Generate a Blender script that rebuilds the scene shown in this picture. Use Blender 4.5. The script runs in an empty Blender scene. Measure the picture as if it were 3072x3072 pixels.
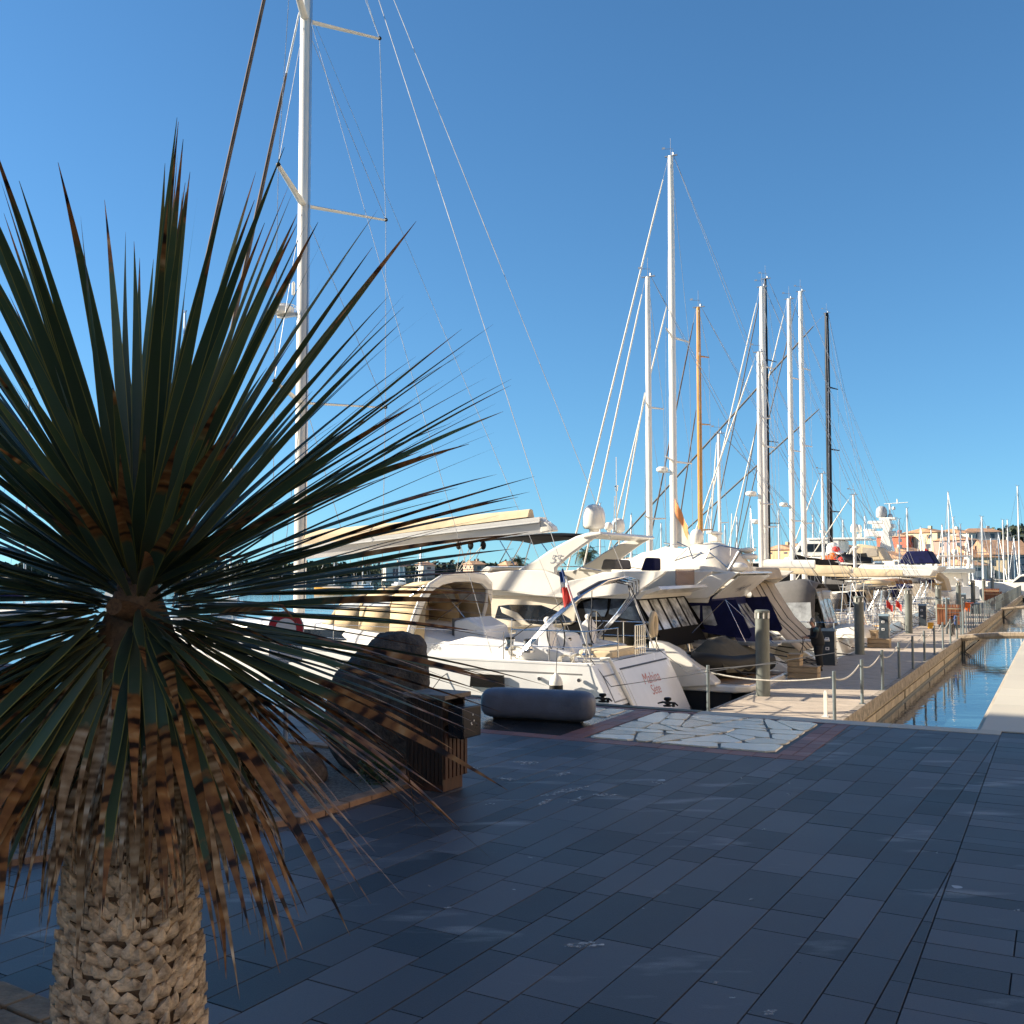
import bpy, bmesh, math, random
from mathutils import Vector, Matrix
R = math.radians
random.seed(7)
SC = bpy.context.scene
COL = SC.collection

# ------------------------------------------------------------------ frames of reference
CAM_H = 1.65                      # eye height over the quay (quay top is z = 0)
PITCH = R(3.13)
F = 3072.0                        # focal length in units of a 3072 px wide picture (square sensor, lens = sensor)
D2 = (0.4719, 0.8816)             # direction along the pontoon (u)
N2 = (-0.8816, 0.4719)            # direction across it, towards the boats' bows (v)
P0 = (2.71, 20.0)                 # pontoon left edge, u = v = 0
ZP, ZW, ZWATER = -1.55, -2.55, -2.22   # pontoon deck, keel reference of the boats, water level
BOATROT = math.atan2(N2[1], N2[0])
ROTU_ = math.atan2(-D2[1], -D2[0])

def W(u, v, z=0.0):
    return Vector((P0[0] + u*D2[0] + v*N2[0], P0[1] + u*D2[1] + v*N2[1], z))

def ray(x, y):
    a, b = (x-1536)/F, -(y-1536)/F
    return Vector((a, math.cos(PITCH) - b*math.sin(PITCH), math.sin(PITCH) + b*math.cos(PITCH)))

def at_z(x, y, z):
    r = ray(x, y); t = (z-CAM_H)/r.z
    return Vector((r.x*t, r.y*t, z))

def at_Y(x, y, Y):
    r = ray(x, y); t = Y/r.y
    return Vector((r.x*t, Y, CAM_H + r.z*t))

def at_u(x, y, u):                # -> (v, z) on the vertical plane u = const
    r = ray(x, y)
    rd = r.x*D2[0] + r.y*D2[1]; pd = P0[0]*D2[0] + P0[1]*D2[1]
    t = (u+pd)/rd
    X, Y = r.x*t - P0[0], r.y*t - P0[1]
    return X*N2[0] + Y*N2[1], CAM_H + r.z*t

def uv_of(p):
    X, Y = p.x-P0[0], p.y-P0[1]
    return X*D2[0]+Y*D2[1], X*N2[0]+Y*N2[1]

# ------------------------------------------------------------------ mesh builder
class MB:
    def __init__(s): s.v = []; s.f = []
    def add(s, vs, fs):
        o = len(s.v); s.v += [tuple(p) for p in vs]; s.f += [tuple(i+o for i in f) for f in fs]; return s
    def box(s, c, d, rz=0.0, taper=1.0):
        x, y, z = d[0]/2, d[1]/2, d[2]/2; vs = []
        ca, sa = math.cos(rz), math.sin(rz)
        for k, t in ((-1, 1.0), (1, taper)):
            for i, j in ((-1, -1), (1, -1), (1, 1), (-1, 1)):
                a, b = i*x*t, j*y*t
                vs.append((c[0]+a*ca-b*sa, c[1]+a*sa+b*ca, c[2]+k*z))
        return s.add(vs, [(3, 2, 1, 0), (4, 5, 6, 7), (0, 1, 5, 4), (1, 2, 6, 5), (2, 3, 7, 6), (3, 0, 4, 7)])
    def span(s, a, b):            # axis box from corner a to corner b
        return s.box([(a[i]+b[i])/2 for i in range(3)], [abs(b[i]-a[i]) for i in range(3)])
    def loft(s, rings, cap=True, close=True):
        n = len(rings[0]); o = []
        vs = [p for r in rings for p in r]; fs = []
        for k in range(len(rings)-1):
            for i in range(n if close else n-1):
                j = (i+1) % n
                fs.append((k*n+i, k*n+j, (k+1)*n+j, (k+1)*n+i))
        if cap:
            fs.append(tuple(range(n-1, -1, -1))); fs.append(tuple((len(rings)-1)*n+i for i in range(n)))
        return s.add(vs, fs)
    def tube(s, pts, r, n=6, cap=True, flat=None):
        pts = [Vector(p) for p in pts]; m = len(pts)
        if not hasattr(r, '__len__'): r = [r]*m
        rings = []; ref = None
        for i, p in enumerate(pts):
            t = (pts[min(i+1, m-1)]-pts[max(i-1, 0)])
            if t.length < 1e-9: t = Vector((0, 0, 1))
            t.normalize()
            if ref is None:
                ref = Vector((0, 0, 1)) if abs(t.z) < 0.9 else Vector((1, 0, 0))
            a = t.cross(ref)
            if a.length < 1e-6: a = t.orthogonal()
            a.normalize(); b = a.cross(t).normalized(); ref = b
            rr = r[i]; fa, fb = flat if flat else (1, 1)
            rings.append([p + a*(rr*fa*math.cos(2*math.pi*k/n)) + b*(rr*fb*math.sin(2*math.pi*k/n)) for k in range(n)])
        return s.loft(rings, cap)
    def prism_y(s, poly, y0, y1, t0=None, t1=None):
        # outline in (x, z) given thickness from y0 to y1
        n = len(poly)
        vs = [(x, y0 if t0 is None else t0(z), z) for x, z in poly] + [(x, y1 if t1 is None else t1(z), z) for x, z in poly]
        return s.add(vs, [tuple(range(n)), tuple(range(2*n-1, n-1, -1))] + [(i, n+i, n+(i+1) % n, (i+1) % n) for i in range(n)])
    def prism_z(s, poly, z0, z1):
        n = len(poly)
        vs = [(x, y, z0) for x, y in poly] + [(x, y, z1) for x, y in poly]
        return s.add(vs, [tuple(range(n-1, -1, -1)), tuple(range(n, 2*n))] + [(i, (i+1) % n, n+(i+1) % n, n+i) for i in range(n)])
    def lathe(s, prof, c=(0, 0, 0), n=16):
        rings = [[(c[0]+r*math.cos(2*math.pi*k/n), c[1]+r*math.sin(2*math.pi*k/n), c[2]+z) for k in range(n)] for r, z in prof]
        return s.loft(rings)
    def ell(s, c, r, n=12, m=8):
        pr = []
        for i in range(m+1):
            a = -math.pi/2 + math.pi*i/m
            pr.append([(c[0]+max(1e-3, math.cos(a))*r[0]*math.cos(2*math.pi*k/n), c[1]+max(1e-3, math.cos(a))*r[1]*math.sin(2*math.pi*k/n), c[2]+r[2]*math.sin(a)) for k in range(n)])
        return s.loft(pr)
    def sheet(s, grid, th=0.0):   # grid of points -> surface
        m, n = len(grid), len(grid[0])
        vs = [p for r in grid for p in r]
        return s.add(vs, [(i*n+j, i*n+j+1, (i+1)*n+j+1, (i+1)*n+j) for i in range(m-1) for j in range(n-1)])
    def build(s, name, mat, parent=None, smooth=35, bevel=0.0, solid=0.0, normals=True):
        me = bpy.data.meshes.new(name); me.from_pydata(s.v, [], s.f)
        if normals:
            bm = bmesh.new(); bm.from_mesh(me); bmesh.ops.recalc_face_normals(bm, faces=bm.faces); bm.to_mesh(me); bm.free()
        me.materials.append(mat)
        if smooth:
            me.polygons.foreach_set('use_smooth', [True]*len(me.polygons))
            me.set_sharp_from_angle(angle=R(smooth))
        me.update()
        o = bpy.data.objects.new(name, me); COL.objects.link(o)
        if parent: o.parent = parent
        if solid:
            q = o.modifiers.new('solid', 'SOLIDIFY'); q.thickness = solid; q.offset = 0
        if bevel:
            q = o.modifiers.new('bevel', 'BEVEL'); q.width = bevel; q.segments = 2; q.limit_method = 'ANGLE'; q.angle_limit = R(40)
        return o

def tag(o, label=None, cat=None, group=None, kind=None):
    if label: o['label'] = label
    if cat: o['category'] = cat
    if group: o['group'] = group
    if kind: o['kind'] = kind
    return o

def thing(name, label, cat, loc=(0, 0, 0), rz=0.0, group=None):
    o = bpy.data.objects.new(name, None); COL.objects.link(o)
    o.location = loc; o.rotation_euler = (0, 0, rz); o.empty_display_size = 0.2
    return tag(o, label, cat, group)

def kids(o): return [c for c in COL.objects if c.parent == o]

def copy_tree(o, parent=None):
    c = o.copy(); COL.objects.link(c)
    if parent: c.parent = parent
    for ch in kids(o): copy_tree(ch, c)
    return c

def struct(name, mb, mat, **k): return tag(mb.build(name, mat, **k), kind='structure')

# ------------------------------------------------------------------ materials
MATS = {}
def mat(name, col=(.5, .5, .5), rough=.5, metal=0.0, var=0.12, scale=3.0, bump=0.0, bscale=40.0, spec=.5, col2=None, stretch=(1, 1, 1), alpha=1.0, coat=0.0, trans=0.0):
    m = bpy.data.materials.new(name); m.use_nodes = True
    nt = m.node_tree; N = nt.nodes; L = nt.links
    b = N['Principled BSDF']
    b.inputs['Roughness'].default_value = rough; b.inputs['Metallic'].default_value = metal
    b.inputs['Specular IOR Level'].default_value = spec; b.inputs['Alpha'].default_value = alpha
    b.inputs['Coat Weight'].default_value = coat; b.inputs['Transmission Weight'].default_value = trans
    tc = N.new('ShaderNodeTexCoord'); mp = N.new('ShaderNodeMapping'); mp.inputs['Scale'].default_value = stretch
    L.new(tc.outputs['Object'], mp.inputs['Vector'])
    nz = N.new('ShaderNodeTexNoise'); nz.inputs['Scale'].default_value = scale; nz.inputs['Detail'].default_value = 5; nz.inputs['Roughness'].default_value = .62
    L.new(mp.outputs[0], nz.inputs['Vector'])
    rp = N.new('ShaderNodeValToRGB'); e = rp.color_ramp.elements
    c2 = col2 or tuple(max(0, c*(1-2.2*var)) for c in col)
    e[0].position = .32; e[1].position = .68
    e[0].color = (*c2, 1); e[1].color = (*(min(1, c*(1+.4*var)) for c in col), 1)
    L.new(nz.outputs['Fac'], rp.inputs['Fac']); L.new(rp.outputs['Color'], b.inputs['Base Color'])
    if rough > .12:
        mr = N.new('ShaderNodeMapRange'); mr.inputs['To Min'].default_value = max(.03, rough-.12); mr.inputs['To Max'].default_value = min(1, rough+.12)
        L.new(nz.outputs['Fac'], mr.inputs['Value']); L.new(mr.outputs[0], b.inputs['Roughness'])
    if bump:
        n2 = N.new('ShaderNodeTexNoise'); n2.inputs['Scale'].default_value = bscale; n2.inputs['Detail'].default_value = 6
        L.new(mp.outputs[0], n2.inputs['Vector'])
        bp = N.new('ShaderNodeBump'); bp.inputs['Strength'].default_value = bump; bp.inputs['Distance'].default_value = .02
        L.new(n2.outputs['Fac'], bp.inputs['Height']); L.new(bp.outputs[0], b.inputs['Normal'])
    MATS[name] = m
    return m

class M: pass
M.gel = mat('gelcoat_white', (.80, .765, .69), .22, var=.045, scale=.9, coat=.3)
M.gelcool = mat('gelcoat_cool_white', (.80, .79, .77), .25, var=.05, scale=.9, coat=.2)
M.cream = mat('gelcoat_cream', (.80, .72, .58), .28, var=.05, scale=1.0)
M.deck = mat('nonskid_deck', (.66, .64, .59), .6, var=.08, scale=6, bump=.15, bscale=160)
M.teak = mat('teak_decking', (.38, .24, .14), .6, var=.2, scale=7, stretch=(.4, 6, 1))
M.steel = mat('stainless_steel', (.68, .68, .69), .18, 1.0, var=.1, scale=8)
M.alu = mat('painted_mast_alloy', (.80, .77, .70), .3, var=.06, scale=.5, stretch=(3, 3, .4))
M.alugrey = mat('anodised_alloy', (.50, .51, .53), .32, .9, var=.08, scale=1)
M.black = mat('black_paint', (.006, .006, .007), .35, var=.25, scale=2, spec=.35)
M.blackmast = mat('carbon_mast_black', (.006, .006, .008), .35, var=.2, spec=.3)
M.varnish = mat('varnished_wood', (.64, .29, .04), .25, var=.2, scale=2.5, stretch=(4, 4, .25), coat=.5)
M.wire = mat('rigging_wire', (.33, .34, .36), .35, .6)
M.wirelight = mat('rigging_wire_light', (.62, .61, .58), .35, .3)
M.rubber = mat('black_rubber', (.010, .010, .010), .6, spec=.3)
M.beige = mat('beige_canvas', (.56, .425, .25), .85, var=.1, scale=2.2, bump=.25, bscale=5)
M.sand = mat('sand_canvas', (.64, .51, .33), .85, var=.1, scale=2, bump=.3, bscale=4)
M.taupe = mat('taupe_canvas', (.40, .345, .275), .88, var=.1, scale=2, bump=.3, bscale=4)
M.greycan = mat('grey_canvas', (.14, .13, .12), .85, var=.12, scale=2, bump=.3, bscale=5)
M.blackcan = mat('black_canvas', (.0075, .007, .0075), .9, spec=.12, var=.2, scale=3, bump=.3, bscale=5)
M.olive = mat('olive_canvas', (.10, .085, .055), .9, var=.2, scale=3, bump=.5, bscale=6)
M.navy = mat('navy_canvas', (.011, .014, .065), .85, spec=.15, var=.2, scale=2.5, bump=.3, bscale=6)
M.white_can = mat('white_canvas', (.78, .72, .61), .8, var=.08, scale=1.6, bump=.35, bscale=3)
M.brown_can = mat('brown_canvas', (.23, .12, .06), .85, var=.15, bump=.3, bscale=5)
M.glass = mat('tinted_glass', (.02, .03, .045), .06, var=.3, scale=1.2, spec=.8)
M.vinyl = mat("clear_vinyl", (.55, .57, .58), .08, var=.3, scale=1.3, bump=.4, bscale=3)
M.plexi = mat('bronze_acrylic', (.30, .17, .09), .06, alpha=.55)
M.red = mat('red_fabric', (.62, .03, .02), .7, var=.15)
M.orange = mat('orange_plastic', (.75, .14, .015), .5)
M.blue = mat('blue_fabric', (.03, .07, .22), .8)
M.whitefl = mat('white_flag_cloth', (.75, .74, .72), .8, var=.04)
M.yellow = mat('yellow_paint', (.68, .34, .02), .4)
M.grpgrey = mat('grey_moulding', (.42, .42, .41), .35, var=.06)
M.rope = mat('rope_pale', (.60, .56, .48), .9, var=.15, scale=20)
M.ropedark = mat('rope_dark', (.04, .04, .045), .9, scale=20)
M.stripe = mat('grey_stripe', (.20, .20, .20), .4)
M.hullwin = mat('hull_window', (.012, .011, .010), .05, spec=.7)
# ------------------------------------------------------------------ camera, sun, sky
cam = bpy.data.cameras.new('camera'); cam.lens = 36; cam.sensor_width = 36; cam.clip_end = 5000; cam.clip_start = .05
co = bpy.data.objects.new('camera', cam); COL.objects.link(co)
co.location = (0, 0, CAM_H); co.rotation_euler = (math.pi/2 + PITCH, 0, 0); SC.camera = co

SUN_EL = R(24); SUN_TO = Vector((-.986, .165, 0)).normalized()
sd = bpy.data.lights.new('sun', 'SUN'); sd.energy = 5.0; sd.angle = R(.5); sd.color = (1.0, .89, .72)
so = bpy.data.objects.new('sun', sd); COL.objects.link(so)
to = Vector((SUN_TO.x*math.cos(SUN_EL), SUN_TO.y*math.cos(SUN_EL), math.sin(SUN_EL)))
so.rotation_euler = to.to_track_quat('Z', 'Y').to_euler(); so.location = (0, 0, 60)

w = bpy.data.worlds.new('World'); SC.world = w; w.use_nodes = True
nt = w.node_tree
sky = nt.nodes.new('ShaderNodeTexSky'); sky.sky_type = 'NISHITA'; sky.sun_disc = False
sky.sun_elevation = SUN_EL; sky.sun_rotation = math.atan2(SUN_TO.x, SUN_TO.y)
sky.air_density = 1.0; sky.dust_density = .05; sky.ozone_density = 2.0; sky.altitude = 0
bg = nt.nodes['Background']; bg.inputs['Strength'].default_value = .0545
tc = nt.nodes.new('ShaderNodeTexCoord'); sx = nt.nodes.new('ShaderNodeSeparateXYZ'); cx = nt.nodes.new('ShaderNodeCombineXYZ')
mz = nt.nodes.new('ShaderNodeMath'); mz.operation = 'MULTIPLY_ADD'; mz.inputs[1].default_value = .9; mz.inputs[2].default_value = .055   # clear winter air: no yellow band at the horizon
L = nt.links.new
L(tc.outputs['Generated'], sx.inputs[0]); L(sx.outputs[0], cx.inputs[0]); L(sx.outputs[1], cx.inputs[1]); L(sx.outputs[2], mz.inputs[0]); L(mz.outputs[0], cx.inputs[2])
nv = nt.nodes.new('ShaderNodeVectorMath'); nv.operation = 'NORMALIZE'; L(cx.outputs[0], nv.inputs[0]); L(nv.outputs[0], sky.inputs[0])
tint = nt.nodes.new('ShaderNodeMix'); tint.data_type = 'RGBA'; tint.blend_type = 'MULTIPLY'; tint.inputs['Factor'].default_value = 1
tint.inputs['B'].default_value = (.56, .945, 1.19, 1)
L(sky.outputs[0], tint.inputs['A']); L(tint.outputs['Result'], bg.inputs[0])
vs = SC.view_settings
vs.view_transform = 'Standard'; vs.look = 'None'; vs.gamma = 1; vs.exposure = 1.4; vs.use_curve_mapping = False
SC.cycles.use_denoising = True
SC.cycles.max_bounces = 6; SC.cycles.transparent_max_bounces = 16
SC.cycles.sample_clamp_indirect = 6
# ------------------------------------------------------------------ water
wm = bpy.data.materials.new('harbour_water'); wm.use_nodes = True
nt = wm.node_tree; b = nt.nodes['Principled BSDF']
b.inputs['Base Color'].default_value = (.03, .075, .10, 1); b.inputs['Roughness'].default_value = .02; b.inputs['IOR'].default_value = 1.45
b.inputs['Specular IOR Level'].default_value = .9
tc = nt.nodes.new('ShaderNodeTexCoord'); mp = nt.nodes.new('ShaderNodeMapping'); mp.inputs['Rotation'].default_value = (0, 0, R(-28)); mp.inputs['Scale'].default_value = (.5, 1.3, 1)
n1 = nt.nodes.new('ShaderNodeTexNoise'); n1.inputs['Scale'].default_value = .9; n1.inputs['Detail'].default_value = 3
n2 = nt.nodes.new('ShaderNodeTexNoise'); n2.inputs['Scale'].default_value = 3.6; n2.inputs['Detail'].default_value = 2
ad = nt.nodes.new('ShaderNodeMath'); ad.operation = 'MULTIPLY_ADD'; ad.inputs[1].default_value = .22
bp = nt.nodes.new('ShaderNodeBump'); bp.inputs['Strength'].default_value = .2; bp.inputs['Distance'].default_value = .05
L = nt.links
L.new(tc.outputs['Object'], mp.inputs[0]); L.new(mp.outputs[0], n1.inputs['Vector']); L.new(mp.outputs[0], n2.inputs['Vector'])
L.new(n2.outputs['Fac'], ad.inputs[0]); L.new(n1.outputs['Fac'], ad.inputs[2]); L.new(ad.outputs[0], bp.inputs['Height']); L.new(bp.outputs[0], b.inputs['Normal'])
mb = MB(); mb.add([(-1500, -200, ZWATER), (1500, -200, ZWATER), (1500, 2500, ZWATER), (-1500, 2500, ZWATER)], [(0, 1, 2, 3)])
struct('water', mb, wm, smooth=0)

def uvpoly(pts): return [tuple(W(u, v).xy) for u, v in pts]
UQ, VQ = -7.35, -6.28           # quay front edge, right-hand quay edge
# ------------------------------------------------------------------ quay mass
M.quaybase = mat('joint_mortar', (.065, .064, .066), .9, var=.4, scale=8)
M.conc = mat('quay_concrete', (.30, .27, .22), .85, var=.2, scale=2, bump=.3, bscale=14)
q = MB()
q.prism_z(uvpoly([(-60, -60), (UQ, -60+0), (UQ, 90), (-60, 90)])[::-1], -4.5, -.012)
q.prism_z(uvpoly([(UQ, -60), (170, -60), (170, VQ), (UQ, VQ)])[::-1], -4.5, -.012)
struct('quay', q, M.quaybase, smooth=0)

wl = MB()
wl.prism_z(uvpoly([(UQ+.03, VQ), (170, VQ), (170, VQ+.04), (UQ+.03, VQ+.04)])[::-1], -4.5, -.02)
wl.prism_z(uvpoly([(UQ, VQ+.05), (UQ+.04, VQ+.05), (UQ+.04, 60), (UQ, 60)])[::-1], -4.5, -.02)
M.quaywall = mat('pale_quay_wall', (.56, .48, .37), .85, var=.12, scale=1.5)
struct('quay_wall', wl, M.quaywall, smooth=0)
# slab material: per slab tone kept in a colour attribute
def slab_mat(name, c0, c1, rough, stain=.5):
    m = bpy.data.materials.new(name); m.use_nodes = True
    nt = m.node_tree; L = nt.links; b = nt.nodes['Principled BSDF']
    at = nt.nodes.new('ShaderNodeAttribute'); at.attribute_name = 'tone'
    rp = nt.nodes.new('ShaderNodeValToRGB'); rp.color_ramp.elements[0].color = (*c0, 1); rp.color_ramp.elements[1].color = (*c1, 1)
    tc = nt.nodes.new('ShaderNodeTexCoord')
    nz = nt.nodes.new('ShaderNodeTexNoise'); nz.inputs['Scale'].default_value = .9; nz.inputs['Detail'].default_value = 7; nz.inputs['Roughness'].default_value = .65
    fz = nt.nodes.new('ShaderNodeTexNoise'); fz.inputs['Scale'].default_value = 170; fz.inputs['Detail'].default_value = 2
    L.new(tc.outputs['Object'], nz.inputs['Vector']); L.new(tc.outputs['Object'], fz.inputs['Vector'])
    ma = nt.nodes.new('ShaderNodeMath'); ma.operation = 'MULTIPLY_ADD'; ma.inputs[1].default_value = stain; L.new(nz.outputs['Fac'], ma.inputs[0])
    mb2 = nt.nodes.new('ShaderNodeMath'); mb2.operation = 'MULTIPLY_ADD'; mb2.inputs[1].default_value = .62; mb2.inputs[2].default_value = -stain*.5-.12
    L.new(at.outputs['Fac'], mb2.inputs[0]); L.new(mb2.outputs[0], ma.inputs[2])
    m3 = nt.nodes.new('ShaderNodeMath'); m3.operation = 'MULTIPLY_ADD'; m3.inputs[1].default_value = .40; L.new(fz.outputs['Fac'], m3.inputs[0]); L.new(ma.outputs[0], m3.inputs[2])
    L.new(m3.outputs[0], rp.inputs['Fac'])
    # pale scuffs and droppings
    vo = nt.nodes.new('ShaderNodeTexVoronoi'); vo.inputs['Scale'].default_value = 1.15; L.new(tc.outputs['Object'], vo.inputs['Vector'])
    dn = nt.nodes.new('ShaderNodeTexNoise'); dn.inputs['Scale'].default_value = 22; L.new(tc.outputs['Object'], dn.inputs['Vector'])
    m4 = nt.nodes.new('ShaderNodeMath'); m4.operation = 'MULTIPLY_ADD'; m4.inputs[1].default_value = .055; L.new(dn.outputs['Fac'], m4.inputs[0]); L.new(vo.outputs['Distance'], m4.inputs[2])
    lt = nt.nodes.new('ShaderNodeMath'); lt.operation = 'LESS_THAN'; lt.inputs[1].default_value = .062; L.new(m4.outputs[0], lt.inputs[0])
    wn = nt.nodes.new('ShaderNodeMath'); wn.operation = 'GREATER_THAN'; wn.inputs[1].default_value = .25
    sp = nt.nodes.new('ShaderNodeSeparateColor'); L.new(vo.outputs['Color'], sp.inputs[0]); L.new(sp.outputs[0], wn.inputs[0])
    m5 = nt.nodes.new('ShaderNodeMath'); m5.operation = 'MULTIPLY'; L.new(lt.outputs[0], m5.inputs[0]); L.new(wn.outputs[0], m5.inputs[1])
    mx = nt.nodes.new('ShaderNodeMix'); mx.data_type = 'RGBA'; mx.inputs['B'].default_value = (.42, .42, .42, 1)
    L.new(m5.outputs[0], mx.inputs['Factor']); L.new(rp.outputs[0], mx.inputs['A']); L.new(mx.outputs['Result'], b.inputs['Base Color'])
    if stain == .5:                  # pale worn scuffs drawn along the joints
        mp = nt.nodes.new('ShaderNodeMapping'); mp.inputs['Rotation'].default_value = (0, 0, R(-59)); mp.inputs['Scale'].default_value = (.55, 1.9, 1); L.new(tc.outputs['Object'], mp.inputs[0])
        sn = nt.nodes.new('ShaderNodeTexNoise'); sn.inputs['Scale'].default_value = 1.9; sn.inputs['Detail'].default_value = 5; L.new(mp.outputs[0], sn.inputs['Vector'])
        sr = nt.nodes.new('ShaderNodeMapRange'); sr.inputs['From Min'].default_value = .60; sr.inputs['From Max'].default_value = .70; sr.inputs['To Max'].default_value = .9; L.new(sn.outputs['Fac'], sr.inputs['Value'])
        fm = nt.nodes.new('ShaderNodeMath'); fm.operation = 'MULTIPLY'; L.new(sr.outputs[0], fm.inputs[0]); L.new(fz.outputs['Fac'], fm.inputs[1])
        m6 = nt.nodes.new('ShaderNodeMix'); m6.data_type = 'RGBA'; m6.inputs['B'].default_value = (.36, .35, .34, 1); L.new(fm.outputs[0], m6.inputs['Factor']); L.new(mx.outputs['Result'], m6.inputs['A']); L.new(m6.outputs['Result'], b.inputs['Base Color'])
    mr = nt.nodes.new('ShaderNodeMapRange'); mr.inputs['To Min'].default_value = rough-.13; mr.inputs['To Max'].default_value = rough+.15
    L.new(nz.outputs['Fac'], mr.inputs['Value']); L.new(mr.outputs[0], b.inputs['Roughness'])
    bp = nt.nodes.new('ShaderNodeBump'); bp.inputs['Strength'].default_value = .25; bp.inputs['Distance'].default_value = .004
    L.new(fz.outputs['Fac'], bp.inputs['Height']); L.new(bp.outputs[0], b.inputs['Normal'])
    return m

def slabs(name, cells, mat_, z=0.0, gap=.0026, lift=.012):
    """cells: list of (corner polygon in world xy, tone); each slab is a thin block"""
    mb = MB(); tones = []
    for poly, tone in cells:
        n = len(poly); zj = random.uniform(-.0015, .0)
        top = []; bot = []
        for i, p in enumerate(poly):
            e = [Vector(q)-Vector(p) for q in (poly[i-1], poly[(i+1) % n])]
            o = Vector((0, 0))
            for v_ in e: o += v_.normalized()*min(1, v_.length/(4*gap))
            bot.append((p[0]+o.x*gap*.6, p[1]+o.y*gap*.6, z-lift)); top.append((p[0]+o.x*gap*1.3, p[1]+o.y*gap*1.3, z+zj))
        mb.add(bot+top, [tuple(range(n, 2*n))] + [(i, (i+1) % n, n+(i+1) % n, n+i) for i in range(n)])
        tones += [tone]*(2*n)
    o = mb.build(name, mat_, smooth=0)
    a = o.data.color_attributes.new('tone', 'FLOAT_COLOR', 'POINT')
    for i, t in enumerate(tones): a.data[i].color = (t, t, t, 1)
    return tag(o, kind='structure')

def clip(poly, inside):
    """clip polygon by half planes: list of (point, normal) keep dot >= 0"""
    for p, nrm in inside:
        out = []
        for i in range(len(poly)):
            a, b = poly[i], poly[(i+1) % len(poly)]
            da = (a[0]-p[0])*nrm[0]+(a[1]-p[1])*nrm[1]; db = (b[0]-p[0])*nrm[0]+(b[1]-p[1])*nrm[1]
            if da >= 0: out.append(a)
            if (da >= 0) != (db >= 0):
                t = da/(da-db); out.append((a[0]+(b[0]-a[0])*t, a[1]+(b[1]-a[1])*t))
        poly = out
        if len(poly) < 3: return []
    return poly

def area(p): return abs(sum(p[i][0]*p[(i+1) % len(p)][1]-p[(i+1) % len(p)][0]*p[i][1] for i in range(len(p))))/2

slate = slab_mat('slate_paving', (.012, .012, .015), (.128, .126, .142), .5)
wet = slab_mat('wet_slate', (.012, .013, .016), (.030, .031, .036), .16)
brick = slab_mat('red_paver', (.14, .045, .034), (.37, .15, .11), .5)
coping = slab_mat('pale_coping', (.36, .33, .27), (.62, .575, .47), .6, .35)
UB, UT = -9.9, -7.62            # red bordered panels: front and back lines
VP1, VPD, VP2 = -5.05, -2.70, 1.6
KERB = .27
# main field of slabs, rows run obliquely
ang = R(90-30.5); dr = (math.cos(ang), math.sin(ang)); pr = (-dr[1], dr[0])
seam = W(0, VQ-.2).xy
rnd = random.Random(3)
cells = []
s = -9.0
rows = 0
while s < 9:
    wd = rnd.choice((.15, .20, .26, .29)); l = -2.0 + rnd.random()*.6
    while l < 16:
        ln = rnd.choice((.30, .42, .5, .6, .7))
        poly = [(dr[0]*a+pr[0]*c, dr[1]*a+pr[1]*c) for a, c in ((l, s), (l+ln, s), (l+ln, s+wd), (l, s+wd))]
        tone = min(1, max(0, rnd.gauss(.5, .3)))
        base = clip(poly, [(seam, N2), (W(UQ-KERB, 0).xy, (-D2[0], -D2[1]))])
        if base:
            f = clip(base, [(W(UB, 0).xy, (-D2[0], -D2[1]))])
            if f and area(f) > .003: cells.append((f, tone))
            g = clip(base, [(W(UB, 0).xy, D2), (W(0, VP1).xy, (-N2[0], -N2[1]))])
            if g and area(g) > .003: cells.append((g, tone))
        l += ln
    s += wd
slabs('paving', cells, slate)
# right-hand strip: slabs laid across the walkway
cells = []
u = -24.0
while u < 60:
    wd = rnd.choice((.16, .2, .24, .3)); v = VQ-.2 + (-KERB if u > UQ-KERB-.02 else 0)
    while v > -16:
        ln = rnd.choice((.35, .5, .65, .8))
        cells.append((uvpoly([(u, v), (u+wd, v), (u+wd, v-ln), (u, v-ln)]), min(1, max(0, rnd.gauss(.6, .28)))))
        v -= ln
    u += wd
slabs('walkway', cells, slate)
# coping stones along both water edges
cells = []
v = VQ-.2
while v < -3.35:
    ln = rnd.uniform(.85, 1.15); e = min(v+ln, -3.35)
    cells.append((uvpoly([(UQ-KERB, v), (UQ, v), (UQ, e), (UQ-KERB, e)]), rnd.uniform(.35, .7))); v = e
u = UQ
while u < 130:
    ln = rnd.uniform(.9, 1.3)
    cells.append((uvpoly([(u, VQ), (u+ln, VQ), (u+ln, VQ-.2-KERB), (u, VQ-.2-KERB)]), rnd.uniform(.45, .9))); u += ln
slabs('coping', cells, coping, z=.004, gap=.003)
# dark mossy edge stones left of the pale coping
edge = slab_mat('mossy_edge_stone', (.04, .05, .035), (.17, .16, .12), .6)
cells = []
v = -3.35
while v < 40:
    ln = rnd.uniform(.6, 1.0); cells.append((uvpoly([(UQ-.16, v), (UQ, v), (UQ, v+ln), (UQ-.16, v+ln)]), rnd.random())); v += ln
slabs('edge_stones', cells, edge, z=.01)
# red pavers: frame of the panels
cells = []
def course(u0, u1, v0, v1, du, dv):
    a = u0
    while a < u1-.01:
        b_ = v0; e = min(a+du, u1)
        while b_ < v1-.01:
            f = min(b_+dv, v1)
            cells.append((uvpoly([(a, b_), (e, b_), (e, f), (a, f)]), rnd.random())); b_ = f
        a = e
course(UB, UB+.2, VP1, 12, .2, .22)
course(UT-.02, UQ-.16, VP1, -3.35, .11, .24); course(UT+.0, UQ-.16, -3.35, 12, .11, .24)
course(UB+.2, UT-.02, VP1, VP1+.26, .22, .13)
course(UB+.2, UT-.02, VPD-.2, VPD+.05, .22, .13)
slabs('red_pavers', cells, brick, z=.002)
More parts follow.
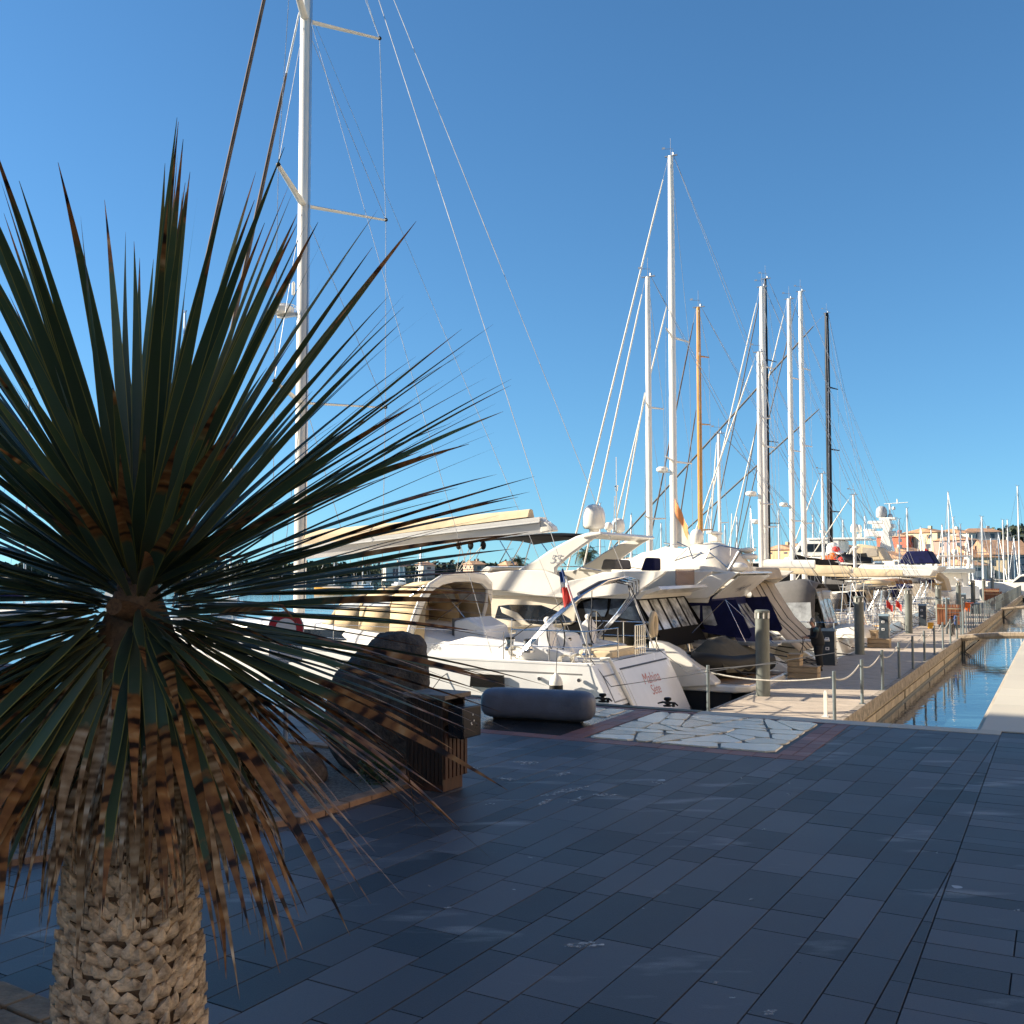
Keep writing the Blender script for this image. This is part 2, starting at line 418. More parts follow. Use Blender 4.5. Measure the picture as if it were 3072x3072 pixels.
# dark wet slabs and crazy paving of white marble
cells = []
v = VPD+.05
while v < 6:
    u = UB+.2
    while u < UT-.03:
        e = min(u+.52, UT-.02); cells.append((uvpoly([(u, v), (e, v), (e, v+.75), (u, v+.75)]), rnd.random())); u = e
    v += .75
slabs('wet_slabs', cells, wet, z=.0)
mb = MB(); mb.prism_z(uvpoly([(UB+.2, VP1+.26), (UT-.02, VP1+.26), (UT-.02, VPD-.2), (UB+.2, VPD-.2)])[::-1], -.02, -.004)
struct('panel_mortar', mb, mat('panel_mortar', (.03, .03, .03), .5, var=.3, scale=12), smooth=0)
marble = slab_mat('white_marble', (.36, .30, .20), (.88, .81, .66), .15, .9)
def shatter(poly, lim, out):
    if area(poly) < lim*rnd.uniform(.6, 1.6): out.append(poly); return
    # cut mostly along the long axis of the piece
    best = max(range(len(poly)), key=lambda i: (poly[i][0]-poly[(i+1) % len(poly)][0])**2+(poly[i][1]-poly[(i+1) % len(poly)][1])**2)
    a, b_ = poly[best], poly[(best+1) % len(poly)]
    c = (sum(p[0] for p in poly)/len(poly)+rnd.uniform(-.06, .06), sum(p[1] for p in poly)/len(poly)+rnd.uniform(-.06, .06))
    th = math.atan2(b_[1]-a[1], b_[0]-a[0]) + rnd.gauss(0, .28) + (math.pi/2 if rnd.random() < .62 else 0)
    nn = (math.cos(th+math.pi/2), math.sin(th+math.pi/2))
    for sg in (1, -1):
        p = clip(poly, [((c[0], c[1]), (nn[0]*sg, nn[1]*sg))])
        if len(p) > 2: shatter(p, lim, out)
def round_poly(p, k=.16):
    out = []
    for i in range(len(p)):
        a, b_ = p[i], p[(i+1) % len(p)]
        for t in (k, 1-k): out.append((a[0]+(b_[0]-a[0])*t+rnd.uniform(-.006, .006), a[1]+(b_[1]-a[1])*t+rnd.uniform(-.006, .006)))
    return out
pieces = []
shatter(uvpoly([(UB+.24, VP1+.30), (UT-.06, VP1+.30), (UT-.06, VPD-.24), (UB+.24, VPD-.24)]), .17, pieces)
p2 = []
shatter(uvpoly([(UT-.75, VPD+.12), (UT-.06, VPD+.12), (UT-.06, VPD+1.3), (UT-.5, VPD+.8)]), .12, p2)
p3 = []
shatter(uvpoly([(UB+.5, 1.3), (UT-.06, 1.3), (UT-.06, 3.0), (UB+.5, 3.0)]), .15, p3)
slabs('crazy_paving', [(round_poly(p), rnd.random()) for p in pieces+p2+p3], marble, z=.010, gap=.015, lift=.02)

# far shore and hill
M.far = mat('far_bank', (.25, .22, .17), .9, var=.3, scale=.05)
mb = MB()
mb.prism_z([(-900, 330), (900, 330), (900, 1400), (-900, 1400)], ZW-1, -1.6)
mb.prism_z([(84, 205), (700, 205), (700, 329), (60, 329)], ZW-1, -1.4)
struct('far_bank', mb, M.far, smooth=0)
M.hill = mat('pine_hill', (.035, .045, .022), .95, var=.45, scale=.09, col2=(.012, .018, .010))
rings = []
for i in range(26):
    x = 150+i*16; row = []
    for j in range(12):
        a = j/11; h = 20*math.sin(math.pi*a)*min(1, max(0, (x-215)/60))*(.9+.2*math.sin(x*.05))
        row.append((x, 440+a*260, -2+max(0, h)))
    rings.append(row)
mb = MB(); mb.sheet(rings); struct('hill', mb, M.hill)
# ------------------------------------------------------------------ quayside buildings out of view: the left one shades the quay, the right one is sunlit
M.plaster = mat('warm_plaster', (.66, .52, .38), .9, var=.12, scale=1, bump=.2, bscale=20)
M.tile = mat('terracotta_roof', (.42, .17, .075), .85, var=.3, scale=9)
M.shutter = mat('window_dark', (.05, .07, .09), .15)
def quay_building(label, u, v, rz, l0, l1, h, x0):
    t = thing('quayside_building', label, 'building', W(u, v, 0), rz)
    MB().span((l0, 0, -.01), (l1, 12, h-.4)).build('wall', M.plaster, t)
    MB().prism_z([(l0-.4, -.02), (l1+.4, -.02), (l1+.4, 12.4), (l0-.4, 12.4)], h-.39, h).build('roof', M.tile, t)
    x = x0
    while x < min(l1-2, x0+70):
        for k in range(int((h-2)/3.8)): MB().span((x, -.05, 1+k*3.8), (x+1.4, -.002, 3.1+k*3.8)).build('window', M.shutter, t, smooth=0)
        x += 7
quay_building('long plastered building left of the viewpoint whose shadow covers the slate quay', -19.7, 0, BOATROT, -1.5, 75, 19, 2)
quay_building('sunlit plastered promenade building right of the viewpoint', 90, -21, ROTU_, 0, 130, 12, 70)
# ------------------------------------------------------------------ yucca in the foreground
def leaf_mat(name, dead):
    m = bpy.data.materials.new(name); m.use_nodes = True
    nt = m.node_tree; N = nt.nodes; L = nt.links.new; b = N['Principled BSDF']
    at = N.new('ShaderNodeAttribute'); at.attribute_name = 'leaf'
    se = N.new('ShaderNodeSeparateColor'); L(at.outputs['Color'], se.inputs[0])      # r along, g start of the dead tip, b random ; alpha across
    def mth(op, a, b_=None, c=None):
        n = N.new('ShaderNodeMath'); n.operation = op
        for i, q in enumerate((a, b_, c)):
            if q is None: continue
            if isinstance(q, (int, float)): n.inputs[i].default_value = q
            else: L(q, n.inputs[i])
        return n.outputs[0]
    tc = N.new('ShaderNodeTexCoord')
    nz = N.new('ShaderNodeTexNoise'); nz.inputs['Scale'].default_value = 26; nz.inputs['Detail'].default_value = 4; L(tc.outputs['Object'], nz.inputs['Vector'])
    # bands across the dead part
    bn = N.new('ShaderNodeTexNoise'); bn.noise_dimensions = '1D'; bn.inputs['Scale'].default_value = 1; bn.inputs['Detail'].default_value = 1.2
    L(mth('ADD', mth('MULTIPLY', se.outputs[0], 17.0), mth('MULTIPLY', se.outputs[2], 300.0)), bn.inputs['W'])
    mixn = mth('MULTIPLY_ADD', nz.outputs['Fac'], .40, mth('MULTIPLY', bn.outputs['Fac'], .62))
    br = N.new('ShaderNodeValToRGB'); br.color_ramp.interpolation = 'LINEAR'
    e = br.color_ramp.elements
    stops = [(.37, (.013, .007, .004)), (.43, (.05, .020, .009)), (.475, (.165, .072, .025)), (.62, (.30, .155, .055)), (.76, (.44, .33, .19))] if not dead else \
            [(.26, (.03, .02, .014)), (.40, (.11, .07, .04)), (.52, (.27, .20, .13)), (.64, (.42, .36, .27)), (.78, (.52, .48, .41))]
    e[0].position, e[0].color = stops[0][0], (*stops[0][1], 1); e[1].position, e[1].color = stops[-1][0], (*stops[-1][1], 1)
    for p, c in stops[1:-1]: q = e.new(p); q.color = (*c, 1)
    L(mixn, br.inputs['Fac'])
    gr = N.new('ShaderNodeValToRGB'); e = gr.color_ramp.elements
    e[0].position = 0; e[0].color = (.085, .11, .085, 1); e[1].position = 1; e[1].color = (.085, .115, .045, 1)
    q = e.new(.35); q.color = (.052, .094, .072, 1)
    q = e.new(.75); q.color = (.046, .092, .052, 1)
    L(mth('ADD', se.outputs[0], mth('MULTIPLY', mth('SUBTRACT', nz.outputs['Fac'], .5), .5)), gr.inputs['Fac'])
    # per leaf tone and the yellowish margin
    hs = N.new('ShaderNodeHueSaturation'); L(gr.outputs[0], hs.inputs['Color']); L(mth('MULTIPLY_ADD', se.outputs[2], .75, .62), hs.inputs['Value'])
    L(mth('MULTIPLY_ADD', se.outputs[2], .04, .475), hs.inputs['Hue'])
    mg = N.new('ShaderNodeMix'); mg.data_type = 'RGBA'; L(hs.outputs[0], mg.inputs['A']); mg.inputs['B'].default_value = (.26, .26, .07, 1)
    L(mth('MULTIPLY', mth('GREATER_THAN', at.outputs['Alpha'], .86), .8), mg.inputs['Factor'])
    mx = N.new('ShaderNodeMix'); mx.data_type = 'RGBA'
    f = mth('MULTIPLY', mth('SUBTRACT', mth('ADD', se.outputs[0], mth('MULTIPLY', mth('SUBTRACT', nz.outputs['Fac'], .5), .18)), se.outputs[1]), 22.0)
    f2 = N.new('ShaderNodeClamp'); L(f, f2.inputs[0])
    L(f2.outputs[0], mx.inputs['Factor']); L(mg.outputs['Result'], mx.inputs['A']); L(br.outputs[0], mx.inputs['B'])
    L(mx.outputs['Result'], b.inputs['Base Color'])
    b.inputs['Roughness'].default_value = .5 if not dead else .8
    b.inputs['Specular IOR Level'].default_value = .35
    b.inputs['Subsurface Weight'].default_value = 0
    return m

class Leaves:
    def __init__(s): s.v = []; s.f = []; s.c = []
    def leaf(s, p, az, el, L, w, droop, dead, rnd_, twist=0.0, fray=0, kink=None):
        n = 13; pos = Vector(p); e = el; o = len(s.v); a = az
        for i in range(n+1):
            t = i/n
            wd = w*(.50+.50*min(1, t/.25))*min(1, (1-t)/.52)**.9
            wd = max(wd, .0009)
            d = Vector((math.cos(e)*math.cos(a), math.cos(e)*math.sin(a), math.sin(e)))
            side = Vector((-math.sin(a), math.cos(a), 0)); up = d.cross(side)*-1
            ca, sa = math.cos(twist*t), math.sin(twist*t)
            sd = side*ca + up*sa; un = up*ca - side*sa
            k = .22*(1-t)
            for j, x in ((0, -1), (1, 0), (2, 1)):
                q = pos + sd*(x*wd/2) + un*(abs(x)*wd/2*k*2)
                s.v.append(tuple(q)); s.c.append((t, dead, rnd_, abs(x)))
            pos = pos + d*(L/n)
            e -= droop/n*(.4+1.2*t); a += twist*.012
            if kink and i == kink[0]: e -= kink[1]; a += kink[2]
            e = max(e, -1.52)
        for i in range(n):
            for j in (0, 1):
                A = o+i*3+j; s.f.append((A, A+1, A+4, A+3))
    def build(s, name, m, parent):
        me = bpy.data.meshes.new(name); me.from_pydata(s.v, [], s.f)
        a = me.color_attributes.new('leaf', 'FLOAT_COLOR', 'POINT')
        a.data.foreach_set('color', [x for c in s.c for x in c])
        me.polygons.foreach_set('use_smooth', [True]*len(me.polygons))
        me.materials.append(m); me.update()
        o = bpy.data.objects.new(name, me); COL.objects.link(o); o.parent = parent
        return o

YX, YY = -.992, 2.72
yucca = thing('yucca_tree', 'big spiky yucca with banded brown leaf tips on a scaly pale trunk', 'tree', (YX, YY, 0))
M.bark = mat('yucca_leaf_scars', (.82, .68, .51), .9, var=.22, scale=22, col2=(.24, .18, .13), bump=.5, bscale=90)
M.barkin = mat('yucca_bark', (.13, .09, .06), .95, var=.2, scale=20, bump=.6, bscale=60)
rr = random.Random(11)
def trunk_r(z): return .157 + .022*math.exp(-z*3.5) + .012*math.sin(z*5.0) - .05*max(0, z-1.1)
MB().lathe([(trunk_r(z)-.004, z) for z in [i*.1 for i in range(14)]]+[(.13,1.38),(.09,1.5),(.03,1.66)], n=32).build('trunk', M.barkin, yucca)
sc_ = MB()
nrow = 45
for r_ in range(nrow):
    z0 = .02 + r_*.0278
    n = 28
    for k in range(n):
        a = 2*math.pi*(k + .5*(r_ % 2) + .06*math.sin(r_*1.7))/n + rr.gauss(0, .025); z = z0 + .014*math.sin(a*2+1.1) + rr.gauss(0, .0045)
        R0 = trunk_r(z); w = .0235*rr.uniform(.75, 1.2); h = .046*rr.uniform(.75, 1.2); out = rr.uniform(.013, .028)
        def P(da, dz, do):
            aa = a + da/R0; q = R0+do
            return (q*math.cos(aa), q*math.sin(aa), z+dz)
        sk = rr.uniform(-.006, .006)
        tip = rr.uniform(.75, 1.1)
        vs_ = [P(-w*.72, -h*.10, 0), P(w*.72, -h*.10, 0), P(w*.95, h*.28, out*.25), P(w*.38+sk, h*.72*tip, out*.75), P(sk, h*.98*tip, out), P(-w*.38+sk, h*.72*tip, out*.75), P(-w*.95, h*.28, out*.25),
               P(sk*.5, h*.38, out*1.05), P(w*.30+sk, h*.62, -.004), P(-w*.30+sk, h*.62, -.004)]
        sc_.add(vs_, [(0, 1, 7), (1, 2, 7), (2, 3, 7), (3, 4, 7), (4, 5, 7), (5, 6, 7), (6, 0, 7), (2, 8, 3), (3, 8, 4), (4, 8, 9), (4, 9, 5), (5, 9, 6)])
sc_.build('leaf_scale_bark', M.bark, yucca, smooth=45, normals=False)
rr = random.Random(21)
lv = Leaves(); dl = Leaves()
GA = 2.399963
NL = 560
for i in range(NL):
    phi = R(-76)+R(332)*((i*.6180339887) % 1.0) + rr.gauss(0, .02)      # direction seen against the sky
    dy = rr.uniform(-.78, .80) if i % 6 else rr.uniform(-.93, -.6); c_ = math.sqrt(1-dy*dy)
    d_ = Vector((math.cos(phi)*c_, dy, math.sin(phi)*c_))
    el = math.asin(max(-.97, min(.995, d_.z))); az = math.atan2(d_.y, d_.x)
    t = min(1, max(0, (math.degrees(el)+58)/144))
    z = 1.40 + .36*t + rr.gauss(0, .02)
    rad = .12*(1-t)**.5 + .015
    L = rr.uniform(.86, 1.04)*(1.0 if t < .75 else 1.0-.10*(t-.75)/.25)
    toward = -d_.y
    if t < .40: L *= .66+.30*abs(math.cos(az))*min(1, .45+t/.4)
    w = rr.uniform(.025, .038)
    if t > .62: L *= 1.09
    if t < .30: dead = rr.choice((rr.uniform(.25, .6), rr.uniform(.4, .75)))
    elif t < .62: dead = rr.uniform(.42, .80) if math.cos(az) > -.1 else rr.uniform(.62, .97)
    else: dead = rr.uniform(.76, .99)
    droop = rr.uniform(.08, .34)*(1-t)**.7 + rr.uniform(-.06, .10)
    if toward > .62 and -.5 < el < .75: L *= .62
    lv.leaf((rad*math.cos(az), rad*math.sin(az), z), az, el, L, w, droop, dead, rr.random(), rr.gauss(0, .6), kink=((rr.randint(5, 10), rr.uniform(.3, 1.0), rr.uniform(-.3, .3)) if rr.random() < .03 and t < .45 else None))
crown = lv.build('crown', leaf_mat('yucca_green', False), yucca)
for i in range(300):                              # hanging dead leaves round the top of the trunk
    az = i*GA*1.7 + rr.gauss(0, .2)
    z = rr.uniform(1.20, 1.46)
    r0 = min(trunk_r(z), .16)-.02
    dl.leaf((r0*math.cos(az), r0*math.sin(az), z), az, R(rr.uniform(-78, -20)), rr.uniform(.28, .54), rr.uniform(.012, .030), rr.uniform(.5, 1.3), rr.choice((0.02, 0.05, .3, .45)), rr.random(), rr.gauss(0, 1.0))
for (az, el, L_, z) in ((-1.45, -72, .62, 1.42), (-1.75, -80, .70, 1.40), (-1.2, -76, .6, 1.38), (-2.3, -60, .75, 1.45), (-.8, -58, .85, 1.45)):
    dl.leaf((.17*math.cos(az), .17*math.sin(az), z), az, R(el), L_, .036, .3, .05, rr.random(), rr.gauss(0, .2))
dl.build('dead_leaf_skirt', leaf_mat('yucca_dead', True), yucca)
st = MB(); st.tube([(0.02, -.05, 1.53), (.015, -.14, 1.545), (.01, -.185, 1.555)], [.026, .025, .021], 12)
st.build('cut_flower_stalk', mat('cut_stalk', (.16, .095, .055), .9, var=.3, scale=25, stretch=(6, 1, 6), bump=.5, bscale=80), yucca)
# stone kerb of the bed the yucca stands in
M.sett = mat('brown_sett', (.26, .19, .12), .85, var=.25, scale=9, bump=.4, bscale=40)
pb = thing('planting_bed', 'brown stone edged planting bed at the foot of the yucca', 'planter', (0, 0, 0))
mbk = MB()
a0, dv_ = Vector((-2.5, 4.42)), Vector((.832, -.555)); nv_ = Vector((-.555, -.832))
x = 0.0
while x < 3.0:
    l = rr.uniform(.16, .26)
    for rw in range(2):
        for_ = a0 + dv_*(x+l/2) + nv_*(.07+.135*rw)
        mbk.box((for_.x, for_.y, .022+rr.uniform(-.004, .004)), (l-.012, .125, .07), math.atan2(dv_.y, dv_.x))
    x += l
mbk.build('stone_edging', M.sett, pb, bevel=.006)
M.soil = mat('gravel_soil', (.17, .145, .115), .95, var=.4, scale=30, bump=.7, bscale=60)
c4 = [a0+nv_*.26, a0+dv_*3.0+nv_*.26, a0+dv_*3.0+nv_*3.2, a0+nv_*3.2]
MB().prism_z([(p.x, p.y) for p in c4][::-1], -.01, .03).build('soil', M.soil, pb)

# second bed, with the standing stone
M.grav = mat('bed_gravel', (.21, .195, .17), .95, var=.35, scale=45, bump=.8, bscale=90)
bd = thing('gravel_bed', 'grey gravel bed with tan brick edging round the boulder', 'planter', (0, 0, 0))
mbk = MB(); pts = [Vector((-3.9, 5.1)), Vector((-1.42, 6.74)), Vector((-.80, 7.86)), Vector((-.95, 9.0)), Vector((-2.4, 9.9))]
for a, b_ in zip(pts, pts[1:]):
    d_ = (b_-a); n_ = max(1, int(d_.length/.22))
    for k in range(n_):
        c = a + d_*((k+.5)/n_); mbk.box((c.x, c.y, .012+rr.uniform(-.003, .003)), (d_.length/n_-.008, .12, .05), math.atan2(d_.y, d_.x))
mbk.build('brick_edging', mat('tan_edging', (.34, .20, .12), .8, var=.25, scale=9), bd, smooth=0, bevel=.005)
MB().prism_z([(p.x, p.y) for p in pts]+[(-5.5, 8.5), (-5.5, 5.6)], -.01, .016).build('gravel', M.grav, bd)

def rock(name, label, c, outline, depth, mat_, seed):
    """outline: (x, z) points as seen from the viewpoint, turned into a rough lump"""
    r2 = random.Random(seed); n = len(outline); cx = sum(p[0] for p in outline)/n; cz = sum(p[1] for p in outline)/n
    rings = []
    for k in range(7):
        a = -math.pi/2 + math.pi*k/6
        sc = max(.12, math.cos(a)**.55); y = math.sin(a)*depth
        rings.append([(cx+(x-cx)*sc+r2.gauss(0, .012), y+r2.gauss(0, .012), (z-cz)*sc+cz + (0 if z > .1 else -(cz*(1-sc))*.9) + r2.gauss(0, .01)) for x, z in outline])
    mb = MB(); mb.loft(rings)
    o = mb.build(name, mat_, smooth=60)
    o.location = c; q = o.modifiers.new('s', 'SUBSURF'); q.levels = q.render_levels = 3; q.subdivision_type = 'SIMPLE' if False else 'CATMULL_CLARK'
    tx = bpy.data.textures.new('rock_relief', 'CLOUDS'); tx.noise_scale = .10; tx.noise_depth = 4
    dp = o.modifiers.new('d', 'DISPLACE'); dp.texture = tx; dp.strength = .06; dp.texture_coords = 'LOCAL'
    return tag(o, label, 'rock')
M.rock = mat('basalt_rock', (.075, .068, .062), .92, var=.4, scale=12, col2=(.022, .021, .022), bump=.9, bscale=35)
rock('boulder', 'tall dark rough boulder standing behind the brown litter bin', (-1.10, 8.45, 0), [(-.46, -.05), (.43, -.05), (.45, .55), (.43, .98), (.36, 1.12), (.05, 1.17), (-.10, 1.03), (-.34, .86), (-.43, .60)], .28, M.rock, 5)
rock('rock', 'low brown rock at the foot of the tall boulder', (-1.62, 8.0, 0), [(-.20, -.05), (.22, -.05), (.20, .16), (.05, .26), (-.12, .20)], .16, mat('brown_rock', (.17, .115, .08), .9, var=.35, scale=9, bump=.8, bscale=30), 8)
# low weeds beside the boulder
def bushlet(name, label, c, r, h, n, seed, m):
    r2 = random.Random(seed); L_ = MB()
    for i in range(n):
        a = r2.random()*6.28; d = r*math.sqrt(r2.random()); z = h*r2.random()
        p = Vector((d*math.cos(a), d*math.sin(a), z)); s = r2.uniform(.015, .035)
        q = Vector((r2.gauss(0, 1), r2.gauss(0, 1), r2.gauss(0, .6))).normalized()*s; k = q.cross(Vector((r2.gauss(0, 1), r2.gauss(0, 1), 1)).normalized()).normalized()*s*.5
        L_.add([p-q, p+k, p+q, p-k], [(0, 1, 2, 3)])
    for i in range(14):
        a = r2.random()*6.28; L_.tube([(0, 0, 0), (r*.8*math.cos(a), r*.8*math.sin(a), h*r2.uniform(.5, 1))], .003, 4)
    o = L_.build(name, m, smooth=0, normals=False); o.location = c
    return tag(o, label, 'plant')
M.weed = mat('weed_green', (.05, .085, .028), .7, var=.3, scale=30)
bushlet('weed', 'low dark green weed growing at the right foot of the boulder', (-1.03, 7.98, 0), .17, .17, 260, 3, M.weed)
bushlet('weed', 'small dark weed growing left of the boulder by the gravel', (-1.95, 7.7, 0), .2, .14, 220, 4, M.weed)

# litter bin
M.binwood = mat('dark_bin_wood', (.030, .015, .010), .55, var=.3, scale=14, stretch=(8, 8, .5))
M.binred = mat('reddish_bin_wood', (.085, .034, .02), .55, var=.3, scale=14, stretch=(8, 8, .5))
M.ash = mat('black_steel_box', (.014, .014, .020), .3, var=.2)
bx, by = -.50, 7.60
bn_ = thing('litter_bin', 'dark brown slatted litter bin with a black box on its front', 'bin', (bx, by, 0), R(-36))
# local: x along the wide left face (negative) , y depth ; right face normal +x
rzb = R(58)
bn_.rotation_euler = (0, 0, rzb)
# local x runs along the right-hand (slatted) face away from us, y to the left along the dark side
M_ = MB(); M_.span((.02, .02, 0), (.27, .30, .10)); M_.build('plinth', M.binred, bn_, bevel=.004)
b_ = MB(); b_.span((.012, .012, .10), (.288, .33, .46)); b_.span((.012, .10, .46), (.288, .33, .675)); b_.span((.012, .012, .46), (.03, .1, .675)); b_.span((.27, .012, .46), (.288, .1, .675))
b_.build('body', M.binwood, bn_, bevel=.003)
s_ = MB(); k_ = MB()
for i in range(6): s_.span((.006+i*.050, -.010, .10), (.040+i*.050, .008, .44))
s_.build('front_slats', M.binred, bn_, bevel=.002)
for i in range(9): k_.span((-.012, .004+i*.038, .06), (.008, .036+i*.038, .675))
k_.build('side_slats', M.binwood, bn_, bevel=.002)
MB().span((-.03, -.03, .68), (.31, .36, .715)).build('lid', mat('weathered_lid', (.20, .16, .13), .6, var=.3, scale=12), bn_, bevel=.004)
ab = MB().span((.03, -.15, .40), (.27, -.011, .63)); ab = ab.build('ash_box', M.ash, bn_, bevel=.01)
pk = MB()
for p in ((.15, .56), (.13, .50), (.165, .515)): pk.span((p[0], -.1525, p[1]), (p[0]+.012, -.1505, p[1]+.012))
pk.span((.135, -.1525, .492), (.15, -.1505, .499)); pk.build('sticker_marks', M.whitefl, ab, smooth=0)

# long rounded block on the quay
M.block = mat('grey_painted_block', (.135, .155, .205), .5, var=.16, scale=3.5, bump=.15, bscale=60)
pA, pB = Vector((-.32, 11.46)), Vector((.88, 11.02)); ax = (pB-pA); ll = ax.length
bl = thing('mooring_block', 'long grey rounded block lying on wet slabs at the quay edge', 'block', (pA.x, pA.y, 0), math.atan2(ax.y, ax.x))
rings = []
for x, r_ in ((0, .05), (.012, .10), (.05, .14), (.11, .157), (.2, .162), (ll-.2, .162), (ll-.11, .157), (ll-.05, .14), (ll-.012, .10), (ll, .05)):
    rings.append([(x, r_*math.copysign(abs(math.cos(a))**.7, math.cos(a)), .172+r_*math.copysign(abs(math.sin(a))**.7, math.sin(a))) for a in [2*math.pi*k/28 for k in range(28)]])
MB().loft(rings).build('body', M.block, bl, smooth=50)
ft = MB(); ft.span((.14, -.06, 0), (ll-.14, .06, .03)); ft.build('foot', M.rubber, bl)

# no-entry style round sign on a low post
sg = thing('round_sign', 'red ringed round sign on a short grey post behind the yucca leaves', 'sign', (at_Y(858, 1886, 9.3).x, 9.3, 0))
M.signpost = mat('galvanised_post', (.24, .27, .32), .5, .4, var=.1)
M.signred = mat('sign_red', (.42, .012, .02), .45, var=.05); M.signwhite = mat('sign_white', (.74, .74, .74), .45, var=.03)
MB().tube([(0, .03, 0), (0, .03, 1.22)], .022, 12).build('post', M.signpost, sg)
zc = at_Y(858, 1886, 9.3).z
def disc(mb, r0, r1, y, th, n=40):
    o = [[(r*math.cos(2*math.pi*k/n), yy, zc+r*math.sin(2*math.pi*k/n)) for k in range(n)] for r, yy in ((r0, y), (r1, y), (r1, y+th), (r0, y+th))]
    return mb.loft(o, cap=r0 < .01)
dk = disc(MB(), .001, .163, -.004, .012).build('disc', M.signwhite, sg)
disc(MB(), .094, .155, -.0065, .002).build('red_ring', M.signred, sg)
def text(body, size, parent, loc, rot, m, name='lettering', extrude=.0008, align='CENTER', shear=0.0, sx=1.0):
    cu = bpy.data.curves.new(name, 'FONT'); cu.body = body; cu.size = size; cu.align_x = align; cu.align_y = 'CENTER'; cu.extrude = extrude; cu.shear = shear
    o = bpy.data.objects.new(name, cu); COL.objects.link(o); o.data.materials.append(m)
    bpy.context.view_layer.update()
    me = bpy.data.meshes.new_from_object(o.evaluated_get(bpy.context.evaluated_depsgraph_get()))
    bpy.data.objects.remove(o); me.name = name; o = bpy.data.objects.new(name, me); COL.objects.link(o)
    if not me.materials: me.materials.append(m)
    o.parent = parent; o.location = loc; o.rotation_euler = rot; o.scale = (sx, 1, 1)
    return o
pl = MB().span((-.15, -.006, .80), (.15, .004, .97)).build('notice_plate', M.signwhite, sg, bevel=.002)
M.ink = mat('dark_ink', (.02, .03, .08), .5)
text('A', .05, pl, (-.06, -.0075, .875), (R(90), 0, 0), M.ink); text('IT COMPR', .026, pl, (-.06, -.0075, .825), (R(90), 0, 0), M.ink); text('OZ', .05, pl, (.075, -.0075, .935), (R(90), 0, 0), M.ink)
fr = MB()
for a, c in (((-.146, .804), (.146, .807)), ((-.146, .963), (.146, .966)), ((-.146, .804), (-.143, .966)), ((.143, .804), (.146, .966))): fr.span((a[0], -.0075, a[1]), (c[0], -.006, c[1]))
fr.build('border_line', M.ink, pl, smooth=0)

# cleats on the quay edge
def cleat(pos, label, rz):
    t = thing('mooring_bollard', label, 'bollard', pos, rz, 'black mooring bollards on the quay edge'); t.scale = (.6, .6, .6)
    MB().lathe([(.09, 0), (.09, .02), (.035, .035), (.032, .10), (.075, .125), (.075, .165), (.06, .175), (.001, .178)], n=20).build('post', M.rubber, t)
    m = MB(); m.tube([(-.22, .02, .03), (-.16, .02, .075), (.1, .02, .08), (.2, .02, .05)], [.016, .02, .02, .014], 8); m.lathe([(.03, 0), (.03, .075)], (-.13, .02, 0), 10); m.build('cleat_horn', M.rubber, t)
    r_ = MB()
    for k in range(3): r_.tube([(.055*math.cos(a), .055*math.sin(a), .05+k*.018+.01*math.sin(a)) for a in [2*math.pi*i/14 for i in range(15)]], .010, 6)
    r_.build('rope_turns', M.ropedark, t)
cleat(at_z(1808, 2106, .0), 'black mooring bollard beside the end of the long grey block', R(150))
cleat(at_z(2003, 2119, .0), 'black mooring bollard below the transom with the red lettering', R(152))

# pale scuffs worn into the paving beside the bin
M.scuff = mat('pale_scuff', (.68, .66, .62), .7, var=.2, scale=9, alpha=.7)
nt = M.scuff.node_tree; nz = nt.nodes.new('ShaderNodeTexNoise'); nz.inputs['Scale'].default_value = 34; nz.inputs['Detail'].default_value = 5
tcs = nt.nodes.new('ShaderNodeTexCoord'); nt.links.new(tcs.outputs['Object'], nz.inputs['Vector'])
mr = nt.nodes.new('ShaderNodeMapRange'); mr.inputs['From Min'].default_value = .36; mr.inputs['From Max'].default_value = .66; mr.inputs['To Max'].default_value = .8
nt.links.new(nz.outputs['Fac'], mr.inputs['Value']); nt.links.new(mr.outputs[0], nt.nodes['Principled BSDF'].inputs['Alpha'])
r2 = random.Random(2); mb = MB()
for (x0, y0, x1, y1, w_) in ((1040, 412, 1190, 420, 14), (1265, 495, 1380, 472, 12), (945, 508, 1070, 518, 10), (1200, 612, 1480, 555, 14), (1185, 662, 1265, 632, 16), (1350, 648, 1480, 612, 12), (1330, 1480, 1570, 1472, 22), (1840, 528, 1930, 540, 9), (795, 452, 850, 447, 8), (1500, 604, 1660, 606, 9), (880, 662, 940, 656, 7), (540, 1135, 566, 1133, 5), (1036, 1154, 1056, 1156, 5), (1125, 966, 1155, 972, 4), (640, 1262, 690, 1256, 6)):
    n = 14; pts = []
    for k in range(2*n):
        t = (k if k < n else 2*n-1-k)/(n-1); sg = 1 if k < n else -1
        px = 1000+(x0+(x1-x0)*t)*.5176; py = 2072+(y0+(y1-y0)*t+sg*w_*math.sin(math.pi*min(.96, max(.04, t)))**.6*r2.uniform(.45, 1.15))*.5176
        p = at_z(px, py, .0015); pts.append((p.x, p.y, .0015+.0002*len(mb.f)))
    mb.add(pts, [tuple(range(2*n))])
